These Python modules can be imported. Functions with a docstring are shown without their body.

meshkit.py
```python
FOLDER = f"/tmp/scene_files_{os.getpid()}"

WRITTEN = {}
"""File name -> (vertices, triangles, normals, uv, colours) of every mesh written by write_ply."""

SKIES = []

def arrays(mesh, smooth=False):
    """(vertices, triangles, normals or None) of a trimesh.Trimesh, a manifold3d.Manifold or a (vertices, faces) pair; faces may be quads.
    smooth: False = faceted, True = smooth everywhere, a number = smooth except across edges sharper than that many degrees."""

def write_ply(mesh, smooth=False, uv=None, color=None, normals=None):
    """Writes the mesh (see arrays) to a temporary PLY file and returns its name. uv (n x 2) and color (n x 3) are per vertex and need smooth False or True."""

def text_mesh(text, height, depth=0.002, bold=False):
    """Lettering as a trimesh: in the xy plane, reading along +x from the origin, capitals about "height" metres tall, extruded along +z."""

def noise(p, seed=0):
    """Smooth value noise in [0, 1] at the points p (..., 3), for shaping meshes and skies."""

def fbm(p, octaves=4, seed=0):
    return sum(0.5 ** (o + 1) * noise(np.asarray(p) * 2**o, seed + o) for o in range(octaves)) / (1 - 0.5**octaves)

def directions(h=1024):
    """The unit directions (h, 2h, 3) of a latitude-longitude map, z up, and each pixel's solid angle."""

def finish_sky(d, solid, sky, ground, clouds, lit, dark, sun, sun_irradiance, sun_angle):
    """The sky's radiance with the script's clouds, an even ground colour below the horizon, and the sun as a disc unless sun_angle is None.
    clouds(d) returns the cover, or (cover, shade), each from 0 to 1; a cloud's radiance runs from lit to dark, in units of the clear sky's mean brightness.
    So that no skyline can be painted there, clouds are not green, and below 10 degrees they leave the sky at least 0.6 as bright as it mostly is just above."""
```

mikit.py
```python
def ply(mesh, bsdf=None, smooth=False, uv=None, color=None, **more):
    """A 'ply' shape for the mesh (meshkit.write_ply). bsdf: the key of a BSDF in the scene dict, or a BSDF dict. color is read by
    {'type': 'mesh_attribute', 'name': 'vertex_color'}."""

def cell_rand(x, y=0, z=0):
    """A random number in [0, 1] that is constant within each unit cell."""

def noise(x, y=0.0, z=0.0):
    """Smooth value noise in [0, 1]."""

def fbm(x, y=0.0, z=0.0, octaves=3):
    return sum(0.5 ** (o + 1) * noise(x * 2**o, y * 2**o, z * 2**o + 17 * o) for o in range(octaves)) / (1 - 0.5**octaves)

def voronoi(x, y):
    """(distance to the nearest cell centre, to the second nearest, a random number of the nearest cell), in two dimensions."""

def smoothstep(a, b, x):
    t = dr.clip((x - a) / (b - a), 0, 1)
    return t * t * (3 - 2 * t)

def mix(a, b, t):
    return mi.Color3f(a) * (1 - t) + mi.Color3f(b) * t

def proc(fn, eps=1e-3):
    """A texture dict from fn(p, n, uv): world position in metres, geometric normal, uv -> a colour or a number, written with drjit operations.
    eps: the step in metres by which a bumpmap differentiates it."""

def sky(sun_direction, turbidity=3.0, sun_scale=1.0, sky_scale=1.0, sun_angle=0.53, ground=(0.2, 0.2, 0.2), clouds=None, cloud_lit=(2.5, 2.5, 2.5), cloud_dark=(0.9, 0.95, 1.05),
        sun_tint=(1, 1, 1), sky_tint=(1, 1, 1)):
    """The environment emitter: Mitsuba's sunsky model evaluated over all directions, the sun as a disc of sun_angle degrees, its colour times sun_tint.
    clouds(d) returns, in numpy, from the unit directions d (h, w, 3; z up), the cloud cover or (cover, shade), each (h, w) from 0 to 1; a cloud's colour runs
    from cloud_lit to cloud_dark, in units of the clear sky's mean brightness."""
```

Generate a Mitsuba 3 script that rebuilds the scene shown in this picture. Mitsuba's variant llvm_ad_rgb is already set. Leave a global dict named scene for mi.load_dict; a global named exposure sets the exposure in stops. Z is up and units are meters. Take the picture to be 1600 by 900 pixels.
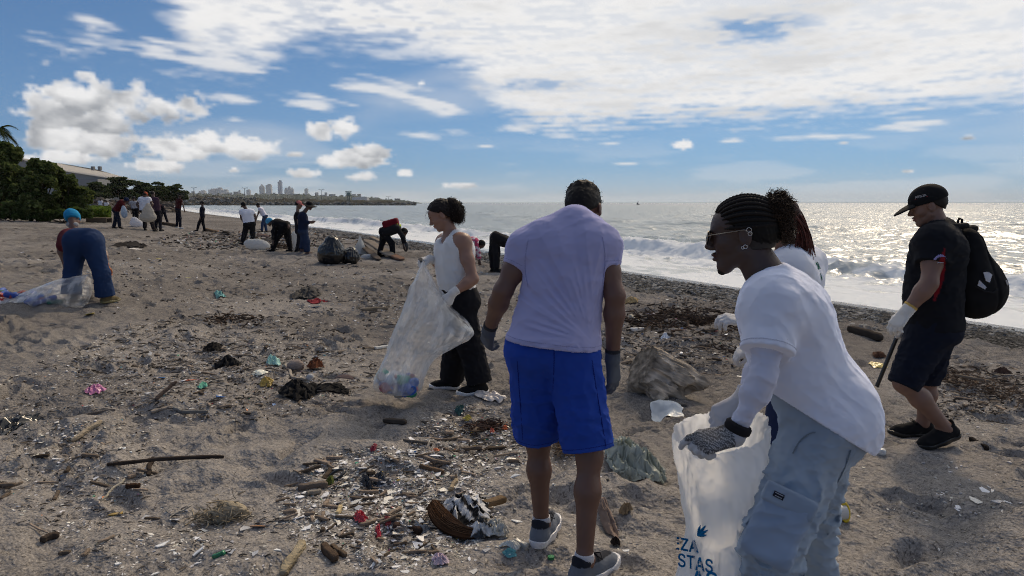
import math, random
import numpy as np, trimesh, drjit as dr, mitsuba as mi
import mikit, meshkit
from scipy.spatial import cKDTree
from scipy.spatial.transform import Rotation as Rot

T = mi.ScalarTransform4f
scene, labels = {}, {}
rng = np.random.default_rng(11)

# ------------------------------------------------------------------ camera
FPX, EYE, PITCH = 1101.0, 1.6, math.atan(133 / 1101.0)      # focal length in pixels of the 1600 px frame
CAM = np.array([0.0, 0.0, EYE])
FWD = np.array([0, math.cos(PITCH), -math.sin(PITCH)])
UPV = np.array([0, math.sin(PITCH), math.cos(PITCH)])
RGT = np.array([1.0, 0, 0])
scene['camera'] = {'type': 'perspective', 'fov': math.degrees(2 * math.atan(800 / FPX)), 'fov_axis': 'x', 'near_clip': 0.05, 'far_clip': 40000.0,
                   'to_world': T().look_at(origin=CAM.tolist(), target=(CAM + FWD).tolist(), up=[0, 0, 1])}


def ray(px, py):
    return FWD + (np.asarray(px, float)[..., None] - 800) / FPX * RGT - (np.asarray(py, float)[..., None] - 450) / FPX * UPV


def at(px, py, Y):
    """the point at depth Y (metres ahead) that the photograph shows at px, py"""
    d = ray(px, py)
    return CAM + d * (np.asarray(Y, float)[..., None] / d[..., 1:2])


def angles(px, py):
    d = ray(px, py)
    d = d / np.linalg.norm(d, axis=-1, keepdims=True)
    return np.degrees(np.arctan2(d[..., 0], d[..., 1])), np.degrees(np.arcsin(d[..., 2]))


def sstep(a, b, x):
    t = np.clip((np.asarray(x, float) - a) / (b - a), 0, 1)
    return t * t * (3 - 2 * t)


# ------------------------------------------------------------------ sky, sun, exposure
exposure = 2.1
SUN = np.array([math.sin(math.radians(25)) * math.cos(math.radians(43)), math.cos(math.radians(25)) * math.cos(math.radians(43)), math.sin(math.radians(43))])


def px_ellipses(rows):
    """cloud puffs given by where they stand over the horizon: azimuth, elevation and half sizes in degrees"""
    out = []
    for x0, y0, x1, y1 in rows:
        a0, e0 = angles(x0, y1)
        a1, e1 = angles(x1, y0)
        out.append(((a0 + a1) / 2, (e0 + e1) / 2, (a1 - a0) / 2, (e1 - e0) / 2))
    return out


CUMULUS = px_ellipses([(60, 108, 200, 205), (20, 140, 140, 235), (150, 128, 250, 212), (190, 140, 326, 200), (100, 150, 230, 230), (30, 180, 150, 250), (90, 200, 230, 250),
                       (285, 204, 360, 248), (320, 208, 442, 252), (240, 225, 340, 258), (205, 212, 300, 250), (208, 249, 282, 272), (474, 190, 530, 222), (505, 184, 570, 222),
                       (545, 221, 608, 254), (486, 238, 600, 268), (520, 234, 580, 266), (445, 264, 505, 280), (616, 266, 648, 280), (448, 233, 480, 248), (648, 124, 668, 138), (1046, 220, 1092, 238),
                       (1302, 219, 1336, 228), (1408, 264, 1434, 273), (1500, 211, 1528, 218), (535, 268, 600, 286), (20, 235, 160, 262), (357, 263, 372, 272), (690, 285, 750, 296)])
WISPS = px_ellipses([(505, 118, 640, 150), (560, 132, 690, 168), (640, 152, 725, 176), (668, 168, 742, 184), (620, 203, 742, 219), (320, 148, 420, 165), (330, 180, 400, 192), (90, 20, 200, 66),
                     (240, 62, 420, 138), (180, 60, 300, 100), (745, 142, 830, 166), (750, 188, 850, 210), (830, 208, 905, 224), (925, 219, 985, 227), (1195, 203, 1400, 222), (1300, 192, 1440, 213), (1400, 184, 1515, 198),
                     (960, 252, 1000, 257), (1120, 217, 1160, 224), (740, 225, 775, 232), (420, 148, 560, 172), (60, 60, 240, 90)])
_ea, _ee = angles(np.array([-900, 100, 200, 262, 300, 340, 400, 440, 500, 560, 630, 700, 735, 780, 830, 870, 950, 1000, 1100, 1200, 1300, 1400, 1500, 1600, 2400.0]),
                  np.array([-500, -260, -30, 30, 78, 100, 108, 92, 82, 84, 92, 100, 128, 172, 196, 210, 208, 198, 192, 192, 184, 178, 170, 164, 120.0]))


def clouds(d):
    az, el = np.degrees(np.arctan2(d[..., 0], d[..., 1])), np.degrees(np.arcsin(np.clip(d[..., 2], -1, 1)))
    k = 1 / np.maximum(d[..., 2], 0.03)
    q = np.stack([d[..., 0] * k * 0.9 + d[..., 1] * k * 0.35, (d[..., 1] * k - d[..., 0] * k * 0.3), az * 0], -1)
    big, mid, fine = meshkit.fbm(q * 1.1 + 3.1, 5, 3), meshkit.fbm(q * 4.2, 4, 9), meshkit.fbm(q * 13, 4, 21)
    ang = np.stack([az, el * 1.6, az * 0], -1)
    puff, puff2 = meshkit.fbm(ang * 0.32, 5, 5), meshkit.fbm(ang * 0.95 + 7, 4, 8)
    puff3 = meshkit.fbm(ang * 2.6 + 17, 3, 18)
    # the high sheet that covers the right and the top
    edge = np.interp(az, _ea, _ee)
    w = 0.9 + 0.05 * np.maximum(el, 0)
    reach = (el - edge) / w + (mid - 0.5) * 2.4 + (fine - 0.5) * 0.6
    ragged = sstep(-0.5, 1.6, reach)
    thin = sstep(0.30, 0.42, big * 0.55 + mid * 0.3 + fine * 0.15 + 0.055 * np.minimum(np.maximum(el - edge, 0), 1.2) + 0.0 * el)
    ga, ge = angles(1180.0, 46.0)
    gap = np.exp(-((az - ga) / 3.6) ** 2 - ((el - ge) / 0.85) ** 2)
    ga, ge = angles(835.0, 133.0)
    gap = np.maximum(gap, 0.9 * np.exp(-((az - ga) / 3.2) ** 2 - ((el - ge) / 0.45) ** 2))
    ga, ge = angles(590.0, 40.0)
    gap2 = np.exp(-((az - ga) / 7) ** 2 - ((el - ge) / 2.6) ** 2)
    open_ = sstep(0.62, 0.30, mid * 0.5 + fine * 0.5 - 0.20 * gap + 0.02) * (gap > 0.02)
    sheet = ragged * (0.55 + 0.45 * thin) * (1 - np.clip(gap * 1.6, 0, 1) * open_)
    sheet = sheet * (1 - 0.25 * gap2 * sstep(0.5, 0.4, fine))
    sheet = sheet * (0.80 + 0.20 * sstep(0.35, 0.55, 0.5 * mid + 0.5 * fine))
    sheet = sheet * sstep(115, 70, np.abs(az - 20))
    sheet_shade = np.clip(0.10 + 0.9 * sstep(0.46, 0.70, 0.45 * big + 0.35 * mid + 0.2 * fine) - 0.15 * (fine - 0.5) + 0.25 * sstep(12, 40, el), 0, 1) * 0.36
    # puffs low over the horizon
    cum, top = np.zeros_like(az), np.zeros_like(az)
    for a, e, ra, re in CUMULUS:
        v = (el - e) / re
        v = np.where(v < 0, v * 1.35, v)
        f = 1 - np.sqrt(((az - a) / ra) ** 2 + v ** 2) + (puff - 0.5) * 1.1 + (puff2 - 0.5) * 1.3 + (puff3 - 0.5) * 0.5
        f = np.where((np.abs(az - a) < 2.2 * ra) & (np.abs(el - e) < 2.5 * re), f, -1)
        top = np.where(f > cum, np.clip(v, -1, 1), top)
        cum = np.maximum(cum, f)
    cumc = sstep(-0.02, 0.42, cum) ** 1.2 * 0.96
    cums = np.clip(0.30 - 0.40 * top + 2.2 * (meshkit.fbm(ang * 0.42 + 31, 5, 4) - 0.5) + 1.2 * (puff2 - 0.5), 0.0, 1) * sstep(0.0, 0.35, cum)
    wis = np.zeros_like(az)
    sl = np.stack([(az * 0.30 + el * 0.25), (el - az * -0.10) * 1.9, az * 0], -1)
    streak = meshkit.fbm(sl * 1.1, 5, 14)
    for a, e, ra, re in WISPS:
        f = 1 - np.sqrt(((az - a) / ra) ** 2 + ((el - e + 0.10 * (az - a) * (1 if az is None else 0)) / re) ** 2) + (streak - 0.52) * 2.4
        f = np.where((np.abs(az - a) < 1.6 * ra) & (np.abs(el - e) < 2.0 * re), f, -1)
        wis = np.maximum(wis, f)
    wis = sstep(0.05, 0.95, wis) * 0.8
    # thin scattered cloud everywhere else, and the pale band over the sea
    veil = 0.30 * sstep(0.50, 0.72, meshkit.fbm(np.stack([az * 0.05, el * 0.22, az * 0], -1), 5, 40)) * sstep(2, 6, el)
    low = 0.26 * sstep(3.2, 0.0, el) + 0.22 * sstep(0.48, 0.62, meshkit.fbm(np.stack([az * 0.11, el * 0.9, az * 0], -1), 4, 44)) * sstep(6.0, 2.5, el)
    behind = 0.15 * sstep(46, 75, np.abs(az)) * sstep(0.50, 0.66, meshkit.fbm(q * 0.5 + 11, 5, 6)) * sstep(1, 8, el) * 0.9
    over = sstep(22, 40, el) * (0.55 + 0.4 * thin)
    cover, shade = np.zeros_like(az), np.zeros_like(az)
    for c, s in ((veil, 0.25), (low, 0.12), (behind, 0.4), (wis, 0.12), (np.maximum(sheet, over * sstep(-40, 10, az) * sstep(110, 75, np.abs(az - 25))), sheet_shade), (cumc, cums)):
        shade = (shade * cover * (1 - c) + s * c) / np.maximum(cover * (1 - c) + c, 1e-6)
        cover = cover + c - cover * c
    return cover, shade


scene['sky'] = mikit.sky(SUN, turbidity=2.6, sun_scale=0.36, sky_scale=0.46, sun_angle=9.0, ground=(0.12, 0.12, 0.11), clouds=clouds, cloud_lit=(5.6, 5.55, 5.5), cloud_dark=(2.2, 2.3, 2.45),
                         sun_tint=(1, 0.98, 0.95), sky_tint=(0.66, 0.92, 1.19))

# ------------------------------------------------------------------ naming helpers


def key_for(name, parent=None):
    base = (parent + '__' if parent else '') + name
    k, i = base, 0
    while k in scene or k in taken:
        i += 1
        k = f'{base}_{i:03d}'
    taken.add(k)
    return k


taken = set()


def thing(name, label, cat, group=None):
    k = key_for(name)
    labels[k] = {'label': label, 'category': cat}
    if group:
        labels[k]['group'] = group
    return k


def put(name, mesh, bsdf, color=None, parent=None, smooth=True, label=None, cat=None, group=None, kind=None, uv=None, **more):
    """one entry of the scene; color: one rgb or one per vertex (needs a material that reads vertex colours)"""
    k = key_for(name, parent)
    v = mesh[0] if isinstance(mesh, tuple) else mesh.vertices
    c = None
    if color is not None:
        c = np.broadcast_to(np.asarray(color, float), (len(v), 3)).copy()
    scene[k] = mikit.ply(mesh, bsdf, smooth, uv=uv, color=c, **more)
    d = {}
    if label: d['label'] = label
    if cat: d['category'] = cat
    if group: d['group'] = group
    if kind: d['kind'] = kind
    if d: labels[k] = d
    return k


def cat_mesh(parts):
    vs, fs, n = [], [], 0
    for v, f in parts:
        vs.append(v); fs.append(np.asarray(f) + n); n += len(v)
    return np.vstack(vs), np.vstack(fs)


def tm(m):
    return np.array(m.vertices), np.array(m.faces)


VC = {'type': 'mesh_attribute', 'name': 'vertex_color'}


def lum_noise(scale, a, b, oct_=3):
    return lambda p, n, uv: a + (b - a) * mikit.fbm(p.x * scale, p.y * scale, p.z * scale, oct_)


# ------------------------------------------------------------------ materials
def sand_color(p, n, uv):
    g = mikit.smoothstep(0.25, 0.75, mikit.fbm(p.x * 0.55, p.y * 0.55, 0.0, 4))
    h = mikit.noise(p.x * 260, p.y * 260, p.z * 260)
    h2 = mikit.noise(p.x * 95, p.y * 95, p.z * 95)
    h3 = mikit.noise(p.x * 33 + 5, p.y * 33, 0.0)
    s = p.x * 0.882 + p.y * 0.471
    c = mikit.mix([0.168, 0.154, 0.142], [0.258, 0.239, 0.221], g)
    c = c * (0.30 + 0.72 * h + 0.52 * h2 + 0.22 * h3)
    grain = mikit.smoothstep(0.80, 0.90, mikit.noise(p.x * 140 + 9, p.y * 140, 3.0))
    c = mikit.mix(c, [0.42, 0.39, 0.35], grain * 0.55)
    dark = mikit.smoothstep(0.74, 0.86, mikit.noise(p.x * 120 + 50, p.y * 120, 7.0))
    c = mikit.mix(c, [0.045, 0.042, 0.04], dark * 0.6)
    pebbly = mikit.smoothstep(9.2, 10.4, s + 1.6 * (mikit.noise(p.x * 0.5, p.y * 0.5) - 0.5))
    d1, d2, w = mikit.voronoi(p.x * 22, p.y * 22)
    peb = mikit.mix([0.055, 0.055, 0.055], [0.26, 0.25, 0.235], w * w) * mikit.smoothstep(0.0, 0.25, d2 - d1)
    c = mikit.mix(c, peb, pebbly * mikit.smoothstep(60, 25, p.y))
    wet = mikit.smoothstep(13.6, 14.8, s + 0.7 * (mikit.noise(p.x * 0.6, p.y * 0.6) - 0.5))
    return c * (1 - 0.5 * wet) * (1 - 0.22 * pebbly)


def sand_bump(p, n, uv):
    return mikit.noise(p.x * 120, p.y * 120, p.z * 120) * 0.55 + mikit.noise(p.x * 45, p.y * 45, p.z * 45) * 0.9 + mikit.noise(p.x * 17, p.y * 17, 1.0) * 1.6


def wet_sand(p, n, uv):
    s = p.x * 0.882 + p.y * 0.471
    return 0.8 * mikit.smoothstep(13.0, 14.4, s + 0.9 * (mikit.noise(p.x * 0.4, p.y * 0.4) - 0.5))


scene['sand_material'] = {'type': 'twosided', 'b': {'type': 'blendbsdf', 'weight': mikit.proc(wet_sand),
                                                    'a': {'type': 'bumpmap', 'tex': mikit.proc(sand_bump, 4e-3), 'scale': 0.012, 'b': {'type': 'diffuse', 'reflectance': mikit.proc(sand_color)}},
                                                    'b': {'type': 'principled', 'base_color': {'type': 'rgb', 'value': [0.06, 0.055, 0.05]}, 'roughness': 0.22, 'specular': 0.6}}}


def weave_bump(p, n, uv):
    return mikit.fbm(p.x * 60, p.y * 60, p.z * 60, 2) * 0.5 + mikit.fbm(p.x * 14, p.y * 14, p.z * 22, 3) * 3.0


scene['cloth'] = {'type': 'twosided', 'b': {'type': 'bumpmap', 'tex': mikit.proc(weave_bump, 3e-3), 'scale': 0.0035,
                                            'b': {'type': 'principled', 'base_color': VC, 'roughness': 0.9, 'specular': 0.12, 'sheen': 0.12}}}
scene['skin'] = {'type': 'twosided', 'b': {'type': 'bumpmap', 'tex': mikit.proc(lambda p, n, uv: mikit.fbm(p.x * 170, p.y * 170, p.z * 170, 2), 2e-3), 'scale': 0.0012,
                                           'b': {'type': 'principled', 'base_color': VC, 'roughness': 0.48, 'specular': 0.45}}}
scene['hair'] = {'type': 'twosided', 'b': {'type': 'principled', 'base_color': VC, 'roughness': 0.55, 'specular': 0.16}}
scene['plastic'] = {'type': 'twosided', 'b': {'type': 'principled', 'base_color': VC, 'roughness': 0.35, 'specular': 0.5}}
scene['gloss'] = {'type': 'twosided', 'b': {'type': 'principled', 'base_color': VC, 'roughness': 0.22, 'specular': 0.6}}
scene['metal'] = {'type': 'twosided', 'b': {'type': 'principled', 'base_color': VC, 'roughness': 0.3, 'metallic': 1.0}}
scene['matte'] = {'type': 'twosided', 'b': {'type': 'diffuse', 'reflectance': VC}}


def wood_bump(p, n, uv):
    return mikit.fbm(p.x * 38, p.y * 38, p.z * 110, 3) + 0.6 * mikit.fbm(p.x * 130, p.y * 130, p.z * 130, 2)


scene['rough'] = {'type': 'twosided', 'b': {'type': 'bumpmap', 'tex': mikit.proc(wood_bump, 3e-3), 'scale': 0.008, 'b': {'type': 'diffuse', 'reflectance': VC}}}
scene['leaf'] = {'type': 'principledthin', 'base_color': VC, 'roughness': 0.6, 'diff_trans': 0.7, 'spec_trans': 0.0, 'eta': 1.33}
scene['film'] = {'type': 'principledthin', 'base_color': VC, 'roughness': 0.3, 'diff_trans': 1.0, 'spec_trans': 0.0, 'eta': 1.5}


def crinkle(p, n, uv):
    a = 1 - 2 * dr.abs(mikit.fbm(p.x * 11, p.y * 11, p.z * 8, 3) - 0.5)
    b = 1 - 2 * dr.abs(mikit.fbm(p.x * 31 + 7, p.y * 31, p.z * 24, 2) - 0.5)
    return a * a * a * 1.6 + b * b * 0.5


scene['film'] = {'type': 'bumpmap', 'tex': mikit.proc(crinkle, 3e-3), 'scale': 0.007, 'b': scene['film']}


def film_weight(p, n, uv):
    across, along = p.x * 0.94 - p.z * 0.35, p.x * 0.35 + p.z * 0.94
    return 0.26 + 0.46 * mikit.smoothstep(0.46, 0.72, mikit.fbm(across * 16 + 3, p.y * 9, along * 2.6, 4))


scene['clear_film'] = {'type': 'blendbsdf', 'weight': mikit.proc(film_weight), 'a': {'type': 'thindielectric', 'int_ior': 1.35},
                       'b': {'type': 'bumpmap', 'tex': mikit.proc(crinkle, 3e-3), 'scale': 0.016, 'b': {'type': 'principledthin', 'base_color': {'type': 'rgb', 'value': [0.90, 0.91, 0.92]}, 'roughness': 0.16, 'diff_trans': 0.9, 'spec_trans': 0.0, 'eta': 1.5}}}
# ------------------------------------------------------------------ the beach
SX, SY = 0.882, 0.471          # seaward direction; s = metres from a line through the camera towards the water


def shore_s(x, y):
    # far up the beach the shore curves a little
    return x * SX + y * SY - 1.2 * np.sin(np.clip(y, 0, 160) / 50.0 * 1.2 + 0.2) * sstep(5, 60, y)


def beach_base(x, y):
    s = shore_s(x, y)
    z = -0.112 * 1.2 * np.log1p(np.exp(np.clip((s - 7.6) / 1.2, -40, 40)))
    z = np.maximum(z, -3.5 - 0.0 * s)
    z = z + 0.42 * sstep(2.6, -1.8, s) * sstep(4, 10, y) + np.clip(0.035 * (-1.8 - s), 0, 1.6) * sstep(6, 20, y)
    return z


_fp = rng.uniform([-30, 1.5], [14, 45], (9000, 2))
_fp = _fp[shore_s(_fp[:, 0], _fp[:, 1]) < 10.5]
_fpa, _fpd = rng.uniform(0, 2 * np.pi, len(_fp)), rng.uniform(0.015, 0.055, len(_fp))
_fpt = cKDTree(_fp)


def beach_z(x, y, detail=True):
    x, y = np.asarray(x, float), np.asarray(y, float)
    z, s = beach_base(x, y), shore_s(x, y)
    if not detail:
        return z
    r = np.hypot(x, y)
    dry = sstep(11.8, 10.0, s)
    p = np.stack([x, y, x * 0], -1)
    near = sstep(90, 30, r)
    z = z + (meshkit.fbm(p / 2.6, 3, 2) - 0.5) * 0.13 * (0.25 + 0.75 * dry) * sstep(200, 60, r)
    bil = 1 - 2 * np.abs(meshkit.fbm(p / 0.62 + 5, 3, 7) - 0.5)
    calm = 0.35 + 1.3 * sstep(0.32, 0.66, meshkit.fbm(p / 2.2 + 31, 3, 17))
    z = z + (0.72 - bil) * 0.105 * calm * dry * near
    z = z + (meshkit.fbm(p / 0.16, 3, 12) - 0.5) * 0.045 * (0.3 + 0.7 * dry) * near * (0.5 + 0.5 * calm)
    d, i = _fpt.query(np.stack([x, y], -1).reshape(-1, 2), k=3, distance_upper_bound=0.34)
    dent = np.zeros(d.shape[0])
    for k in range(3):
        ok = np.isfinite(d[:, k])
        j = i[ok, k]
        v = np.stack([x, y], -1).reshape(-1, 2)[ok] - _fp[j]
        c, sn = np.cos(_fpa[j]), np.sin(_fpa[j])
        e = np.sqrt(((v[:, 0] * c + v[:, 1] * sn) / 0.155) ** 2 + ((-v[:, 0] * sn + v[:, 1] * c) / 0.068) ** 2)
        dent[ok] += _fpd[j] * (-np.exp(-e ** 4 * 0.8) + 0.45 * np.exp(-((e - 1.45) / 0.33) ** 2))
    return z + dent.reshape(x.shape)


def fan(radii, ang_in, n_in, n_out):
    a = np.concatenate([np.linspace(-ang_in, ang_in, n_in), np.linspace(ang_in, 2 * np.pi - ang_in, n_out)[1:-1]])
    R, A = np.meshgrid(radii, a, indexing='ij')
    n, m = R.shape
    i = np.arange(n * m).reshape(n, m)
    j = np.roll(i, -1, axis=1)
    f = np.stack([i[:-1], i[1:], j[1:], j[:-1]], -1).reshape(-1, 4)
    return R * np.sin(A), R * np.cos(A), f[:, ::-1]


def geo(a, b, ratio):
    return a * ratio ** np.arange(int(math.log(b / a) / math.log(ratio)) + 1)


_r = np.concatenate([[0.02], geo(0.5, 2.0, 1.05), geo(2.02, 60, 1.0058), geo(61, 300, 1.02), geo(310, 12500, 1.12)])
_x, _y, _f = fan(_r, math.radians(44), 640, 40)
_z = beach_z(_x, _y)
_beach_exact = beach_z
put('beach_sand', (np.stack([_x, _y, _z], -1).reshape(-1, 3), np.vstack([_f[:, [0, 1, 2]], _f[:, [0, 2, 3]]])), 'sand_material', kind='structure',
    label='trampled grey brown sand beach sloping down to a pebble strip')


# later things stand on the sand as meshed
from scipy.interpolate import RegularGridInterpolator
_k0 = 5
_sheet = RegularGridInterpolator((np.log(_r[_k0:]), np.linspace(-math.radians(44), math.radians(44), _z.shape[1] - 38)), _z[_k0:, :_z.shape[1] - 38], bounds_error=False, fill_value=np.nan)


def beach_z(x, y, detail=True):
    x, y = np.broadcast_arrays(np.asarray(x, float), np.asarray(y, float))
    z = _sheet(np.stack([np.log(np.maximum(np.hypot(x, y), 1e-3)), np.arctan2(x, y)], -1)).reshape(x.shape)
    bad = ~np.isfinite(z)
    if bad.any():
        z = np.where(bad, beach_base(x, y), z)
    return z


def on_sand(px, py):
    """where the ray through this pixel meets the sand"""
    d = ray(px, py)
    d = d / d[1]
    Y = np.concatenate([np.arange(1.5, 40, 0.01), np.arange(40, 300, 0.1)])
    P = CAM + d * Y[:, None]
    h = beach_z(P[:, 0], P[:, 1])
    k = np.argmax(P[:, 2] <= h)
    return P[k]


# ------------------------------------------------------------------ the sea
SEA = -0.9


def sea_z(x, y):
    s, u = shore_s(x, y), -x * SY + y * SX
    r = np.hypot(x, y)
    p = np.stack([x, y, x * 0], -1)
    U = np.stack([u / 9.0, s / 60.0, u * 0], -1)

    def crest(s0, front, back, h, wav, seed, lo=0.35):
        c = s0 + wav * (meshkit.fbm(U + seed, 3, seed) - 0.5) * 2
        a = h * np.clip(lo + 1.6 * (meshkit.fbm(U * 0.7 + seed * 3.3, 3, seed + 1) - 0.3), 0, 1.3)
        t = s - c
        return a * np.where(t < 0, np.exp(-(t / front) ** 2), np.exp(-(t / back) ** 2))

    near = sstep(17.5, 20.5, s)
    z = crest(22.2, 0.55, 2.2, 0.55, 1.1, 3, 0.6) + crest(28.5, 1.4, 3.2, 0.42, 2.0, 5) + crest(40, 2.0, 3.6, 0.5, 3.5, 8, 0.1) + crest(56, 2.0, 4.0, 0.75, 4, 11, 0.25) + crest(82, 2.5, 5, 0.5, 6, 13, 0.0)
    z = z + 0.16 * np.sin(s / 3.1 + 3 * meshkit.fbm(p / 30, 2, 31)) * sstep(28, 45, s) * sstep(900, 200, r)
    chop = (meshkit.fbm(np.stack([s / 0.9, u / 2.2, u * 0], -1), 3, 33) - 0.5) * 0.30 + (meshkit.fbm(p / 0.45, 2, 35) - 0.5) * 0.10 * sstep(80, 30, r)
    z = z + chop * near * sstep(700, 150, r)
    lump = (meshkit.fbm(p / 0.42, 3, 37) - 0.5) * 0.34 * np.exp(-((s - 21.9) / 1.6) ** 2)
    swash = (meshkit.fbm(p / 1.6, 3, 39) - 0.5) * 0.07
    tongue = 0.12 * (meshkit.fbm(U * 1.5 + 9, 3, 40) - 0.5) + 0.02
    return SEA + z + lump + swash + tongue * sstep(20, 15, s)


def foam_cover(p, n, uv):
    s = p.x * SX + p.y * SY - 1.2 * dr.sin(dr.clip(p.y, 0, 160) / 50.0 * 1.2 + 0.2) * mikit.smoothstep(5, 60, p.y)
    u = -p.x * SY + p.y * SX
    w = mikit.fbm(u * 0.28, s * 0.5, 1.0, 4)
    lace = mikit.fbm(u * 1.5, s * 3.2, 5.0, 4)
    wob = 2.0 * (mikit.fbm(u * 0.11, 3.0, 0.0, 3) - 0.5)
    dense = mikit.smoothstep(23.6, 21.9, s + wob * 0.9 + 1.3 * (lace - 0.5))
    holes = mikit.smoothstep(0.34, 0.47, 0.6 * w + 0.4 * lace + 0.02)
    a = dense * (0.25 + 0.75 * holes)
    d1, d2, _ = mikit.voronoi(u * 0.9 + 1.6 * w, s * 1.6 + 1.6 * lace)
    net = mikit.smoothstep(0.16, 0.03, d2 - d1) * mikit.smoothstep(0.46, 0.60, w) * mikit.smoothstep(34, 24, s)
    caps = mikit.smoothstep(SEA + 0.48, SEA + 0.72, p.z + 0.2 * (lace - 0.5)) * mikit.smoothstep(0.5, 0.62, w) * mikit.smoothstep(70, 30, s)
    return dr.clip(dr.maximum(dr.maximum(a, 0.65 * net), caps), 0, 1)


def water_bump(p, n, uv):
    r = dr.sqrt(p.x * p.x + p.y * p.y)
    s, u = p.x * SX + p.y * SY, -p.x * SY + p.y * SX
    a = mikit.fbm(s * 1.6, u * 0.8, 0.0, 3) * 0.13
    b = mikit.fbm(s * 0.30, u * 0.13, 4.0, 3) * 0.5
    c = mikit.fbm(s * 5.5, u * 3.5, 8.0, 2) * 0.035
    return a + b * mikit.smoothstep(30, 120, r) + c


def foam_bump(p, n, uv):
    return mikit.fbm(p.x * 3.0, p.y * 3.0, p.z * 3.0, 4) * 0.20


scene['water'] = {'type': 'blendbsdf', 'weight': mikit.proc(foam_cover),
                  'a': {'type': 'bumpmap', 'tex': mikit.proc(water_bump, 2e-2), 'scale': 1.0,
                        'b': {'type': 'principled', 'base_color': {'type': 'rgb', 'value': [0.15, 0.195, 0.215]}, 'roughness': 0.31, 'specular': 0.85}},
                  'b': {'type': 'bumpmap', 'tex': mikit.proc(foam_bump, 1e-2), 'scale': 0.5, 'b': {'type': 'diffuse', 'reflectance': {'type': 'rgb', 'value': [0.74, 0.77, 0.79]}}}}
_r = np.concatenate([geo(9, 90, 1.0055), geo(90.5, 700, 1.012), geo(710, 12500, 1.06)])
_x, _y, _f = fan(_r, math.radians(44), 620, 24)
put('sea', (np.stack([_x, _y, sea_z(_x, _y)], -1).reshape(-1, 3), np.vstack([_f[:, [0, 1, 2]], _f[:, [0, 2, 3]]])), 'water', kind='structure',
    label='grey blue sea with white surf breaking along the beach')
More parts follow.
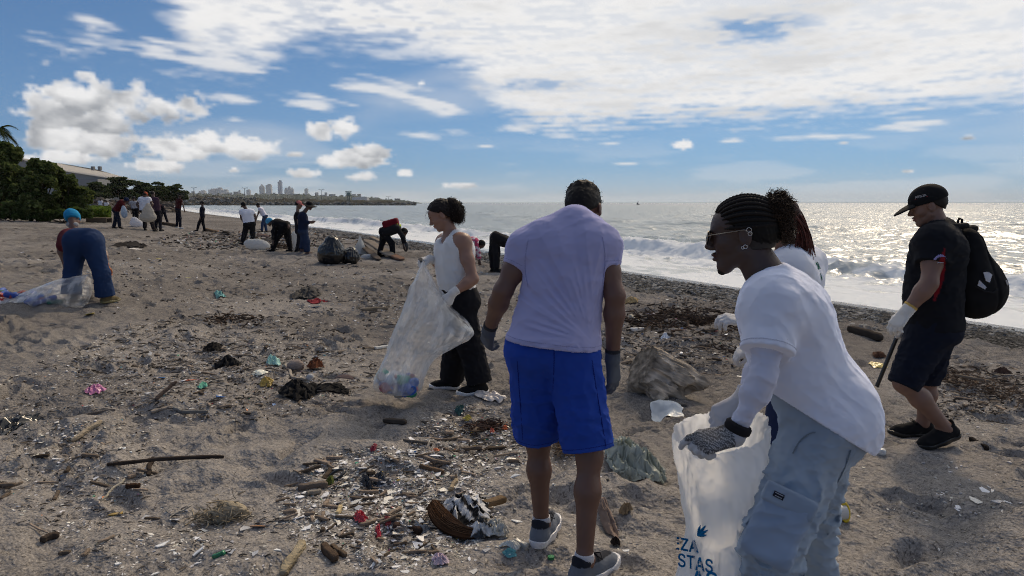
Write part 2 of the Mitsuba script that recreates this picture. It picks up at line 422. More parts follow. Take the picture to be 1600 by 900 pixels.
# ------------------------------------------------------------------ shared mesh helpers
def tube(pts, radii, sides=8, closed=True):
    """a tube through pts (n, 3) with one radius per point"""
    pts = np.asarray(pts, float)
    n = len(pts)
    radii = np.broadcast_to(np.asarray(radii, float), (n,))
    t = np.gradient(pts, axis=0)
    t /= np.linalg.norm(t, axis=1, keepdims=True) + 1e-12
    ref = np.array([0, 0, 1.0]) if abs(t[0, 2]) < 0.9 else np.array([1.0, 0, 0])
    us = []
    u = np.cross(t[0], ref); u /= np.linalg.norm(u)
    for k in range(n):
        u = u - t[k] * np.dot(u, t[k]); u /= np.linalg.norm(u) + 1e-12
        us.append(u)
    us = np.array(us)
    ws = np.cross(t, us)
    a = np.arange(sides) * 2 * np.pi / sides
    v = pts[:, None] + radii[:, None, None] * (np.cos(a)[None, :, None] * us[:, None] + np.sin(a)[None, :, None] * ws[:, None])
    i = np.arange(n * sides).reshape(n, sides)
    j = np.roll(i, -1, 1)
    q = np.stack([i[:-1], j[:-1], j[1:], i[1:]], -1).reshape(-1, 4)
    f = np.vstack([q[:, [0, 1, 2]], q[:, [0, 2, 3]]])
    v = v.reshape(-1, 3)
    if closed:
        v = np.vstack([v, pts[:1], pts[-1:]])
        c0, c1 = n * sides, n * sides + 1
        f = np.vstack([f, [[c0, j[0, k], i[0, k]] for k in range(sides)], [[c1, i[-1, k], j[-1, k]] for k in range(sides)]])
    return v, f


def box(cx, cy, cz, sx, sy, sz, rz=0.0):
    m = trimesh.creation.box((sx, sy, sz))
    m.apply_transform(trimesh.transformations.rotation_matrix(rz, [0, 0, 1]))
    m.apply_translation((cx, cy, cz))
    return tm(m)


def leaves(pos, size, R, up=0.45, fold=0.25):
    """one folded four-cornered leaf at each position"""
    n = len(pos)
    d = R.normal(0, 1, (n, 3)); d[:, 2] = d[:, 2] * 0.6 + up * 0.2; d /= np.linalg.norm(d, axis=1, keepdims=True)
    nn = R.normal(0, 1, (n, 3)) + np.array([0, 0, up * 3]); nn -= d * (nn * d).sum(1, keepdims=True); nn /= np.linalg.norm(nn, axis=1, keepdims=True)
    b = np.cross(nn, d)
    s = (size * R.uniform(0.6, 1.3, n))[:, None]
    v = np.stack([pos - d * s * 0.5, pos + b * s * 0.42 + nn * s * fold * 0.4, pos + d * s * 0.55, pos - b * s * 0.42 + nn * s * fold * 0.4], 1).reshape(-1, 3)
    k = np.arange(n)[:, None] * 4
    f = np.vstack([k + [0, 1, 2], k + [0, 2, 3]])
    return v, f


def per(colors, k):
    return np.repeat(colors, k, axis=0)


def shade_leaves(n, a, b, R):
    t = R.beta(1.4, 1.8, n)[:, None]
    c = np.asarray(a) * (1 - t) + np.asarray(b) * t
    return c * R.uniform(0.75, 1.25, (n, 1))


def crown_points(blobs, n, R, shell=0.55):
    """points spread through clumps: blobs rows (x, y, z, rx, ry, rz)"""
    blobs = np.asarray(blobs, float)
    vol = blobs[:, 3] * blobs[:, 5]
    k = R.choice(len(blobs), n, p=vol / vol.sum())
    d = R.normal(0, 1, (n, 3)); d /= np.linalg.norm(d, axis=1, keepdims=True)
    r = 1 - shell * R.random(n) ** 1.6
    p = blobs[k, :3] + d * r[:, None] * blobs[k, 3:]
    keep = meshkit.noise(p * 1.3, 3) > 0.30
    return p[keep]


# ------------------------------------------------------------------ the far shore
def ridge(pxs, tops, Y, depth, base_z, jitter, seed, step=1.0):
    """a long low bank whose crest the photograph shows along pxs, tops"""
    X = np.arange(pxs[0], pxs[-1], step)
    t = np.interp(X, pxs, tops)
    cr = at(X, t, Y)
    prof = np.array([[-0.5, 0.0], [-0.42, 0.35], [-0.25, 0.72], [-0.08, 0.95], [0.05, 1.0], [0.25, 0.9], [0.45, 0.6], [0.7, 0.0]])
    n, m = len(X), len(prof)
    h = np.maximum(cr[:, 2] - base_z, 0.05)
    nz = meshkit.fbm(np.stack([X / 6.0, X * 0, X * 0 + seed], -1), 3, seed)
    h = h * (1 + jitter * (nz - 0.5))
    yy = Y + prof[None, :, 0] * depth + np.zeros((n, 1))
    xx = cr[:, :1] * yy / Y
    zz = base_z + h[:, None] * prof[None, :, 1] + (meshkit.fbm(np.stack([xx / 9, yy / 9, xx * 0], -1), 3, seed + 1) - 0.5) * h[:, None] * 0.35 * prof[None, :, 1]
    v = np.stack([xx, yy, zz], -1).reshape(-1, 3)
    i = np.arange(n * m).reshape(n, m)
    q = np.stack([i[:-1, :-1], i[1:, :-1], i[1:, 1:], i[:-1, 1:]], -1).reshape(-1, 4)
    return v, np.vstack([q[:, [0, 1, 2]], q[:, [0, 2, 3]]])


def rocks(pos, size, R, squash=0.75):
    ico = trimesh.creation.icosphere(subdivisions=1)
    parts = []
    base = np.array(ico.vertices)
    for p, s in zip(pos, size):
        v = base * (1 + 0.28 * R.normal(0, 1, (len(base), 1)))
        v = np.sign(v) * np.abs(v) ** 0.85
        v = v @ Rot.random(random_state=int(R.integers(1 << 30))).as_matrix().T
        parts.append((v * s * np.array([1, 1, squash]) + p, np.array(ico.faces)))
    return cat_mesh(parts)


R = np.random.default_rng(5)
hv = ridge([236, 290, 300, 330, 352, 380, 420, 520, 600, 625, 650], [308, 306, 305.5, 305, 307.5, 309.5, 310.5, 311.5, 313, 315, 319.5], 730, 60, -1.2, 0.3, 3)
hc = 0.5 * (meshkit.fbm(hv[0] / 14, 3, 5) - 0.5)[:, None] + np.array([[0.085, 0.080, 0.058]]) * 1.0
hc = np.clip(np.array([[0.058, 0.055, 0.044]]) * (0.6 + 0.9 * meshkit.fbm(hv[0] / 11, 3, 5))[:, None], 0.01, 1)
put('headland', hv, 'matte', hc, kind='structure', label='low brown scrub headland reaching into the sea')
X = np.sort(R.uniform(262, 648, 520))
P = at(X, np.where(X < 400, R.uniform(309, 320, 520), R.uniform(316.5, 320.6, 520)), 698.0 + R.uniform(-4, 6, 520))
rv = rocks(P, R.uniform(0.6, 1.7, 520), R)
put('breakwater_rocks', rv, 'matte', per(np.array([[0.20, 0.19, 0.175]]) * R.uniform(0.25, 1.35, (520, 1)), 42), kind='stuff', smooth=False, label='pale boulders heaped along the foot of the headland')
fv = ridge([120, 200, 290, 350, 420, 480, 530, 560, 600, 640, 660], [300, 301, 302, 302.5, 303.5, 304, 306.5, 307, 311, 314, 317.5], 3000, 300, -1.5, 0.35, 9, 0.7)
put('far_shore', fv, 'matte', np.clip(np.array([[0.05, 0.06, 0.045]]) * (0.6 + 0.8 * meshkit.fbm(fv[0] / 40, 3, 8))[:, None], 0.01, 1), kind='structure', label='dark wooded shore below the distant city')


def facade(p, n, uv):
    fl = mikit.smoothstep(0.35, 0.5, dr.abs((p.z / 3.4 - dr.floor(p.z / 3.4)) - 0.5) * 1.6)
    col = mikit.smoothstep(0.2, 0.3, dr.abs((p.x / 4.1 - dr.floor(p.x / 4.1)) - 0.5))
    return mikit.mix([0.42, 0.41, 0.40], [0.20, 0.22, 0.25], fl * (0.4 + 0.6 * col))


scene['facade'] = {'type': 'diffuse', 'reflectance': mikit.proc(facade)}
scene['dark_facade'] = {'type': 'principled', 'base_color': {'type': 'rgb', 'value': [0.14, 0.17, 0.24]}, 'roughness': 0.3}
YC = 5200.0


def tower(x0, x1, top, kind, label, base=305.5, Y=YC, group=None):
    a, b = at(x0, top, Y), at(x1, top, Y)
    w, h = b[0] - a[0], a[2] + 1.0
    cx = (a[0] + b[0]) / 2
    t = thing('city_tower', label, 'building', group)
    mat = 'dark_facade' if kind == 'glass' else 'facade'
    body = 0.86 if kind in ('spire', 'dome') else 0.95
    put('block', box(cx, Y, h * body / 2 - 1, w, w * 0.8, h * body), mat, parent=t, smooth=False)
    if kind == 'spire':
        m = trimesh.creation.cone(radius=w * 0.55, height=h * 0.15, sections=4)
        m.apply_translation((cx, Y, h * body - 1)); put('roof', tm(m), mat, parent=t, smooth=False)
    elif kind == 'dome':
        m = trimesh.creation.icosphere(subdivisions=2, radius=w * 0.42); m.apply_scale((1, 1, h * 0.14 / (w * 0.42))); m.apply_translation((cx, Y, h * body - 1))
        put('roof', tm(m), mat, parent=t, smooth=True)
    else:
        put('roof', box(cx + w * 0.1, Y, h * (body + 0.03) - 1, w * 0.55, w * 0.5, h * 0.06), mat, parent=t, smooth=False)


tower(405.5, 412.5, 287.5, 'spire', 'pale city tower with a pointed top, leftmost of the tall towers on the skyline')
tower(416, 424, 287.8, 'flat', 'pale flat topped city tower just right of the pointed tower')
tower(434.5, 440.3, 282, 'glass', 'dark blue slim tower, tallest on the distant skyline')
tower(444.5, 449.5, 293, 'dome', 'pale tower at the left of the cluster right of the tallest tower')
tower(449.8, 453.8, 291.2, 'flat', 'slim pale tower in the middle of the cluster right of the tallest tower')
tower(454, 458.5, 292.6, 'spire', 'pale tower at the right of the cluster beside the tallest tower')
tower(476, 481, 294.3, 'flat', 'lone pale tower on the skyline right of the tower cluster')
tower(385.5, 391, 296, 'flat', 'short pale tower on the skyline left of the pointed tower')
tower(372.5, 375.5, 297, 'flat', 'small narrow block on the skyline beside the left lamp posts')
tower(312, 321, 297.5, 'flat', 'low wide block at the left end of the skyline')
tower(327, 338, 295.0, 'flat', 'wide pale block left of the middle of the low skyline')
tower(338.3, 347, 293.2, 'flat', 'highest of the three wide pale blocks at the left of the skyline')
tower(347.3, 356, 296, 'flat', 'rightmost of the three wide pale blocks at the left of the skyline')
tower(552, 575, 307.5, 'flat', 'long low block on the wooded shore right of the lookout tower', Y=2800)
lv, lc = [], []
for k in range(34):
    x = R.uniform(292, 640); t0 = np.interp(x, [292, 480, 560, 640], [300.5, 301.5, 305, 314]) + R.uniform(-2.2, 2.5)
    a = at(x, t0, 3500.0 + R.uniform(-300, 900)); w = R.uniform(6, 26)
    lv.append(box(a[0], a[1], a[2] / 2 - 1, w, 12, a[2] + 2)); lc.append(np.broadcast_to(R.uniform(0.10, 0.28) * np.array([.97, .99, 1.02]), (8, 3)))
put('low_city_houses', cat_mesh(lv), 'matte', np.vstack(lc), kind='stuff', smooth=False, label='pale low houses of the far city strung along the shore')


def lamp_post(px, top, base, Y, label):
    a, b = at(px, top, Y), at(px, base, Y)
    t = thing('lamp_post', label, 'lamp post')
    put('pole', tube([b, (a + b) / 2, a], [0.28, 0.24, 0.2], 6), 'matte', (0.13, 0.13, 0.13), t)
    for s in (-1, 1):
        put('arm', tube([a, a + [s * 1.6, 0, 0.5]], 0.15, 5), 'matte', (0.13, 0.13, 0.13), t)
        put('lamp_head', box(a[0] + s * 2.0, a[1], a[2] + 0.45, 1.3, 0.7, 0.4), 'matte', (0.2, 0.2, 0.2), t, smooth=False)


lamp_post(303, 294, 307, 640, 'double armed lamp post on the rocks, leftmost of the four')
lamp_post(382.5, 294.5, 312, 640, 'tall double armed lamp post left of the pointed city tower')
lamp_post(502, 297, 313, 690, 'double armed lamp post left of the lookout tower')
lamp_post(607, 307.5, 315.5, 720, 'short post near the tip of the headland')
t = thing('lookout_tower', 'green lookout tower with railed platform on legs standing on the headland', 'tower')
b0, a0 = at(545, 318, 700), at(545, 297, 700)
H = a0[2] - b0[2]
for dx in (-1, 1):
    for dy in (-1, 1):
        put('leg', tube([b0 + [dx * 1.0, dy * 1.0, 0], b0 + [dx * 0.7, dy * 0.7, H * 0.7]], 0.22, 6), 'matte', (0.10, 0.13, 0.12), t)
put('platform', box(b0[0], b0[1], b0[2] + H * 0.60, 5.2, 5.2, 0.5), 'matte', (0.10, 0.14, 0.12), t, smooth=False)
put('cabin', box(b0[0], b0[1], b0[2] + H * 0.73, 3.6, 3.6, H * 0.22), 'matte', (0.16, 0.22, 0.2), t, smooth=False)
put('roof', box(b0[0], b0[1], b0[2] + H * 0.90, 5.4, 5.4, 0.6), 'matte', (0.10, 0.14, 0.12), t, smooth=False)
for dx in (-1, 1):
    for dy in (-1, 1):
        put('post', tube([b0 + [dx * 2.4, dy * 2.4, H * 0.6], b0 + [dx * 2.4, dy * 2.4, H * 0.92]], 0.13, 5), 'matte', (0.1, 0.14, 0.12), t)
# the dark boat on the horizon
c = at(997, 320, 900)
c[2] = SEA
t = thing('sailing_boat', 'small dark sailing boat far out on the horizon', 'boat')
m = trimesh.creation.icosphere(subdivisions=2); m.apply_scale((2.2, 0.9, 0.55)); m.apply_translation((c[0], c[1], SEA + 0.25)); put('hull', tm(m), 'matte', (0.03, 0.03, 0.03), t)
put('mast', tube([[c[0], c[1], SEA + 0.3], [c[0], c[1], SEA + 4.9]], 0.09, 6), 'matte', (0.05, 0.05, 0.05), t)
v = np.array([[0, 0, .9], [0, 0, 4.7], [-1.5, .15, 1.0], [0, .12, .9], [0, .12, 4.7], [-1.5, .27, 1.0]]) + [c[0] - .1, c[1], SEA]
put('sail', (v, np.array([[0, 1, 2], [3, 5, 4], [0, 2, 5], [0, 5, 3], [1, 4, 5], [1, 5, 2], [0, 3, 4], [0, 4, 1]])), 'matte', (0.05, 0.05, 0.06), t, smooth=False)

# ------------------------------------------------------------------ the pale hall behind the trees
t = thing('storage_hall', 'large pale hall with a low curved roof behind the trees', 'building')
Yh = 210.0
pr = at(np.array([-40, 38, 100, 140, 184]), np.array([246, 247.5, 265, 271, 278.0]), Yh)
g = np.array([0.0, 0.0, 0.0])
roof_v, wall_v = [], []
for k, p in enumerate(pr):
    for dy, dz in ((-0.6, -0.5), (0, 0.0), (18, -0.6), (36, -1.5)):
        roof_v.append([p[0], Yh + dy, p[2] + dz])
i = np.arange(20).reshape(5, 4)
q = np.stack([i[:-1, :-1], i[1:, :-1], i[1:, 1:], i[:-1, 1:]], -1).reshape(-1, 4)
put('roof', (np.array(roof_v), np.vstack([q[:, [0, 1, 2]], q[:, [0, 2, 3]]])), 'matte', (0.40, 0.385, 0.36), t)
wv = np.array([[p[0], Yh + 0.2, z] for p in pr for z in (-0.5, p[2] - 0.05)])
i = np.arange(10).reshape(5, 2)
q = np.stack([i[:-1, 0], i[1:, 0], i[1:, 1], i[:-1, 1]], -1)
put('wall', (wv, np.vstack([q[:, [0, 1, 2]], q[:, [0, 2, 3]]])), 'matte', (0.36, 0.35, 0.33), t)
a, b = at(128, 281, Yh), at(178, 292, Yh)
put('annex', box((a[0] + b[0]) / 2, Yh - 4, a[2] / 2, b[0] - a[0], 8, a[2]), 'matte', (0.26, 0.26, 0.26), t, smooth=False)
for px_ in (127, 138):
    p = at(px_, 268, Yh); put('roof_vent', box(p[0], Yh + 6, p[2] + 1.2, 0.8, 0.8, 1.2), 'matte', (0.2, 0.2, 0.2), t, smooth=False)

# ------------------------------------------------------------------ trees and bushes
GREEN_D, GREEN_L = (0.045, 0.070, 0.024), (0.16, 0.19, 0.065)


def bush(name, label, cat, blobs_px, Y, n, leaf, R, group=None, trunk_px=None, dark=GREEN_D, light=GREEN_L, depth=1.0, thick=0.06):
    """crown clumps given as (px, py, half width in px, half height in px)"""
    t = thing(name, label, cat, group)
    bl = []
    for px_, py_, rx, ry in blobs_px:
        y = Y + R.uniform(-0.5, 0.6) * depth
        c = at(px_, py_, y); k = y / FPX
        bl.append([*c, rx * k, max(rx * k * 0.8, 0.3) * depth ** 0.3, ry * k])
    bl = np.array(bl)
    small = []
    for b in bl:                                     # each clump becomes several smaller tufts
        m = max(5, int(5 + 8 * b[3]))
        d = R.normal(0, 1, (m, 3)); d /= np.linalg.norm(d, axis=1, keepdims=True)
        c = b[:3] + d * b[3:] * R.uniform(0.35, 0.95, (m, 1))
        s = R.uniform(0.26, 0.5, (m, 1)) * np.minimum(b[3:], b[3]).reshape(1, 3)
        small += np.hstack([c, s]).tolist()
    p = crown_points(np.vstack([np.array(small), np.hstack([bl[:, :3], bl[:, 3:] * 0.7])]), n, R)
    g = beach_base(p[:, 0], p[:, 1]) + 0.04
    p = p[p[:, 2] > g]
    put('crown', leaves(p, leaf, R), 'leaf', per(shade_leaves(len(p), dark, light, R), 4), t, smooth=False)
    tx, ty, ptop = trunk_px if trunk_px else (float(np.mean([b[0] for b in blobs_px])), None, None)
    base = at(tx, 340, Y); base[2] = beach_base(base[0], base[1]) - 0.1
    top = bl[np.argmax(bl[:, 2])][:3]
    limbs = []
    for b in bl[:4]:
        mid = base * 0.5 + b[:3] * 0.5 + R.normal(0, 0.12, 3) * b[3]
        limbs.append(tube([base, base * 0.75 + mid * 0.25 + [0, 0, 0.1], mid, b[:3] + [0, 0, 0.2 * b[5]]], [thick, thick * 0.85, thick * 0.55, thick * 0.2], 6))
    put('trunk', cat_mesh(limbs), 'rough', (0.07, 0.055, 0.045), t)
    return t


SG = 'sea grape bushes massed at the left'
bush('sea_grape_bush', 'tall dark sea grape bush at the left edge below the palm', 'bush', [(-20, 262, 30, 38), (8, 250, 22, 26), (20, 240, 14, 16), (5, 290, 30, 34), (-30, 310, 34, 34), (22, 275, 18, 26)], 41, 19000, 0.27, R, depth=2.2)
bush('sea_grape_bush', 'rounded dark green sea grape bush beside the tallest bush at the left', 'bush', [(45, 280, 24, 26), (62, 264, 16, 13), (76, 262, 14, 12), (88, 268, 13, 10), (40, 305, 28, 26), (70, 292, 24, 28), (48, 325, 26, 20), (30, 318, 24, 20), (66, 318, 22, 20)], 39.5, 19000, 0.25, R, depth=2.0)
bush('sea_grape_bush', 'dark sea grape bush sloping down at the right of the bush mass', 'bush', [(92, 290, 20, 20), (84, 276, 12, 10), (108, 284, 13, 9), (118, 300, 16, 12), (132, 308, 14, 10), (106, 305, 20, 18), (100, 324, 28, 18), (124, 318, 18, 16), (75, 326, 22, 18)], 40.5, 18000, 0.25, R, depth=1.8)
bush('leafy_shrub', 'low lighter green shrub at the foot of the left bushes', 'shrub', [(10, 334, 18, 10), (30, 336, 14, 8), (-15, 332, 18, 12)], 38, 3500, 0.17, R, light=(0.10, 0.14, 0.035), thick=0.04)
bush('leafy_shrub', 'low leafy shrub on the sand behind the blue capped woman', 'shrub', [(62, 336, 16, 9), (85, 335, 14, 9), (110, 334, 18, 8), (132, 333, 13, 7)], 38.5, 4200, 0.17, R, light=(0.10, 0.14, 0.035), thick=0.04)
# creeping green plants on the sand further on
p = at(R.uniform(128, 172, 5200), R.uniform(322, 337, 5200), 60 + R.uniform(-9, 14, 5200))
p[:, 2] = beach_base(p[:, 0], p[:, 1]) + R.uniform(0.05, 0.75, 5200)
put('beach_creeper', leaves(p, 0.30, R, up=0.8), 'leaf', per(shade_leaves(5200, (0.05, 0.085, 0.015), (0.16, 0.22, 0.04), R), 4), kind='stuff', smooth=False, label='bright green creeping beach plants in front of the dark rocks')
AL = [('spreading almond tree in front of the pale hall, leftmost of the far row', [(150, 290, 14, 5), (140, 297, 14, 6), (160, 298, 16, 6), (150, 306, 20, 6)]),
      ('tallest almond tree in the far row, with layered crown', [(186, 281, 14, 4.5), (195, 286, 16, 5), (180, 292, 18, 5), (190, 300, 20, 6), (200, 306, 16, 7)]),
      ('almond tree right of the tallest tree in the far row', [(219, 288, 12, 4), (225, 294, 15, 5), (216, 301, 16, 6), (228, 306, 14, 6)]),
      ('almond tree with a small flat topped crown in the far row', [(247, 286.5, 7.5, 2), (246, 295, 12, 5), (250, 302, 14, 6), (240, 307, 12, 6)]),
      ('almond tree at the right end of the far row by the water', [(276, 290, 8, 2.5), (272, 296, 14, 5), (282, 302, 11, 6), (268, 306, 16, 7), (288, 308, 6, 5)])]
for k, (lb, bb) in enumerate(AL):
    bush('almond_tree', lb, 'tree', bb, 150 + 4 * k, 5200, 0.55, R, dark=(0.03, 0.046, 0.024), light=(0.095, 0.115, 0.05), depth=3.0, thick=0.28)
# the palm at the left edge
t = thing('palm_tree', 'palm tree whose fronds lean in at the left edge', 'palm tree')
c0 = at(-3, 203, 43); base = at(-22, 340, 43); base[2] = beach_base(base[0], base[1])
put('trunk', tube([base, base * .6 + c0 * .4 + [.1, 0, 0], base * .25 + c0 * .75, c0], [.2, .15, .13, .12], 10), 'rough', (0.11, 0.09, 0.07), t)
for k in range(15):
    a, el = R.uniform(0, 2 * np.pi), R.uniform(-0.1, 1.0)
    L = R.uniform(1.0, 1.5)
    s = np.linspace(0, 1, 14)
    rr = c0 + np.stack([np.cos(a) * s * L, np.sin(a) * s * L, np.sin(el) * s * L * 0.9 - (0.9 + 0.5 * np.cos(el)) * s ** 2 * L * 0.62], -1)
    side = np.array([-np.sin(a), np.cos(a), 0])
    parts = [tube(rr, np.linspace(.022, .006, 14), 4)]
    nl = 0
    for j in range(2, 14):
        for sg in (-1, 1):
            for o in (0.0, 0.5):
                w = 0.34 * math.sin(math.pi * (0.1 + 0.85 * s[j]))
                b = rr[j] + (rr[min(j + 1, 13)] - rr[j]) * o
                tip = b + side * sg * w + (rr[j] - rr[j - 1]) * 1.6 + [0, 0, -0.35 * w]
                d = (rr[j] - rr[j - 1]) * 0.28
                parts.append((np.array([b - d, b + d, tip]), np.array([[0, 1, 2]])))
    fm = cat_mesh(parts)
    put('frond', fm, 'leaf', np.array([0.045, 0.055, 0.02]) * R.uniform(0.7, 1.3), t, smooth=False)
# dark boulders under the far trees
X = R.uniform(150, 268, 260)
Y_ = R.uniform(118, 140, 260)
p = at(X, 316, Y_); p[:, 2] = np.maximum(beach_base(p[:, 0], p[:, 1]), -0.9) + R.uniform(0, 1.5, 260) * sstep(118, 140, Y_)
put('dark_boulders', rocks(p, R.uniform(0.35, 1.0, 260), R), 'matte', per(np.array([[0.085, 0.075, 0.065]]) * R.uniform(0.5, 1.6, (260, 1)), 42), kind='stuff', smooth=False, label='dark boulders along the bank under the far trees')
a, b = at(139, 341, 42.0), at(171, 341, 42.0)
g = beach_z(np.array([(a[0] + b[0]) / 2]), np.array([42.0]))[0]
t = thing('wooden_trough', 'weathered low wooden trough lying on the sand behind the group', 'trough')
L = b[0] - a[0]
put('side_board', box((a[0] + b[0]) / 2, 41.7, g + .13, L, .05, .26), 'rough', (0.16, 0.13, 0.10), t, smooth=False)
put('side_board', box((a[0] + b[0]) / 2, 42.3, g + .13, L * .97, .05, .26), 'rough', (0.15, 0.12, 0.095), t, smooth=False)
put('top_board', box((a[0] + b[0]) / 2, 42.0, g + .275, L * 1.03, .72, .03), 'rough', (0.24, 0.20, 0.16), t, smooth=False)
# ------------------------------------------------------------------ bodies: distance fields turned into meshes
def unit(v):
    v = np.asarray(v, float)
    return v / (np.linalg.norm(v) + 1e-12)


def cone(p, a, b, ra, rb):
    ab = b - a
    t = np.clip(((p - a) @ ab) / (ab @ ab + 1e-12), 0, 1)
    return np.linalg.norm(p - a - t[:, None] * ab, axis=1) - (ra + (rb - ra) * t)


def ell(p, c, r, M=None):
    q = p - c
    if M is not None:
        q = q @ M                      # columns of M: the ellipsoid's axes
    r = np.asarray(r, float)
    k0 = np.linalg.norm(q / r, axis=1)
    k1 = np.linalg.norm(q / (r * r), axis=1)
    return k0 * (k0 - 1) / np.maximum(k1, 1e-9)


def rbox(p, c, h, r, M):
    q = np.abs((p - c) @ M) - (np.asarray(h) - r)
    return np.linalg.norm(np.maximum(q, 0), axis=1) + np.minimum(q.max(1), 0) - r


def smin(a, b, k):
    h = np.maximum(k - np.abs(a - b), 0) / k
    return np.minimum(a, b) - h * h * k * 0.25


def smax(a, b, k):
    return -smin(-a, -b, k)


def union(ds, k):
    d = ds[0]
    for e in ds[1:]:
        d = smin(d, e, k)
    return d


def net(f, lo, hi, h, margin=0.02):
    """surface nets of f < 0 in the box lo, hi with cells of h, evaluated only near the surface"""
    lo, hi = np.asarray(lo, float), np.asarray(hi, float)
    B = 6
    nb = np.maximum(np.ceil((hi - lo) / (h * B)).astype(int), 1)
    g = np.stack(np.meshgrid(*[np.arange(k) for k in nb], indexing='ij'), -1).reshape(-1, 3)
    dc = f(lo + (g + 0.5) * B * h)
    n = nb * B + 1
    D = np.repeat(np.repeat(np.repeat(np.where(dc < 0, -1.0, 1.0).reshape(nb), B, 0), B, 1), B, 2)
    D = np.pad(D, ((0, 1), (0, 1), (0, 1)), mode='edge').astype(np.float32)
    keep = g[np.abs(dc) < 1.15 * B * h * 0.87 + margin]
    loc = np.stack(np.meshgrid(*[np.arange(B + 1)] * 3, indexing='ij'), -1).reshape(-1, 3)
    for s in range(0, len(keep), 3000):
        idx = (keep[s:s + 3000, None] * B + loc[None]).reshape(-1, 3)
        D[idx[:, 0], idx[:, 1], idx[:, 2]] = f(lo + idx * h)
    S = D < 0
    acc = np.zeros(n - 1, np.int8)
    for c in np.ndindex(2, 2, 2):
        acc += S[c[0]:n[0] - 1 + c[0], c[1]:n[1] - 1 + c[1], c[2]:n[2] - 1 + c[2]]
    cells = np.argwhere((acc > 0) & (acc < 8))
    if len(cells) == 0:
        return np.zeros((3, 3)), np.array([[0, 1, 2]])
    cs = [tuple(c) for c in np.ndindex(2, 2, 2)]
    val = np.stack([D[cells[:, 0] + c[0], cells[:, 1] + c[1], cells[:, 2] + c[2]] for c in cs], 1)
    P, W = np.zeros((len(cells), 3)), np.zeros(len(cells))
    for i, a in enumerate(cs):
        for j, b in enumerate(cs):
            if i < j and sum(abs(np.array(a) - b)) == 1:
                m = (val[:, i] < 0) != (val[:, j] < 0)
                t = val[m, i] / (val[m, i] - val[m, j])
                P[m] += np.array(a) + t[:, None] * (np.array(b) - a)
                W[m] += 1
    V = lo + (cells + P / W[:, None]) * h
    ID = np.full(n - 1, -1, np.int32)
    ID[cells[:, 0], cells[:, 1], cells[:, 2]] = np.arange(len(cells))
    F = []
    for ax in range(3):
        u, w = (ax + 1) % 3, (ax + 2) % 3
        sl0, sl1 = [slice(None)] * 3, [slice(None)] * 3
        sl0[ax], sl1[ax] = slice(0, -1), slice(1, None)
        e = np.argwhere(S[tuple(sl0)] != S[tuple(sl1)])
        e = e[(e[:, u] > 0) & (e[:, w] > 0) & (e[:, u] < n[u] - 1) & (e[:, w] < n[w] - 1)]
        du, dw = np.zeros(3, int), np.zeros(3, int)
        du[u], dw[w] = 1, 1
        q = np.stack([ID[tuple((e - du - dw).T)], ID[tuple((e - dw).T)], ID[tuple(e.T)], ID[tuple((e - du).T)]], 1)
        flip = ~S[tuple(e.T)]
        q[flip] = q[flip][:, ::-1]
        q = q[(q >= 0).all(1)]
        F.append(q)
    F = np.vstack(F)
    return V, np.vstack([F[:, [0, 1, 2]], F[:, [0, 2, 3]]])


def ridged(p, M, seed, octaves=3):
    r = 1 - 2 * np.abs(meshkit.fbm(p @ np.asarray(M, float).T, octaves, seed) - 0.5)
    return 0.25 * r + 0.9 * r ** 4


def aniso(d1, s1, s2):
    """stretches space so that noise forms folds running along d1: s1 per metre along it, s2 across"""
    d1 = unit(d1)
    a = unit(np.cross(d1, [0.3, 0.5, 0.8])); b = np.cross(d1, a)
    return np.stack([d1 * s1, a * s2, b * s2])


BLACK, WHITE = (0.012, 0.012, 0.013), (0.74, 0.75, 0.80)


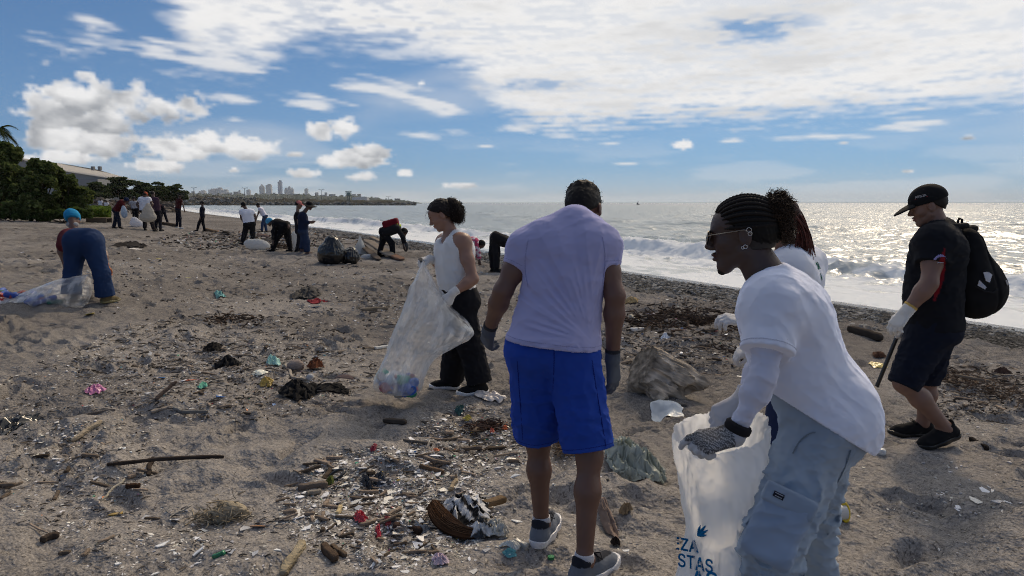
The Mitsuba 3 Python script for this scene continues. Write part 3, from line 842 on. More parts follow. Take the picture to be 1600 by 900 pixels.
class Person:
    def __init__(s, label, J, bulk=1.0, hs=1.0, res=0.02, face=(0, 1, 0), group=None, skin=(0.10, 0.055, 0.036), female=False, tb=1.0):
        s.tb = tb
        s.key = thing('person', label, 'person', group)
        s.J = {k: np.asarray(v, float) for k, v in J.items()}
        j, s.bulk, s.hs, s.res, s.skin = s.J, bulk, hs, res, np.array(skin)
        s.pel = (j['hL'] + j['hR']) / 2
        s.lat = unit(j['sR'] - j['sL'] + 0.6 * (j['hR'] - j['hL']))           # towards the person's right
        s.spine = unit(j['neck'] - s.pel)
        s.front = unit(np.cross(s.spine, s.lat))
        f = unit(face)
        up = unit(j['head'] - j['neck']); up = s.spine * 0.3 + up if 'up' not in j else j['up']
        left = unit(np.cross(up, f)); up = np.cross(f, left)
        s.H = np.stack([f, left, up], 1)                                     # head frame: columns forward, left, up
        s.female = female

    # -- the torso as spans between left and right points
    def torso(s, p, off=0.0, chest=1.0, waist=1.0, hip=1.0, shoulder=True):
        j, b = s.J, s.bulk * s.tb
        n = j['neck']
        L = np.linalg.norm(n - s.pel)
        w = lambda t, half, fwd: (s.pel + (n - s.pel) * t - s.lat * half + s.front * fwd, s.pel + (n - s.pel) * t + s.lat * half + s.front * fwd)
        hp, wa, ri, ch = w(-0.02, 0.078 * b, -0.012), w(0.32, 0.062 * b * waist, 0.008), w(0.55, 0.070 * b, 0.005), w(0.76, 0.088 * b, -0.005)
        rh, rw, rr, rc = 0.106 * b * hip + off, 0.096 * b * waist + off, 0.102 * b * chest + off, 0.100 * b * chest + off
        ds = [cone(p, hp[0], hp[1], rh, rh), cone(p, hp[0], wa[0], rh, rw), cone(p, hp[1], wa[1], rh, rw), cone(p, wa[0], ri[0], rw, rr), cone(p, wa[1], ri[1], rw, rr),
              cone(p, ri[0], ch[0], rr, rc), cone(p, ri[1], ch[1], rr, rc), cone(p, ch[0], ch[1], rc, rc)]
        if shoulder:
            ds += [cone(p, ch[0], j['sL'], rc * 0.8, 0.062 * b + off), cone(p, ch[1], j['sR'], rc * 0.8, 0.062 * b + off),
                   cone(p, n - s.spine * 0.03, j['sL'], 0.050 * b + off, 0.056 * b + off), cone(p, n - s.spine * 0.03, j['sR'], 0.050 * b + off, 0.056 * b + off)]
        return union(ds, 0.07)

    def arm(s, p, S, off=0.0):
        j, b = s.J, s.bulk
        a, e, w = j['s' + S], j['e' + S], j['w' + S]
        m = e + (w - e) * 0.28
        return union([cone(p, a, a + (e - a) * 0.5, 0.058 * b + off, 0.051 * b + off), cone(p, a + (e - a) * 0.5, e, 0.051 * b + off, 0.041 * b + off),
                      cone(p, e, m, 0.041 * b + off, 0.043 * b + off), cone(p, m, w, 0.043 * b + off, 0.028 * b + off)], 0.03)

    def leg(s, p, S, off=0.0):
        j, b = s.J, s.bulk
        h, k, a = j['h' + S], j['k' + S], j['a' + S]
        back = -s.front
        m = k + (a - k) * 0.33 + back * 0.012
        return union([cone(p, h, k, 0.094 * b + off, 0.056 * b + off), cone(p, k, m, 0.050 * b + off, 0.052 * b + off), cone(p, m, a, 0.052 * b + off, 0.033 * b + off),
                      cone(p, a, a + (j['t' + S] - a) * 0.35, 0.036 + off, 0.03 + off)], 0.04)

    def hp(s, *v):
        return s.J['head'] + s.H @ (np.array(v) * s.hs)

    def head(s, p):
        q = ((p - s.J['head']) @ s.H) / s.hs
        c = lambda a, b, ra, rb: cone(q, np.array(a), np.array(b), ra, rb)
        fem = 0.85 if s.female else 1.0
        d = union([ell(q, np.array([-0.014, 0, 0.036]), (0.100, 0.077, 0.086)), c((0.03, 0, 0.03), (0.045, 0, -0.055), 0.060, 0.044)], 0.04)
        d = union([d, c((0.0, 0.046, -0.052), (0.060, 0.014, -0.094), 0.021, 0.018 * fem), c((0.0, -0.046, -0.052), (0.060, -0.014, -0.094), 0.021, 0.018 * fem), c((0.068, 0.010, -0.098), (0.068, -0.010, -0.098), 0.017, 0.017),
                   ell(q, np.array([0.056, 0.042, -0.020]), (0.03, 0.024, 0.024)), ell(q, np.array([0.056, -0.042, -0.020]), (0.03, 0.024, 0.024))], 0.025)
        d = union([d, c((0.080, -0.030, 0.024), (0.080, 0.030, 0.024), 0.013, 0.013)], 0.02)
        for sy in (-1, 1):
            d = smax(d, -ell(q, np.array([0.098, sy * 0.032, 0.006]), (0.018, 0.018, 0.011)), 0.012)
            d = smin(d, ell(q, np.array([0.076, sy * 0.032, 0.004]), (0.014, 0.016, 0.0125)), 0.006)
        d = union([d, c((0.088, 0, 0.012), (0.113, 0, -0.024), 0.008, 0.0105), c((0.100, -0.012, -0.031), (0.100, 0.012, -0.031), 0.0075, 0.0075)], 0.012)
        d = union([d, ell(q, np.array([0.094, 0, -0.054]), (0.011, 0.024, 0.0075)), ell(q, np.array([0.092, 0, -0.068]), (0.011, 0.021, 0.008))], 0.006)
        d = smax(d, -ell(q, np.array([0.106, 0, -0.061]), (0.012, 0.023, 0.0022)), 0.004)
        for sy in (-1, 1):
            e = ell(q, np.array([-0.012, sy * 0.081, -0.004]), (0.021, 0.009, 0.033))
            e = smax(e, -ell(q, np.array([-0.006, sy * 0.092, -0.002]), (0.011, 0.007, 0.019)), 0.006)
            d = smin(d, e, 0.010)
        return d * s.hs

    def neckd(s, p, off=0.0):
        a, b = s.J['neck'], s.hp(-0.022, 0, -0.05)
        r = 0.048 if s.female else 0.056
        return cone(p, a - s.spine * 0.03, b, (r + 0.012) * s.bulk ** 0.5 + off, r * s.hs + off)

    def bounds(s, keys, pad):
        v = np.array([s.J[k] for k in keys])
        return v.min(0) - pad, v.max(0) + pad

    def body(s, head_res=None, res=None, arms=True, legs=True, hands=False, color=None, fine=False, leg_off=0.0, arm_off=0.0):
        """skin: head and neck finely, the rest more coarsely, in one mesh"""
        hr, r = head_res or s.res, res or s.res
        parts = []
        f1 = lambda p: smin(s.head(p), s.neckd(p), 0.02)
        c = s.J['head']
        lo, hi = c - 0.17 * s.hs, c + 0.17 * s.hs
        lo = np.minimum(lo, s.J['neck'] - 0.05)
        hi = np.maximum(hi, s.J['neck'] + 0.05)
        parts.append(net(f1, lo, hi, hr))

        def f2(p):
            ds = [s.torso(p, -0.006), s.neckd(p)]
            if arms:
                ds += [s.arm(p, 'L', arm_off), s.arm(p, 'R', arm_off)]
            if legs:
                ds += [s.leg(p, 'L', leg_off), s.leg(p, 'R', leg_off)]
            if hands:
                for S in 'LR':
                    e, w = s.J['e' + S], s.J['w' + S]
                    d = unit(w - e)
                    ds += [cone(p, w, w + d * 0.09, 0.03, 0.034), cone(p, w + d * 0.09, w + d * 0.16, 0.03, 0.018)]
            d = union(ds, 0.03)
            return np.maximum(d, (p - s.J['neck']) @ s.spine - 0.035)
        f3 = f2
        lo, hi = s.bounds([k for k in s.J if k not in ('head', 'up')], 0.16)
        parts.append(net(f3, lo, hi, r))
        m = cat_mesh(parts)
        col = s.skin * np.ones((len(m[0]), 1))
        if fine:
            q = ((m[0] - s.J['head']) @ s.H) / s.hs
            col = col * (0.86 + 0.28 * meshkit.fbm(m[0] * 18, 3, 4))[:, None]
            lip = np.exp(-((q[:, 2] + 0.061) / 0.010) ** 4) * (q[:, 0] > 0.085) * (np.abs(q[:, 1]) < 0.026)
            col = col * (1 - lip[:, None]) + lip[:, None] * (s.skin * np.array([1.15, 0.8, 0.85]))
        if color is not None:
            col = color(m[0], col)
        return put('body', m, 'skin', col, s.key)

    def cloth(s, name, f, lo, hi, color, res=None, mat='cloth', label=None, parent=None):
        m = net(f, lo, hi, res or s.res)
        s.fields = {**getattr(s, 'fields', {}), name: f}
        c = color(m[0]) if callable(color) else color
        return put(name, m, mat, c, parent or s.key, label=label)

    def shirt(s, color, sleeve=0.5, hem=-0.1, off=0.02, fold=0.006, fold_dir=None, fold_f=(3.0, 16.0), res=None, neck=0.075, loose=0.0, sleeve_off=0.018, name='shirt', kind='tee', hem_dir=None, chest=1.0, waist=1.1, hip=1.0, extra=None, label=None, seed=3, flare=0.0):
        j = s.J
        fd = s.lat * 0.7 + s.spine * 0.5 if fold_dir is None else np.asarray(fold_dir, float)
        M = aniso(fd, *fold_f)
        L = np.linalg.norm(j['neck'] - s.pel)
        hd = s.spine if hem_dir is None else unit(hem_dir)
        hp = s.pel + (j['neck'] - s.pel) * hem

        def f(p):
            t = (p - hp) @ hd
            disp = fold * (ridged(p, M, seed) - 0.35) + fold * 0.5 * (ridged(p, aniso(s.lat, 4, 20), seed + 7) - 0.35) if fold else 0.0
            disp = disp * (0.25 + 0.75 * sstep(0.0, 0.09, t))
            d = s.torso(p, off + loose * 0.5, chest=chest, waist=waist, hip=hip, shoulder=kind != 'tank') - disp
            if flare:
                d = d - flare * sstep(0.35 * L, 0.0, t)
            if kind == 'tank':
                for S in 'LR':
                    a = j['s' + S]
                    mid = s.pel + (j['neck'] - s.pel) * 0.72 + (a - j['neck']) * 0.42
                    d = smin(d, cone(p, mid, j['neck'] + (a - j['neck']) * 0.45 + s.spine * 0.02, 0.07, 0.045), 0.03)
                    d = smax(d, -cone(p, a + s.spine * 0.03 + s.lat * (0.03 if S == 'R' else -0.03), a - s.spine * 0.13 + s.lat * (0.035 if S == 'R' else -0.035), 0.052, 0.055), 0.01)
                d = smax(d, -cone(p, j['neck'] + s.spine * 0.05, j['neck'] + s.front * 0.10 - s.spine * 0.03, 0.06, 0.055), 0.01)
            else:
                for S in 'LR':
                    a, e, w = j['s' + S], j['e' + S], j['w' + S]
                    so = sleeve_off
                    if sleeve <= 1:
                        end = a + (e - a) * sleeve
                        g = cone(p, a, end, 0.056 * s.bulk + so, 0.052 * s.bulk + so * 1.5) - disp * 0.6
                        g = np.maximum(g, (p - end) @ unit(e - a))
                    else:
                        end = e + (w - e) * (sleeve - 1)
                        g = union([cone(p, a, e, 0.058 * s.bulk + so, 0.044 * s.bulk + so), cone(p, e, end, 0.044 * s.bulk + so, 0.034 * s.bulk + so * 0.7)], 0.03) - disp * 0.8
                        g = np.maximum(g, (p - end) @ unit(w - e))
                    d = smin(d, g, 0.035)
                d = smax(d, -cone(p, j['neck'] - s.spine * 0.03 + s.front * 0.015, j['neck'] + unit(j['head'] - j['neck']) * 0.14, neck * 0.92, neck * 1.25), 0.008)
            if extra is not None:
                d = extra(p, d)
            d = np.maximum(d, -t)
            return d
        keys = ['neck', 'sL', 'sR', 'hL', 'hR', 'eL', 'eR'] + (['wL', 'wR'] if sleeve > 1 else [])
        lo, hi = s.bounds(keys, 0.22 * s.bulk)
        return s.cloth(name, f, lo, hi, color, res, label=label)

    def trousers(s, color, end=1.0, top=0.14, wide=(0.0, 0.0, 0.0), fold=0.004, res=None, name='trousers', label=None, extra=None, fold_f=(16, 5), hip=1.03, seed=5, soft=0.05, drop=0.0, lscale=(1.0, 1.0)):
        """end: 1 = ankle, 0.5 = knee; wide: extra radius at hip, knee, hem"""
        j, b = s.J, s.bulk

        m1 = aniso(unit(j['kL'] - j['hL']), fold_f[0] * 0.35, fold_f[0])
        m2 = aniso(s.lat, fold_f[1] * 0.8, fold_f[1] * 4)

        def f(p):
            ds = []
            kn = np.minimum(np.linalg.norm(p - j['kL'], axis=1), np.linalg.norm(p - j['kR'], axis=1))
            disp = fold * (ridged(p, m1, seed) - 0.35) + fold * 1.1 * (ridged(p, m2, seed + 2) - 0.35) * (0.5 + np.exp(-(kn / 0.2) ** 2)) if fold else 0.0
            c = s.torso(p, 0.012 + wide[0] * 0.4, hip=hip, shoulder=False) - disp * 0.5
            c = np.maximum(c, (p - (s.pel + (j['neck'] - s.pel) * top)) @ s.spine)
            down = unit(s.pel - j['neck'])
            c = smax(c, (p - (s.pel + down * (0.10 + drop))) @ down, 0.08)
            for S in 'LR':
                h, k, a = j['h' + S], j['k' + S], j['a' + S]
                ls = lscale[S == 'R']
                rh, rk, ra = (0.100 * b + wide[0]) * (1 + ls) / 2, (0.064 * b + wide[1]) * ls, (0.05 * b + wide[2]) * ls
                if end <= 0.55:
                    e = h + (k - h) * (end / 0.5)
                    ax, tt = unit(k - h), (p - e) @ unit(k - h)
                    g = cone(p, h, e, rh, ra) - disp * (0.3 + 0.7 * sstep(0.0, -0.08, tt))
                else:
                    e = k + (a - k) * ((end - 0.5) / 0.5)
                    tt = (p - e) @ unit(a - k)
                    g = smin(cone(p, h, k, rh, rk), cone(p, k, e, rk, ra), 0.05) - disp * (0.3 + 0.7 * sstep(0.0, -0.08, tt))
                ds.append(np.maximum(g, tt))
            legs = smin(ds[0], ds[1], 0.02)
            d = smin(c, legs, soft)
            if extra is not None:
                d = extra(p, d)
            return d
        keys = ['hL', 'hR', 'kL', 'kR'] + (['aL', 'aR'] if end > 0.55 else [])
        lo, hi = s.bounds(keys, 0.24 * b)
        return s.cloth(name, f, lo, hi, color, res, label=label)

    def hand(s, S, d, n, curl=(0.5, 0.6, 0.4), color=(0.6, 0.58, 0.55), res=None, name='glove', thumb=0.4, size=1.0, cuff=0.06, cuff_color=None, spread=0.08, label=None, index_curl=None, pattern=None):
        """a gloved hand: fingers along d, the palm facing n"""
        w = s.J['w' + S]
        d = unit(d); n = np.asarray(n, float); n = unit(n - d * (n @ d))
        t = np.cross(d, n) * (1 if S == 'R' else -1)                 # towards the thumb
        P = lambda x, y, z: w + (d * x + t * y + n * z) * size
        prims = []
        base = [(0.092, 0.030), (0.097, 0.010), (0.092, -0.011), (0.082, -0.030)]
        leng = [0.074, 0.082, 0.075, 0.058]
        for k, (bx, by) in enumerate(base):
            b = P(bx, by, 0.002)
            prims.append((P(0.0, by * 0.55, 0), b, 0.018, 0.0145))
            c = curl if not (k == 0 and index_curl) else index_curl
            ang, cur = 0.0, b
            for q, fr in enumerate((0.45, 0.30, 0.25)):
                ang += c[q] * (1 + 0.06 * k)
                dirv = d * math.cos(ang) + n * math.sin(ang) + t * (by * spread * 20 * 0.15)
                nx = cur + unit(dirv) * leng[k] * fr * size
                prims.append((cur, nx, (0.0108 - 0.0008 * q), (0.0100 - 0.0008 * q)))
                cur = nx
        th0, th1 = P(0.022, 0.022, 0.006), P(0.055, 0.045, 0.014 + 0.02 * thumb)
        th2 = P(0.085, 0.052 - 0.02 * thumb, 0.024 + 0.03 * thumb); th3 = P(0.108, 0.046 - 0.03 * thumb, 0.030 + 0.036 * thumb)
        cu = -unit(s.J['w' + S] - s.J['e' + S])

        def f(p):
            pal = union([cone(p, a, b, ra * size, rb * size) for a, b, ra, rb in prims if np.allclose(ra, 0.018)], 0.016)
            th = union([cone(p, th0, th1, 0.019 * size, 0.0135 * size), cone(p, th1, th2, 0.0132 * size, 0.0118 * size), cone(p, th2, th3, 0.0115 * size, 0.0095 * size)], 0.008)
            fi = [cone(p, a, b, ra * size, rb * size) for a, b, ra, rb in prims if ra != 0.018]
            dd = pal
            for k in range(4):
                dd = smin(dd, union(fi[3 * k:3 * k + 3], 0.006), 0.006)
            dd = smin(dd, th, 0.010)
            if cuff:
                c = cone(p, w + cu * cuff, w, 0.036 * s.bulk, 0.032 * s.bulk)
                c = np.maximum(c, (p - (w + cu * cuff)) @ cu)
                c = c - 0.0015 * np.sin(((p - w) @ cu) * 900)
                dd = smin(dd, c, 0.015)
            return dd
        col = color
        m = net(f, w - 0.23, w + 0.23, res or max(s.res * 0.5, 0.004), margin=0.008)
        c = np.ones((len(m[0]), 1)) * np.asarray(color, float)
        if cuff_color is not None:
            x = (m[0] - w) @ cu
            c = np.where((x > cuff - 0.014)[:, None], np.asarray(cuff_color, float), c)
        if pattern is not None:
            c = pattern(m[0], c, w, d, t, n)
        return put(name, m, 'cloth', c, s.key, label=label)

    def shoe(s, S, upper, sole, res=None, size=1.0, up=None, name='shoe', collar=None, laces=False, thick=0.030):
        """from the ankle joint to the toe joint t: the sole lies under the line heel-toe"""
        a, t = s.J['a' + S], s.J['t' + S]
        u = np.array([0, 0, 1.0]) if up is None else unit(up)
        d = t - a; d = unit(d - u * (d @ u)) if up is None else unit(d - u * (d @ u))
        l = np.cross(u, d)
        h = (a - t) @ u                                                # ankle above toe point
        o = a - u * h                                                  # below the ankle, at toe level
        M = np.stack([d, l, u], 1)
        z0 = -0.028
        g = lambda x, y, z: np.array([x, y, z])

        def shape(q):
            return union([cone(q, g(-0.040, 0, 0.012), g(0.055, 0, 0.010), 0.038, 0.042), cone(q, g(0.055, 0.002, 0.010), g(0.150, 0.004, 0.004), 0.043, 0.040), cone(q, g(0.15, 0.004, 0.004), g(0.185, 0.0, 0.0), 0.040, 0.028)], 0.03)

        def fu(p):
            q = ((p - o) @ M) / size
            d1 = union([shape(q), cone(q, g(-0.022, 0, 0.03), g(-0.012, 0, 0.085), 0.040, 0.040), cone(q, g(0.02, 0, 0.05), g(0.11, 0, 0.022), 0.036, 0.030)], 0.025)
            d1 = smax(d1, -cone(q, g(-0.010, 0, 0.07), g(-0.002, 0, 0.16), 0.028, 0.042), 0.006)
            top = q[:, 2] - (0.082 - 0.10 * np.maximum(q[:, 0] - 0.0, 0) + 0.02 * sstep(-0.02, -0.05, q[:, 0]))
            d1 = smax(d1, top, 0.006)
            return np.maximum(d1, z0 + thick - 0.004 - q[:, 2]) * size

        def fs(p):
            q = ((p - o) @ M) / size
            d1 = shape(q * np.array([1, 1, 0.6])) - 0.006
            wav = 0.004 * np.sin(q[:, 0] * 40)
            roc = 0.012 * sstep(0.12, 0.20, q[:, 0]) + 0.006 * sstep(-0.03, -0.075, q[:, 0])
            return np.maximum(np.maximum(d1, z0 + roc - q[:, 2]), q[:, 2] - (z0 + thick + roc * 0.7 + wav)) * size
        r = res or max(s.res * 0.6, 0.004)
        lo, hi = o - 0.26 * size, o + 0.26 * size
        m = net(fu, lo, hi, r, 0.01)
        c = np.ones((len(m[0]), 1)) * np.asarray(upper, float)
        if collar is not None:
            q = ((m[0] - o) @ M) / size
            c = np.where((q[:, 2] > 0.062 - 0.1 * np.maximum(q[:, 0], 0))[:, None], np.asarray(collar, float), c)
        k = put(name, m, 'cloth', c, s.key)
        put('sole', net(fs, lo, hi, r, 0.01), 'plastic', sole, k)
        if laces:
            parts = []
            for i in range(4):
                x = 0.060 + 0.020 * i
                z = 0.074 - 0.0125 * i
                pts = [o + M @ (g(x, -0.026, z - 0.018) * size), o + M @ (g(x + .006, -0.01, z) * size), o + M @ (g(x + .006, 0.01, z) * size), o + M @ (g(x, 0.026, z - 0.018) * size)]
                parts.append(tube(pts, 0.0028 * size, 5))
            for sy in (-1, 1):
                parts.append(tube([o + M @ (g(0.062, 0, .078) * size), o + M @ (g(0.068, sy * .026, .088) * size), o + M @ (g(0.060, sy * .044, .066) * size), o + M @ (g(0.062, 0, .076) * size)], 0.0026 * size, 5))
            put('laces', cat_mesh(parts), 'cloth', laces if laces is not True else upper, k)
        return k

    def hair(s, kind, color=(0.012, 0.010, 0.009), res=None, grow=0.012, line=0.055, low=-0.045, bump=0.004, extra=None, name='hair'):
        """a cap of hair over the skull: line = how far forward it starts, low = how far down the nape it goes"""
        def f(p):
            q = ((p - s.J['head']) @ s.H) / s.hs
            d = ell(q, np.array([-0.016, 0, 0.038]), (0.100 + grow, 0.077 + grow, 0.086 + grow))
            d = smin(d, cone(q, np.array([-0.05, 0, 0.0]), np.array([-0.045, 0, low + 0.03]), 0.062 + grow * 0.5, 0.052 + grow * 0.5), 0.03)
            # hairline: rises over the forehead, passes in front of the ear, drops behind it
            cut = (q[:, 0] - line) * 0.86 - (q[:, 2] - 0.085) * 0.9
            cut2 = (q[:, 0] - 0.012) * 1.0 - (q[:, 2] - 0.012) * 0.75
            d = smax(d, np.maximum(cut, cut2 * 0.8), 0.006)
            d = np.maximum(d, low - q[:, 2])
            for sy in (-1, 1):
                d = smax(d, -ell(q, np.array([-0.008, sy * 0.088, -0.006]), (0.022, 0.022, 0.032)), 0.006)
            if kind == 'rows':
                ang = np.arctan2(q[:, 1], q[:, 2] - 0.01 + 0.02 * (q[:, 0] < -9))
                d = d - bump * (np.abs(np.sin(ang * 6.0)) - 0.5) - 0.0008 * np.sin(q[:, 0] * 520 + 6 * ang)
            elif kind == 'curly':
                d = d - bump * 2.2 * (meshkit.fbm(q * 60, 3, 6) - 0.5) * 2
            else:
                d = d - bump * (meshkit.fbm(q * 90, 2, 6) - 0.5) * 2
            if extra is not None:
                d = extra(q, d)
            return d * s.hs
        c = s.J['head']
        m = net(f, c - 0.30 * s.hs, c + 0.30 * s.hs, res or s.res, 0.012)
        col = np.asarray(color) * (0.7 + 0.6 * meshkit.fbm(m[0] * 90, 2, 3))[:, None]
        return put(name, m, 'hair', col, s.key)

    def curls(s, center, radii, n, color, length=0.05, rad=0.0022, seed=1, parent=None, coil=0.010, M=None, drop=0.0):
        Rr = np.random.default_rng(seed)
        parts = []
        M = s.H if M is None else M
        for k in range(n):
            d = unit(Rr.normal(0, 1, 3))
            b = d * np.asarray(radii) * Rr.uniform(0.55, 0.95)
            t = np.linspace(0, 1, 9)
            L = length * Rr.uniform(0.5, 1.2)
            u = unit(np.cross(d, Rr.normal(0, 1, 3))); w = np.cross(d, u)
            ph = Rr.uniform(0, 6)
            c = b + d * t[:, None] * L + coil * Rr.uniform(.5, 1.2) * (np.cos(t * 9 + ph)[:, None] * u + np.sin(t * 9 + ph)[:, None] * w)
            pts = np.asarray(center) + (c @ M.T) * s.hs
            pts[:, 2] -= drop * t ** 2
            parts.append(tube(pts, np.linspace(rad, rad * .6, 9) * s.hs, 4, False))
        m = cat_mesh(parts)
        return put('curls', m, 'hair', np.asarray(color) * np.repeat(Rr.uniform(0.6, 1.6, n), 36)[:, None], parent or s.key)

    def eyes(s, iris=(0.03, 0.018, 0.01)):
        for sy in (-1, 1):
            m = trimesh.creation.icosphere(subdivisions=3, radius=0.0118 * s.hs)
            c = s.hp(0.0825, sy * 0.032, 0.003)
            v = np.array(m.vertices)
            q = unit(s.H @ np.array([0.94, sy * 0.1, -0.3]))
            co = (v @ q) / (0.0118 * s.hs)
            col = np.where((co > 0.86)[:, None], np.array(iris), np.array([0.55, 0.5, 0.47]))
            col = np.where((co > 0.965)[:, None], 0.004, col)
            k = put('eye', (v + c, np.array(m.faces)), 'gloss', col, s.key)


def face_lines(P, color=(0.012, 0.009, 0.008), lid=True):
    """eyebrows and lash lines, laid on the skin of the face"""
    for sy in (-1, 1):
        q = np.array([[0.16, sy * y, z] for y, z in ((0.014, 0.020), (0.024, 0.0255), (0.036, 0.0275), (0.046, 0.0225))])
        p = on_field(P.head, P.J['head'] + (q * P.hs) @ P.H.T, -P.H[:, 0])
        put('eyebrow', tube(p + P.H[:, 0] * 0.0006, np.array([0.0022, 0.0032, 0.0030, 0.0014]) * P.hs, 6), 'hair', color, P.key)
        if lid:
            q = np.array([[0.16, sy * y, z] for y, z in ((0.020, 0.000), (0.027, -0.003), (0.036, -0.0035), (0.045, 0.000))])
            p = on_field(P.head, P.J['head'] + (q * P.hs) @ P.H.T, -P.H[:, 0])
            put('eyelashes', tube(p + P.H[:, 0] * 0.0006, np.array([0.0010, 0.0019, 0.0022, 0.0014]) * P.hs, 6), 'hair', color, P.key)


def on_field(f, p, d, far=0.3):
    """slides points along d onto the surface f = 0"""
    p = np.asarray(p, float).copy()
    d = np.asarray(d, float)
    d = d / np.linalg.norm(d, axis=-1, keepdims=True)
    for _ in range(40):
        p = p + np.clip(f(p), -0.05, 0.05)[:, None] * d * 0.8
    return p


def stitch(P, name, c, axis, color, r=0.0014, R_=0.34, n=72, part='stitching', keep=None, mat='cloth'):
    """a line of stitching round a garment, in the plane through c across axis"""
    ax = unit(axis); e1 = unit(np.cross(ax, [0.2, 0.9, 0.3])); e2 = np.cross(ax, e1)
    t = np.linspace(0, 2 * np.pi, n)[:, None]
    d = np.cos(t) * e1 + np.sin(t) * e2
    p = on_field(P.fields[name], c + d * R_, -d)
    ok = np.abs(P.fields[name](p)) < 0.004
    if keep is not None:
        ok &= keep(p)
    runs = np.split(np.arange(n), np.where(np.diff(ok.astype(int)) != 0)[0] + 1)
    parts = [tube(p[i], r, 5) for i in runs if ok[i[0]] and len(i) > 3]
    if parts:
        put(part, cat_mesh(parts), mat, color, P.key)


def seam_line(P, name, pts, d, color, r=0.0018, part='seam'):
    p = on_field(P.fields[name], np.asarray(pts, float), d)
    put(part, tube(p, r, 5), 'cloth', color, P.key)


def cap_on(P, color, res, print_=None, brim=0.085, name='cap', brim_drop=-0.02, key=None):
    def f(p):
        q = ((p - P.J['head']) @ P.H) / P.hs
        d = ell(q, np.array([-0.014, 0, 0.042]), (0.116, 0.094, 0.098))
        return np.maximum(d, 0.026 - 0.10 * (q[:, 0] + 0.02) * 0.6 - q[:, 2] + 0.0) * P.hs

    def fb(p):
        q = ((p - P.J['head']) @ P.H) / P.hs
        z = 0.040 - 7.5 * q[:, 1] ** 2 * 0.35 + (q[:, 0] - 0.09) * brim_drop * 10 - (q[:, 0] - 0.09) ** 2 * 2.0
        rim = np.sqrt((np.maximum(q[:, 0] - 0.06, 0) / (0.055 + brim)) ** 2 + (q[:, 1] / 0.088) ** 2) - 1
        d = np.maximum(np.abs(q[:, 2] - z) - 0.0045, rim * 0.07)
        return np.maximum(d, 0.075 - q[:, 0]) * P.hs
    c = P.J['head']
    k = put(name, net(f, c - 0.24, c + 0.24, res, 0.01), 'cloth', color, key or P.key)
    put('brim', net(fb, c - 0.26, c + 0.26, res * 0.75, 0.012), 'cloth', color, k)
    return k


def figure(px, Y, **more):
    """joints from pixel positions: name -> (px, py) at depth Y or (px, py, own depth)"""
    J = {}
    for k, v in px.items():
        J[k] = at(v[0], v[1], v[2] if len(v) > 2 else Y)
    return J


def grounded(J, S='LR', foot=0.26, dirs=None, lift=0.0):
    """puts the feet on the sand: toe joints from the ankles"""
    for k in S:
        a = J['a' + k]
        d = unit(np.array([*(dirs[k] if dirs else (0, 1)), 0.0]))
        z = beach_z(np.array([a[0] + d[0] * .06]), np.array([a[1] + d[1] * .06]))[0]
        J['a' + k] = np.array([a[0], a[1], z + 0.085 + lift])
        J['t' + k] = np.array([a[0] + d[0] * foot * 0.6, a[1] + d[1] * foot * 0.6, z + 0.026])
    return J
# ------------------------------------------------------------------ the six people nearest the camera
def two_tone(m0, a, b):
    return np.where(m0[:, None], np.asarray(a, float), np.asarray(b, float))


# 1: man in lavender shirt and blue shorts, walking away
J = figure({'head': (912, 331, 3.33), 'neck': (899, 337, 3.12), 'sL': (821, 388, 3.12), 'sR': (940, 386, 3.08), 'eL': (786, 455, 3.08), 'eR': (961, 462, 3.0), 'wL': (763, 519, 3.22), 'wR': (957, 562, 3.04),
            'hL': (832, 546, 3.04), 'hR': (894, 546, 3.00), 'kL': (841, 690, 3.12), 'kR': (921, 712, 2.90), 'aL': (846, 812, 3.12), 'aR': (913, 868, 2.78)}, 3.0)
grounded(J, dirs={'L': (0.35, 0.94), 'R': (0.72, 0.7)})
P1 = Person('man in lavender t-shirt and bright blue shorts walking away with grey gloves', J, bulk=0.96, tb=0.88, res=0.008, face=(0.35, 0.8, -0.55), skin=(0.125, 0.062, 0.043))
P1.body(head_res=0.005, res=0.007, fine=True)


def p1_extra(p, d):
    # the curved hem dips at the right side; folds gather towards the right hip
    q = (p - (J['hR'] + np.array([0.07, 0.02, 0.06])))
    r = np.linalg.norm(q, axis=1)
    a = np.arctan2(q[:, 2], -q[:, 0])
    return d - 0.011 * np.exp(-((r - 0.26) / 0.17) ** 2) * ((1 - 2 * np.abs(meshkit.fbm(np.stack([a * 7.5, r * 2.2, a * 0], -1), 2, 5) - 0.5)) ** 3 - 0.4)


def p1_color(v):
    col = np.ones((len(v), 1)) * np.array([0.35, 0.35, 0.555])
    return col * (0.95 + 0.1 * meshkit.fbm(v * 9, 3, 2))[:, None]


P1.shirt(p1_color, sleeve=0.44, hem=0.05, off=0.013, loose=0.010, flare=0.024, fold=0.004, fold_dir=(0.85, 0.1, 0.45), fold_f=(3.0, 13), extra=p1_extra, res=0.007, sleeve_off=0.007, waist=1.10, chest=1.03, hip=1.0, hem_dir=unit(np.array([0.10, 0, 1.0])))
# collar print, hardly readable
for k, (txt, w) in enumerate([('JAMII', 0.012)]):
    tmh = meshkit.text_mesh(txt, 0.016, 0.0016)
    v = np.array(tmh.vertices); v[:, 0] -= v[:, 0].mean()
    o = J['neck'] + np.array([-0.010, -0.078, -0.012])
    e1, e2 = unit([1, 0.05, 0.02]), unit([0, 0.75, 0.66])
    n_ = np.cross(e1, e2)
    vv = o + v[:, :1] * e1 + v[:, 1:2] * e2 + (v[:, 2:3] + 0.002) * n_
    put('collar_print', (vv, np.array(tmh.faces)), 'matte', (0.05, 0.06, 0.10), P1.key, smooth=False)


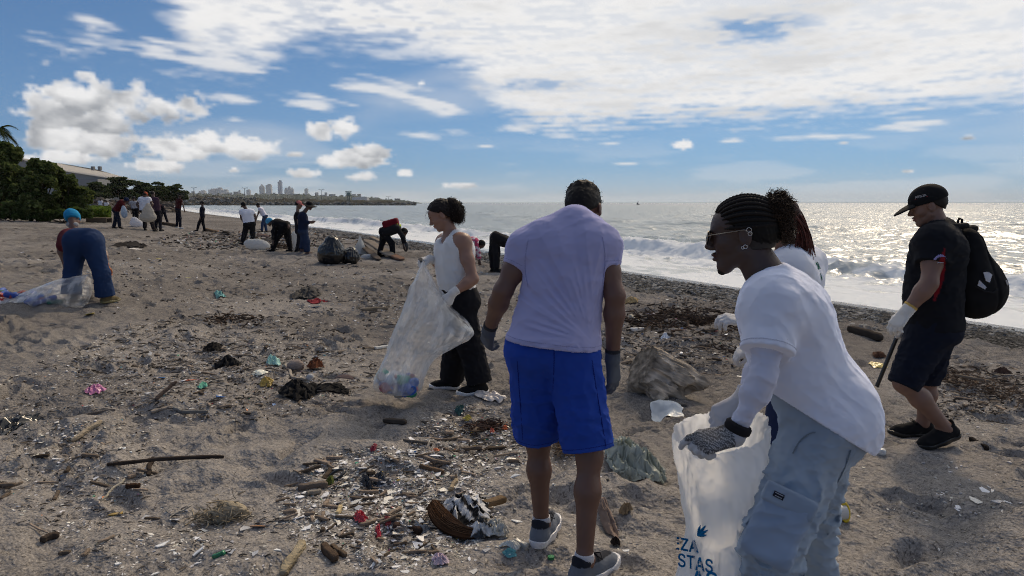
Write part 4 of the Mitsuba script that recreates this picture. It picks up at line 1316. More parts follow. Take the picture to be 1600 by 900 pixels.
def p1_stripe(v):
    col = np.ones((len(v), 1)) * np.array([0.018, 0.055, 0.31])
    return col * (0.9 + 0.2 * meshkit.fbm(v * 14, 3, 7))[:, None]


P1.trousers(p1_stripe, end=0.47, top=0.12, wide=(0.014, 0.02, 0.060), fold=0.010, res=0.007, name='shorts', fold_f=(12, 5), hip=0.99, soft=0.06)
L0 = np.linalg.norm(J['neck'] - P1.pel)
hdir = unit(np.array([0.10, 0, 1.0])); hp0 = P1.pel + (J['neck'] - P1.pel) * 0.05
stitch(P1, 'shirt', hp0 + hdir * 0.022, hdir, (0.25, 0.255, 0.44))
for S in 'LR':
    a, e = J['s' + S], J['e' + S]
    stitch(P1, 'shirt', a + (e - a) * 0.39, e - a, (0.25, 0.255, 0.44), R_=0.10, keep=lambda p, c=a + (e - a) * 0.39: np.linalg.norm(p - c, axis=1) < 0.080)
    h, k = J['h' + S], J['k' + S]
    stitch(P1, 'shorts', h + (k - h) * 0.90, k - h, (0.007, 0.02, 0.15), R_=0.15)
    o_ = P1.lat * (1 if S == 'R' else -1)
    seam_line(P1, 'shorts', [h + (k - h) * t + o_ * 0.07 + np.array([0, -0.3, 0]) for t in np.linspace(0.05, 0.9, 16)], (0, 1, 0), (0.008, 0.022, 0.16), 0.0022, 'side_seam')
seam_line(P1, 'shorts', [P1.pel + np.array([0, -0.3, 0.06 - 0.22 * t]) for t in np.linspace(0, 1, 12)], (0, 1, 0), (0.008, 0.022, 0.16), 0.0022, 'back_seam')
# armhole seams
for S in 'LR':
    a = J['s' + S]; o_ = P1.lat * (1 if S == 'R' else -1)
    seam_line(P1, 'shirt', [a - o_ * (0.012 - 0.015 * math.sin(t * 3)) + np.array([0, -0.3, 0.05 - 0.21 * t]) for t in np.linspace(0, 1, 12)], (0, 1, 0), (0.27, 0.275, 0.47), 0.0024, 'armhole_seam')
GREY = (0.085, 0.095, 0.115)
P1.hand('L', unit(J['wL'] - J['eL']) + np.array([0.1, 0.5, -0.2]), (0.8, 0.3, 0.4), curl=(0.4, 0.7, 0.5), color=GREY, res=0.004, cuff=0.05, cuff_color=(0.03, 0.03, 0.035), size=1.05)
P1.hand('R', (0.12, 0.15, -1.0), (-0.75, 0.55, 0.1), curl=(0.25, 0.45, 0.35), color=GREY, res=0.004, cuff=0.05, cuff_color=(0.03, 0.03, 0.035), size=1.08, thumb=0.2)
for S in 'LR':
    P1.shoe(S, (0.13, 0.145, 0.175), (0.55, 0.55, 0.58), res=0.0045, size=1.04, collar=(0.02, 0.022, 0.03), laces=(0.02, 0.02, 0.025), thick=0.038)
    a = J['a' + S]
    put('sock', tube([a + [0, 0, -0.01], a + [0, 0, 0.03], a + [0, 0, 0.045]], [0.043, 0.042, 0.040], 18), 'cloth', (0.45, 0.45, 0.48), P1.key)


def spiky(q, d):
    top = sstep(0.06, 0.10, q[:, 2])
    return d - top * 0.010 * (meshkit.fbm(q * np.array([70, 70, 14]), 2, 9) - 0.35) * 2.2 + (1 - top) * 0.006


P1.hair('short', res=0.004, grow=0.013, line=0.07, low=-0.075, bump=0.003, extra=spiky)
P1.curls(P1.hp(-0.014, 0, 0.062), (0.080, 0.064, 0.064), 900, (0.012, 0.010, 0.009), length=0.034, rad=0.0016, seed=4, coil=0.003)

# 2: woman in a white tank top holding the clear bag
J = figure({'head': (689, 337, 5.95), 'neck': (706, 364, 5.95), 'sL': (723, 378, 5.80), 'sR': (694, 378, 6.10), 'eL': (739, 436, 5.70), 'eR': (692, 418, 6.16), 'wL': (707, 458, 5.62), 'wR': (672, 404, 5.98),
            'hL': (721, 470, 5.87), 'hR': (713, 470, 6.03), 'kL': (735, 540, 5.84), 'kR': (712, 538, 6.0), 'aL': (750, 602, 5.80), 'aR': (706, 592, 6.1)}, 5.95)
grounded(J, dirs={'L': (-0.92, -0.3), 'R': (-0.98, 0.1)}, foot=0.25)
P2 = Person('woman in white tank top and black trousers holding the big clear plastic bag', J, bulk=1.04, tb=1.0, hs=0.98, res=0.010, face=(-0.88, -0.10, -0.46), skin=(0.27, 0.145, 0.10), female=True)
P2.body(head_res=0.004, res=0.009, fine=True, leg_off=-0.015)
face_lines(P2)
P2.shirt((0.66, 0.65, 0.64), kind='tank', hem=0.16, off=0.010, fold=0.005, res=0.007, name='tank_top', waist=1.05, chest=1.04)
P2.trousers(lambda v: np.array([0.011, 0.011, 0.014]) * (0.8 + 0.4 * meshkit.fbm(v * 12, 2, 3))[:, None], end=0.985, top=0.20, wide=(0.004, 0.028, 0.055), fold=0.010, res=0.009, hip=1.0)
P2.hand('L', (-0.45, -0.1, -0.95), (-0.5, 0.8, 0.2), curl=(0.35, 0.6, 0.4), color=(0.62, 0.60, 0.57), res=0.005, cuff=0.05)
P2.hand('R', (-0.75, -0.35, -0.15), (-0.2, 0.2, -1.0), curl=(1.2, 1.4, 0.9), color=(0.62, 0.60, 0.57), res=0.005, cuff=0.05, pattern=lambda v, c, w, d, t, n: np.where((np.abs((v - w) @ d - 0.085) < 0.018)[:, None] & (((v - w) @ n) < 0.0)[:, None], 0.06, c))
for S in 'LR':
    P2.shoe(S, BLACK, (0.62, 0.62, 0.62), res=0.006, size=0.95, laces=(0.6, 0.6, 0.6), thick=0.034)
P2.hair('curly', color=(0.014, 0.010, 0.009), res=0.005, grow=0.019, line=0.074, low=-0.085, bump=0.005)
cc = P2.hp(-0.120, 0, -0.012)
m = trimesh.creation.icosphere(subdivisions=3, radius=1.0)
v = np.array(m.vertices); v = v * (1 + 0.30 * (meshkit.fbm(v * 3.2, 3, 3) - 0.5))[:, None] * [0.074, 0.072, 0.108]
put('ponytail', (cc + v @ P2.H.T, np.array(m.faces)), 'hair', (0.014, 0.010, 0.009), P2.key)
P2.curls(cc, (0.074, 0.072, 0.108), 1100, (0.018, 0.012, 0.010), length=0.035, rad=0.0024, seed=6, coil=0.010, drop=0.01)
P2.curls(P2.hp(0.083, 0.02, 0.080), (0.006, 0.02, 0.004), 3, (0.014, 0.010, 0.009), length=0.024, rad=0.002, seed=7, coil=0.006, drop=0.05)

# 3: man in white shirt and pale jeans stooping at the white sack
J = figure({'head': (1160, 368, 2.28), 'neck': (1204, 440, 2.24), 'sL': (1206, 478, 2.07), 'sR': (1212, 470, 2.40), 'eL': (1193, 588, 1.98), 'eR': (1190, 565, 2.42), 'wL': (1147, 680, 1.99), 'wR': (1158, 628, 2.34),
            'hL': (1280, 676, 2.10), 'hR': (1300, 660, 2.29), 'kL': (1204, 850, 2.02), 'kR': (1276, 800, 2.42), 'aL': (1192, 1060, 2.02), 'aR': (1282, 965, 2.44)}, 2.2)
grounded(J, dirs={'L': (-0.97, -0.1), 'R': (-0.9, 0.2)})
P3 = Person('man with hair bun, sunglasses, white t-shirt and pale cargo jeans stooping over the white sack', J, bulk=0.96, tb=0.90, hs=0.98, res=0.007, face=(-0.925, 0.35, -0.13), skin=(0.060, 0.033, 0.026))
P3.body(head_res=0.0036, res=0.007, fine=True, leg_off=-0.03, arm_off=-0.016)
face_lines(P3, lid=False)


_but = at(1310, 632, 2.19)


def p3_extra(p, d):
    d = smin(d, ell(p, _but, (0.098, 0.165, 0.115)), 0.08)
    for S in 'LR':
        d = smin(d, cone(p, J['h' + S], J['h' + S] + (J['k' + S] - J['h' + S]) * 0.3, 0.113, 0.112), 0.05)
    return d - 0.005 * (ridged(p, aniso((0.6, 0.1, -0.75), 3, 12), 21) - 0.4) - 0.007 * (ridged(p, aniso((0.9, 0, 0.45), 3.5, 22), 23) - 0.62) * sstep(1.05, 0.85, p[:, 2])


P3.shirt(lambda v: np.array([0.66, 0.685, 0.79]) * np.ones((len(v), 1)), sleeve=0.66, hem=0.025, off=0.018, loose=0.010, fold=0.005, fold_dir=(0.5, 0.0, 0.85), fold_f=(2.5, 9), res=0.006, sleeve_off=0.017, hip=0.98, waist=1.12, flare=0.004, chest=1.04,
         extra=p3_extra, neck=0.066, hem_dir=unit(np.array([0.53, 0, 0.87])))
for S in 'LR':
    def sl(p, S=S):
        a, e, w = J['s' + S], J['e' + S], J['w' + S]
        d = P3.arm(p, S, -0.006) - 0.007 * (ridged(p, aniso(np.cross(unit(w - e), [0, 1, 0]), 5, 26), 31) - 0.6)
        st = a + (e - a) * 0.5
        en = w - unit(w - e) * 0.035
        d = np.maximum(d, -((p - st) @ unit(e - a)))
        return np.maximum(d, (p - en) @ unit(w - e))
    lo, hi = P3.bounds(['s' + S, 'e' + S, 'w' + S], 0.1)
    P3.cloth('arm_sleeve', sl, lo, hi, (0.52, 0.53, 0.63), 0.006)


def knit(v, c, w, d, t, n):
    x, y = (v - w) @ d, (v - w) @ t
    chk = (np.sin(x * 1100) * np.sin(y * 1100) > 0.35)
    back = ((v - w) @ n) < 0.012
    k = chk | ~back
    body = np.where(k[:, None], np.array([0.42, 0.42, 0.43]), np.array([0.07, 0.07, 0.075]))
    return np.where((x > 0.012)[:, None], body, c)


P3.hand('L', (-0.98, -0.1, -0.16), (0.0, 0.45, -0.9), curl=(0.75, 1.2, 0.8), index_curl=(0.25, 0.5, 0.4), color=(0.36, 0.36, 0.38), res=0.0032, cuff=0.035, pattern=knit, thumb=0.9, size=1.0)
P3.hand('R', (-0.80, -0.1, -0.45), (0.2, 0.5, -0.8), curl=(0.7, 1.1, 0.8), color=(0.40, 0.40, 0.43), res=0.004, cuff=0.05, thumb=0.8)
w, e = J['wL'], J['eL']
ud = unit(w - e)
put('wristband', tube([w - ud * 0.040, w - ud * 0.034, w - ud * 0.018, w - ud * 0.012], [0.034, 0.039, 0.039, 0.034], 24), 'cloth', (0.015, 0.014, 0.016), P3.key)
DEN = np.array([0.265, 0.318, 0.385])


def jean(v):
    f = meshkit.fbm(v * np.array([9, 9, 5]), 3, 3)[:, None]
    h, k = J['hL'], J['kL']
    ax = np.clip(((v - h) @ (k - h)) / ((k - h) @ (k - h)), 0, 1.4)
    fade = np.exp(-((ax - 0.55) / 0.35) ** 2)[:, None]
    return DEN * (0.80 + 0.35 * f + 0.10 * fade)


P3.trousers(jean, end=0.97, top=0.36, wide=(0.004, 0.019, 0.034), fold=0.014, res=0.007, name='jeans', fold_f=(9, 6), hip=0.93, lscale=(1.0, 0.72))
for S in 'LR':
    a, e = J['s' + S], J['e' + S]
    stitch(P3, 'shirt', a + (e - a) * 0.59, e - a, (0.47, 0.49, 0.59), 0.0016, R_=0.11, keep=lambda p, c=a + (e - a) * 0.59: np.linalg.norm(p - c, axis=1) < 0.088)
# cargo pocket on the near thigh
h, k = J['hL'], J['kL']
ax = unit(k - h); side = unit(np.array([0, -1.0, 0]) - ax * (-ax[1])); fw = np.cross(ax, side)
if fw[0] > 0: fw = -fw
side = unit(side + 0.40 * fw); fw = np.cross(ax, side); fw = fw if fw[0] < 0 else -fw
Mp = np.stack([fw, ax, side], 1)


def pocket_f(p, c, hs, r):
    return rbox(p, c, hs, r, Mp)


pc = h + ax * 0.318 + side * 0.094 + fw * 0.014


def pk(p):
    d = rbox(p, pc, (0.070, 0.098, 0.032), 0.022, Mp)
    return d - 0.011 * (ridged(p, aniso(ax * 0.6 + fw, 5, 14), 9) - 0.55)


def pf(p):
    return rbox(p, pc - ax * 0.088 + side * 0.012, (0.075, 0.030, 0.024), 0.010, Mp) - 0.002 * (ridged(p, aniso(fw, 5, 18), 10) - 0.5)


kp = P3.cloth('cargo_pocket', pk, pc - 0.16, pc + 0.16, lambda v: DEN * np.array([0.93, 0.96, 1.04]) * (0.82 + 0.3 * meshkit.fbm(v * 11, 3, 5))[:, None], 0.0045)
P3.cloth('flap', pf, pc - 0.18, pc + 0.18, lambda v: DEN * np.array([0.96, 0.97, 1.0]) * (0.82 + 0.3 * meshkit.fbm(v * 11, 3, 6))[:, None], 0.0045, parent=kp)
lp = pc - ax * 0.088 + side * 0.0375 + fw * 0.034
mm = trimesh.creation.box((0.030, 0.016, 0.003)); mv = np.array(mm.vertices)
put('label_patch', (lp + mv @ Mp.T, np.array(mm.faces)), 'cloth', (0.012, 0.013, 0.02), kp, smooth=False)
for dz, wl in ((-0.004, 0.024), (0.004, 0.020)):
    mm = trimesh.creation.box((wl, 0.0022, 0.0012)); mv = np.array(mm.vertices)
    put('label_print', (lp + side * 0.0022 + ax * dz + mv @ Mp.T, np.array(mm.faces)), 'matte', (0.35, 0.36, 0.4), kp, smooth=False)


def seam(pts_fn, color, name, r=0.0022):
    put(name, tube(pts_fn, r, 5), 'cloth', color, P3.key)


def jean_f(p):
    ds = []
    c = P3.torso(p, 0.012 + 0.004 * 0.4, hip=0.93, shoulder=False)
    for S in 'LR':
        a, b, c2 = J['h' + S], J['k' + S], J['a' + S]
        ds.append(smin(cone(p, a, b, 0.103, 0.089), cone(p, b, b + (c2 - b) * 0.94, 0.090, 0.090), 0.05))
    return smin(np.minimum(ds[0], ds[1]), c, 0.05)


DS = DEN * 0.62
for off_ in (-0.030, -0.020):
    t = np.linspace(-0.05, 0.62, 30)[:, None]
    L0 = h + ax * (0.04 + t[:14] * 0.35) + fw * off_ * 1.0 + side * 0.30
    seam(on_field(jean_f, L0, -side), DS, 'side_seam', 0.0018)
bp = lambda u, v_: h + np.array([u, -0.35, v_])
out_ = np.array([bp(0.050 - 0.022 * q, -0.020 - 0.115 * q) for q in np.linspace(0, 1, 8)] + [bp(0.028 + 0.045 * q, -0.135 - 0.022 * q) for q in np.linspace(0.1, 1, 5)])
seam(on_field(jean_f, out_, (0, 1, 0)), DS, 'pocket_seam', 0.0020)
out_ = np.vstack([[h + np.array([-0.050 - 0.11 * q, -0.30, 0.03 - 0.19 * q * q - 0.02 * q]) for q in np.linspace(0, 0.55, 10)]])
seam(on_field(jean_f, out_, (0, 1, 0)), DS, 'front_pocket_seam', 0.0022)
for S in 'LR':
    P3.shoe(S, (0.5, 0.5, 0.5), (0.6, 0.6, 0.6), res=0.007)
# head: cornrows, bun, sunglasses, goatee, rings in the ear


def rows_extra(q, d):
    return smax(d, q[:, 0] * 0 + (-(q[:, 2] - 0.012) - 0.02 * 0) * 0.6 - 0.024 + 0.0 * d, 0.004)


P3.hair('rows', color=(0.007, 0.006, 0.005), res=0.0036, grow=0.008, line=0.074, low=-0.036, bump=0.0016)
P3.curls(P3.hp(-0.014, 0, 0.05), (0.108, 0.085, 0.09), 260, (0.02, 0.014, 0.011), length=0.008, rad=0.0009, seed=12, coil=0.003)
br, bc_ = [], []
Rr = np.random.default_rng(31)
for ph in np.radians(np.linspace(-98, 98, 17)):
    th0 = math.radians(33 + 22 * abs(math.sin(ph)) ** 2 + 2 * math.sin(ph * 9))
    th = np.linspace(th0, math.radians(148), 40)
    wv = 0.05 * np.sin(th * 2.2 + ph)
    r_ = np.array([0.1095, 0.0860, 0.0945])
    q = np.stack([np.cos(th) * r_[0] - 0.014, np.sin(th) * np.sin(ph + wv) * r_[1], np.sin(th) * np.cos(ph + wv) * r_[2] + 0.036], -1)
    rad = 0.0062 * np.sin(np.clip((th - th0) / 0.25, 0.25, 1) * math.pi / 2) * (1 + 0.20 * np.sin(th * 60 + ph * 5))
    br.append(tube(J['head'] + (q * P3.hs) @ P3.H.T, rad, 7))
    bc_.append(np.broadcast_to(np.array([0.013, 0.0095, 0.008]) * Rr.uniform(.6, 1.5), (len(br[-1][0]), 3)))
put('braids', cat_mesh(br), 'hair', np.vstack(bc_), P3.key)


def fade_f(p):
    q = ((p - J['head']) @ P3.H) / P3.hs
    d = ell(q, np.array([-0.014, 0, 0.036]), (0.1015, 0.0785, 0.0875))
    d = smin(d, cone(q, np.array([-0.05, 0, 0.0]), np.array([-0.045, 0, -0.05]), 0.0600, 0.050), 0.03)
    d = smin(d, P3.neckd(p) / P3.hs - 0.0012, 0.02)
    d = np.maximum(d, np.maximum(q[:, 0] - 0.02 - 0.5 * (q[:, 2] - 0.01), -0.050 - q[:, 2]))
    for sy in (-1, 1):
        d = np.maximum(d, -ell(q, np.array([-0.008, sy * 0.085, -0.006]), (0.022, 0.03, 0.034)))
    return d * P3.hs
P3.cloth('hair_fade', fade_f, J['head'] - .2, J['head'] + .2, (0.016, 0.011, 0.009), 0.004, mat='skin')
bc = P3.hp(-0.118, 0.0, 0.070)
m = trimesh.creation.icosphere(subdivisions=3, radius=1.0)
v = np.array(m.vertices); v = v * (1 + 0.25 * (meshkit.fbm(v * 3.5, 3, 3) - 0.5))[:, None] * [0.034, 0.042, 0.046]
bk = put('hair_bun', (bc + v @ P3.H.T, np.array(m.faces)), 'hair', (0.016, 0.011, 0.008), P3.key)
P3.curls(bc, (0.034, 0.042, 0.048), 900, (0.035, 0.021, 0.013), length=0.030, rad=0.0013, seed=8, coil=0.0075, parent=bk)
P3.curls(P3.hp(-0.134, 0.0, 0.015), (0.016, 0.036, 0.055), 420, (0.042, 0.026, 0.017), length=0.024, rad=0.0012, seed=9, coil=0.007, parent=bk)


def goat(p):
    q = ((p - J['head']) @ P3.H) / P3.hs
    d = smin(cone(q, np.array([0.070, 0.012, -0.104]), np.array([0.070, -0.012, -0.104]), 0.0175, 0.0175), cone(q, np.array([0.072, 0, -0.104]), np.array([0.078, 0, -0.112]), 0.014, 0.010), 0.012)
    return (d - 0.003 * (meshkit.fbm(q * 130, 2, 3) - 0.5)) * P3.hs


P3.cloth('goatee', goat, J['head'] - .2, J['head'] + .2, (0.010, 0.008, 0.007), 0.0032, mat='hair')
g = key_for('sunglasses'); labels[g] = {'label': 'round dark sunglasses with thin gold rims worn by the stooping man', 'category': 'sunglasses'}
for sy in (-1, 1):
    c = P3.hp(0.110, sy * 0.034, 0.004)
    a_ = np.linspace(0, 2 * np.pi, 25)
    M_ = P3.H @ np.stack([[0.16 * 1, sy * -0.0, 0.0], [-0.14, 1, 0], [-0.2, 0, 1.0]], 1)
    ring = c + (P3.H @ (np.stack([-0.22 * np.sin(a_) * 0.024 - 0.004 * np.abs(np.cos(a_)), np.cos(a_) * 0.026, np.sin(a_) * 0.024]))).T * P3.hs
    put('rim', tube(ring, 0.0012, 6, False), 'metal', (0.36, 0.32, 0.26), g)
    vv = np.vstack([[c + P3.H @ np.array([0.0035, 0, 0])], ring[:-1]]); ff = np.array([[0, 1 + i, 1 + (i + 1) % 24] for i in range(24)])
    back = vv - (P3.H @ np.array([0.0016, 0, 0]))
    put('lens', (np.vstack([vv, back]), np.vstack([ff, ff[:, ::-1] + 25])), 'gloss', (0.02, 0.022, 0.03), g)
    put('temple', tube([P3.hp(0.106, sy * 0.060, 0.010), P3.hp(0.09, sy * 0.074, 0.013), P3.hp(0.03, sy * 0.083, 0.016), P3.hp(-0.012, sy * 0.089, 0.018), P3.hp(-0.03, sy * 0.088, 0.004)], 0.0012, 6), 'metal', (0.36, 0.32, 0.26), g)
put('bridge', tube([P3.hp(0.112, -0.009, 0.010), P3.hp(0.116, 0, 0.013), P3.hp(0.112, 0.009, 0.010)], 0.0011, 6), 'metal', (0.36, 0.32, 0.26), g)
for (x, z, r) in ((-0.026, 0.016, 0.007), (-0.028, 0.004, 0.006), (-0.010, -0.036, 0.006), (-0.002, -0.038, 0.004)):
    a_ = np.linspace(0, 2 * np.pi, 17)
    c = P3.hp(x, 0.090, z)
    put('earring', tube(c + (P3.H @ np.stack([np.cos(a_) * r, np.sin(a_) * r * 0.35, np.sin(a_) * r])).T, 0.0010, 6, False), 'metal', (0.75, 0.75, 0.75), P3.key)

# 4: red haired woman behind him
J = figure({'head': (1212, 350, 3.55), 'neck': (1232, 392, 3.55), 'sL': (1236, 424, 3.38), 'sR': (1262, 412, 3.72), 'eL': (1205, 490, 3.36), 'eR': (1210, 480, 3.85), 'wL': (1166, 503, 3.36), 'wR': (1180, 540, 3.7),
            'hL': (1240, 572, 3.5), 'hR': (1248, 570, 3.64), 'kL': (1212, 690, 3.46), 'kR': (1222, 690, 3.66), 'aL': (1215, 800, 3.5), 'aR': (1225, 790, 3.7)}, 3.55)
grounded(J, dirs={'L': (-0.9, 0.1), 'R': (-0.9, 0.1)}, foot=0.24)
P4 = Person('red haired woman in white printed t-shirt, mostly hidden behind the stooping man', J, bulk=0.92, hs=0.96, res=0.010, face=(-0.9, 0.35, -0.25), skin=(0.24, 0.13, 0.09), female=True)
P4.body(head_res=0.007, res=0.010, leg_off=-0.015)
P4.shirt((0.66, 0.67, 0.72), sleeve=0.5, hem=-0.02, off=0.02, loose=0.012, fold=0.005, res=0.009, hip=1.1, waist=1.15)
P4.trousers((0.02, 0.03, 0.075), end=0.98, wide=(0.0, 0.01, 0.02), res=0.012, name='jeans')
for S in 'LR':
    P4.shoe(S, (0.3, 0.3, 0.3), (0.5, 0.5, 0.5), res=0.008)
P4.hand('L', (-0.95, -0.05, 0.2), (0.1, 0.3, -0.9), curl=(0.5, 0.8, 0.5), color=(0.56, 0.55, 0.54), res=0.005, cuff=0.10)
P4.hand('R', (-0.8, 0.1, -0.4), (0.1, 0.3, -0.9), curl=(0.5, 0.8, 0.5), color=(0.6, 0.58, 0.56), res=0.006, cuff=0.06)
P4.hair('curly', color=(0.045, 0.016, 0.012), res=0.007, grow=0.015, line=0.055, low=-0.05)
Rr = np.random.default_rng(3)
parts = []
for k in range(260):
    y0 = Rr.uniform(-0.075, 0.075)
    p0 = P4.hp(-0.075 - 0.035 * math.cos(y0 * 16) + Rr.uniform(-.01, .01), y0, Rr.uniform(-0.02, 0.06))
    end = P4.hp(-0.105 + Rr.uniform(-0.05, 0.05), y0 * 1.5 + Rr.uniform(-.03, .03), -0.10 - Rr.uniform(0.02, 0.11))
    mid = (p0 + end) / 2 + P4.H @ np.array([-0.03, 0, 0.02])
    tt = np.linspace(0, 1, 10)[:, None]
    pts = (1 - tt) ** 2 * p0 + 2 * tt * (1 - tt) * mid + tt ** 2 * end + 0.005 * np.sin(tt * 14 + k) * P4.H[:, 1]
    parts.append(tube(pts, np.linspace(0.0042, 0.0015, 10), 5, False))
put('long_hair', cat_mesh(parts), 'hair', np.array([0.085, 0.026, 0.018]) * np.repeat(Rr.uniform(0.5, 1.5, 260), 50)[:, None], P4.key)
for i_, (txt, dz) in enumerate((('CM', -0.10), ('A', -0.155))):
    tmh = meshkit.text_mesh(txt, 0.036, 0.0012)
    v = np.array(tmh.vertices); v = trimesh.Trimesh(v, tmh.faces).subdivide().vertices if False else v
    v[:, 0] -= v[:, 0].mean()
    e1 = unit(P4.lat); e2 = P4.spine
    o = J['neck'] - P4.front * 0.30 + e2 * dz
    base_ = o + v[:, :1] * e1 + v[:, 1:2] * e2
    sur = on_field(lambda p: P4.torso(p, 0.030, waist=1.15, hip=1.1), base_, -P4.front * -1 * -1) if False else None
    q = base_.copy()
    for _ in range(40):
        q = q + np.clip(P4.torso(q, 0.031, waist=1.15, hip=1.1), -.05, .05)[:, None] * P4.front * 0.8
    put('shirt_print', (q - P4.front * v[:, 2:3], np.array(tmh.faces)), 'matte', (0.03, 0.14, 0.10), P4.key, smooth=False)

# 5: man in black with the rucksack
J = figure({'head': (1449, 322, 4.6), 'neck': (1468, 356, 4.58), 'sL': (1461, 378, 4.42), 'sR': (1466, 376, 4.80), 'eL': (1452, 443, 4.34), 'eR': (1440, 440, 4.92), 'wL': (1416, 487, 4.36), 'wR': (1412, 500, 4.86),
            'hL': (1456, 512, 4.50), 'hR': (1460, 512, 4.68), 'kL': (1413, 598, 4.46), 'kR': (1446, 592, 4.72), 'aL': (1478, 672, 4.50), 'aR': (1442, 672, 4.75)}, 4.6)
grounded(J, dirs={'L': (-0.97, -0.1), 'R': (-0.97, 0.1)})
J['aL'] = J['aL'] + [0.0, 0, 0.045]
P5 = Person('man in black cap, black shirt and navy shorts carrying a large black rucksack', J, bulk=1.16, res=0.009, face=(-0.88, 0.36, -0.30), skin=(0.20, 0.110, 0.080))
P5.body(head_res=0.0045, res=0.008, fine=True)
face_lines(P5)


def p5_color(v):
    base_ = np.ones((len(v), 1)) * np.array([0.011, 0.012, 0.016])
    q = v - P5.pel
    f = q @ P5.front
    t = (q @ P5.spine) / np.linalg.norm(J['neck'] - P5.pel)
    s_ = -(q @ P5.lat)
    red = (np.abs(f - (-0.060 + 0.075 * (1 - t))) < 0.024 * np.sin(np.pi * np.clip((t - 0.30) / 0.54, 0, 1))) & (s_ > 0.10) & (t > 0.30) & (t < 0.84)
    coll = (t > 1.04) & (f < -0.02)
    return np.where((red)[:, None], np.array([0.20, 0.012, 0.018]), base_)


P5.shirt(p5_color, sleeve=0.52, hem=0.02, off=0.018, loose=0.012, fold=0.009, res=0.008, sleeve_off=0.022, hip=1.06, waist=1.16, chest=1.05, neck=0.068)
P5.trousers((0.010, 0.013, 0.024), end=0.53, top=0.14, wide=(0.016, 0.020, 0.036), fold=0.010, res=0.009, name='shorts')
P5.hand('L', (-0.62, -0.05, -0.78), (0.72, 0.5, -0.5), curl=(0.45, 0.75, 0.5), color=(0.66, 0.64, 0.60), res=0.0045, cuff=0.05, cuff_color=(0.55, 0.36, 0.10), size=1.12, thumb=0.2)
P5.hand('R', (-0.6, 0.0, -0.8), (0.7, -0.5, -0.5), curl=(1.0, 1.2, 0.8), color=(0.66, 0.64, 0.60), res=0.006, cuff=0.05, size=1.08)
P5.shoe('L', BLACK, (0.010, 0.010, 0.010), res=0.005, size=1.06, up=(-0.30, 0, 1.0), laces=False)
P5.shoe('R', BLACK, (0.010, 0.010, 0.010), res=0.005, size=1.06, laces=(0.01, 0.01, 0.01))
P5.hair('short', color=(0.020, 0.016, 0.014), res=0.006, grow=0.003, line=0.05, low=-0.05, bump=0.002)


ck = cap_on(P5, (0.012, 0.012, 0.013), 0.0045)
for txt, dz, h_, col in (('AFILIA', 0.074, 0.013, (0.45, 0.42, 0.40)), ('______', 0.070, 0.016, (0.35, 0.05, 0.05))):
    if txt[0] == '_':
        mm = trimesh.creation.box((0.07, 0.003, 0.0015)); v, fc = np.array(mm.vertices), np.array(mm.faces)
    else:
        tmh = meshkit.text_mesh(txt, h_, 0.0012, bold=True); v, fc = np.array(tmh.vertices), np.array(tmh.faces)
        v[:, 0] -= v[:, 0].mean()
    # on the near (left) flank of the crown, reading from the back towards the brim
    q = np.stack([0.030 - v[:, 0], 0 * v[:, 0] + 0.12, dz + v[:, 1]], -1)
    e = q - np.array([-0.014, 0, 0.042]); r = np.array([0.1172, 0.0952, 0.0992])
    y = r[1] * np.sqrt(np.maximum(1 - (e[:, 0] / r[0]) ** 2 - (e[:, 2] / r[2]) ** 2, 0.01))
    q[:, 1] = y + v[:, 2]
    put('cap_print', (J['head'] + (q * P5.hs) @ P5.H.T, fc), 'matte', col, ck, smooth=False)
# sleeve badge
a_ = J['sL'] + (J['eL'] - J['sL']) * 0.36 + np.array([-0.01, -0.098, -0.005])
bd = []
for k in range(7):
    an = math.pi * (0.12 + 0.76 * k / 6)
    m = trimesh.creation.icosphere(subdivisions=1, radius=1.0); v = np.array(m.vertices) * [0.0075, 0.004, 0.0105]
    rot = Rot.from_euler('y', an - math.pi / 2).as_matrix()
    bd.append((v @ rot.T + a_ + [0.034 * math.cos(an), 0.004, 0.030 * math.sin(an) - 0.012], np.array(m.faces)))
put('sleeve_badge', cat_mesh(bd), 'matte', (0.28, 0.26, 0.48), P5.key)
bd = []
for k in range(5):
    bd.append(box(*(a_ + [-0.016 + 0.008 * k, 0.002, -0.024 + 0.001 * (k % 2)]), 0.006, 0.003, 0.005))
put('badge_print', cat_mesh(bd), 'matte', (0.42, 0.42, 0.48), P5.key, smooth=False)

# the rucksack
rk = thing('rucksack', 'large rounded black rucksack on the back of the man in the cap', 'backpack')
fr, la, sp = P5.front, P5.lat, P5.spine
up = np.array([0, 0, 1.0])
bk_dir = unit(np.array([1.0, 0.05, 0.0]))
Mb = np.stack([bk_dir, unit(np.cross(up, bk_dir)), up], 1)
ctr = at(1521, 432, 4.58)


def sack_f(p):
    q = (p - ctr) @ Mb
    d = union([ell(q, np.array([0.0, 0, -0.06]), (0.165, 0.175, 0.215)), ell(q, np.array([-0.065, 0, 0.10]), (0.105, 0.155, 0.22)), ell(q, np.array([0.075, 0, -0.10]), (0.125, 0.135, 0.145))], 0.07)
    d = smax(d, -(q[:, 0] + 0.155 + 0.22 * q[:, 2]), 0.03)
    d = d - 0.006 * (ridged(p, aniso((0.3, 0, 1), 3, 9), 15) - 0.6)
    seam_ = np.abs(q[:, 0] - 0.035 + 0.25 * q[:, 2])
    return d + 0.010 * np.exp(-(seam_ / 0.010) ** 2)


put('main_pouch', net(sack_f, ctr - 0.45, ctr + 0.45, 0.008), 'cloth', lambda: 0 if False else (0.010, 0.010, 0.011), rk) if False else None
mm = net(sack_f, ctr - 0.45, ctr + 0.45, 0.008)
put('main_pouch', mm, 'cloth', np.array([0.011, 0.011, 0.012]) * (0.7 + 0.8 * meshkit.fbm(mm[0] * 16, 2, 4))[:, None], rk)


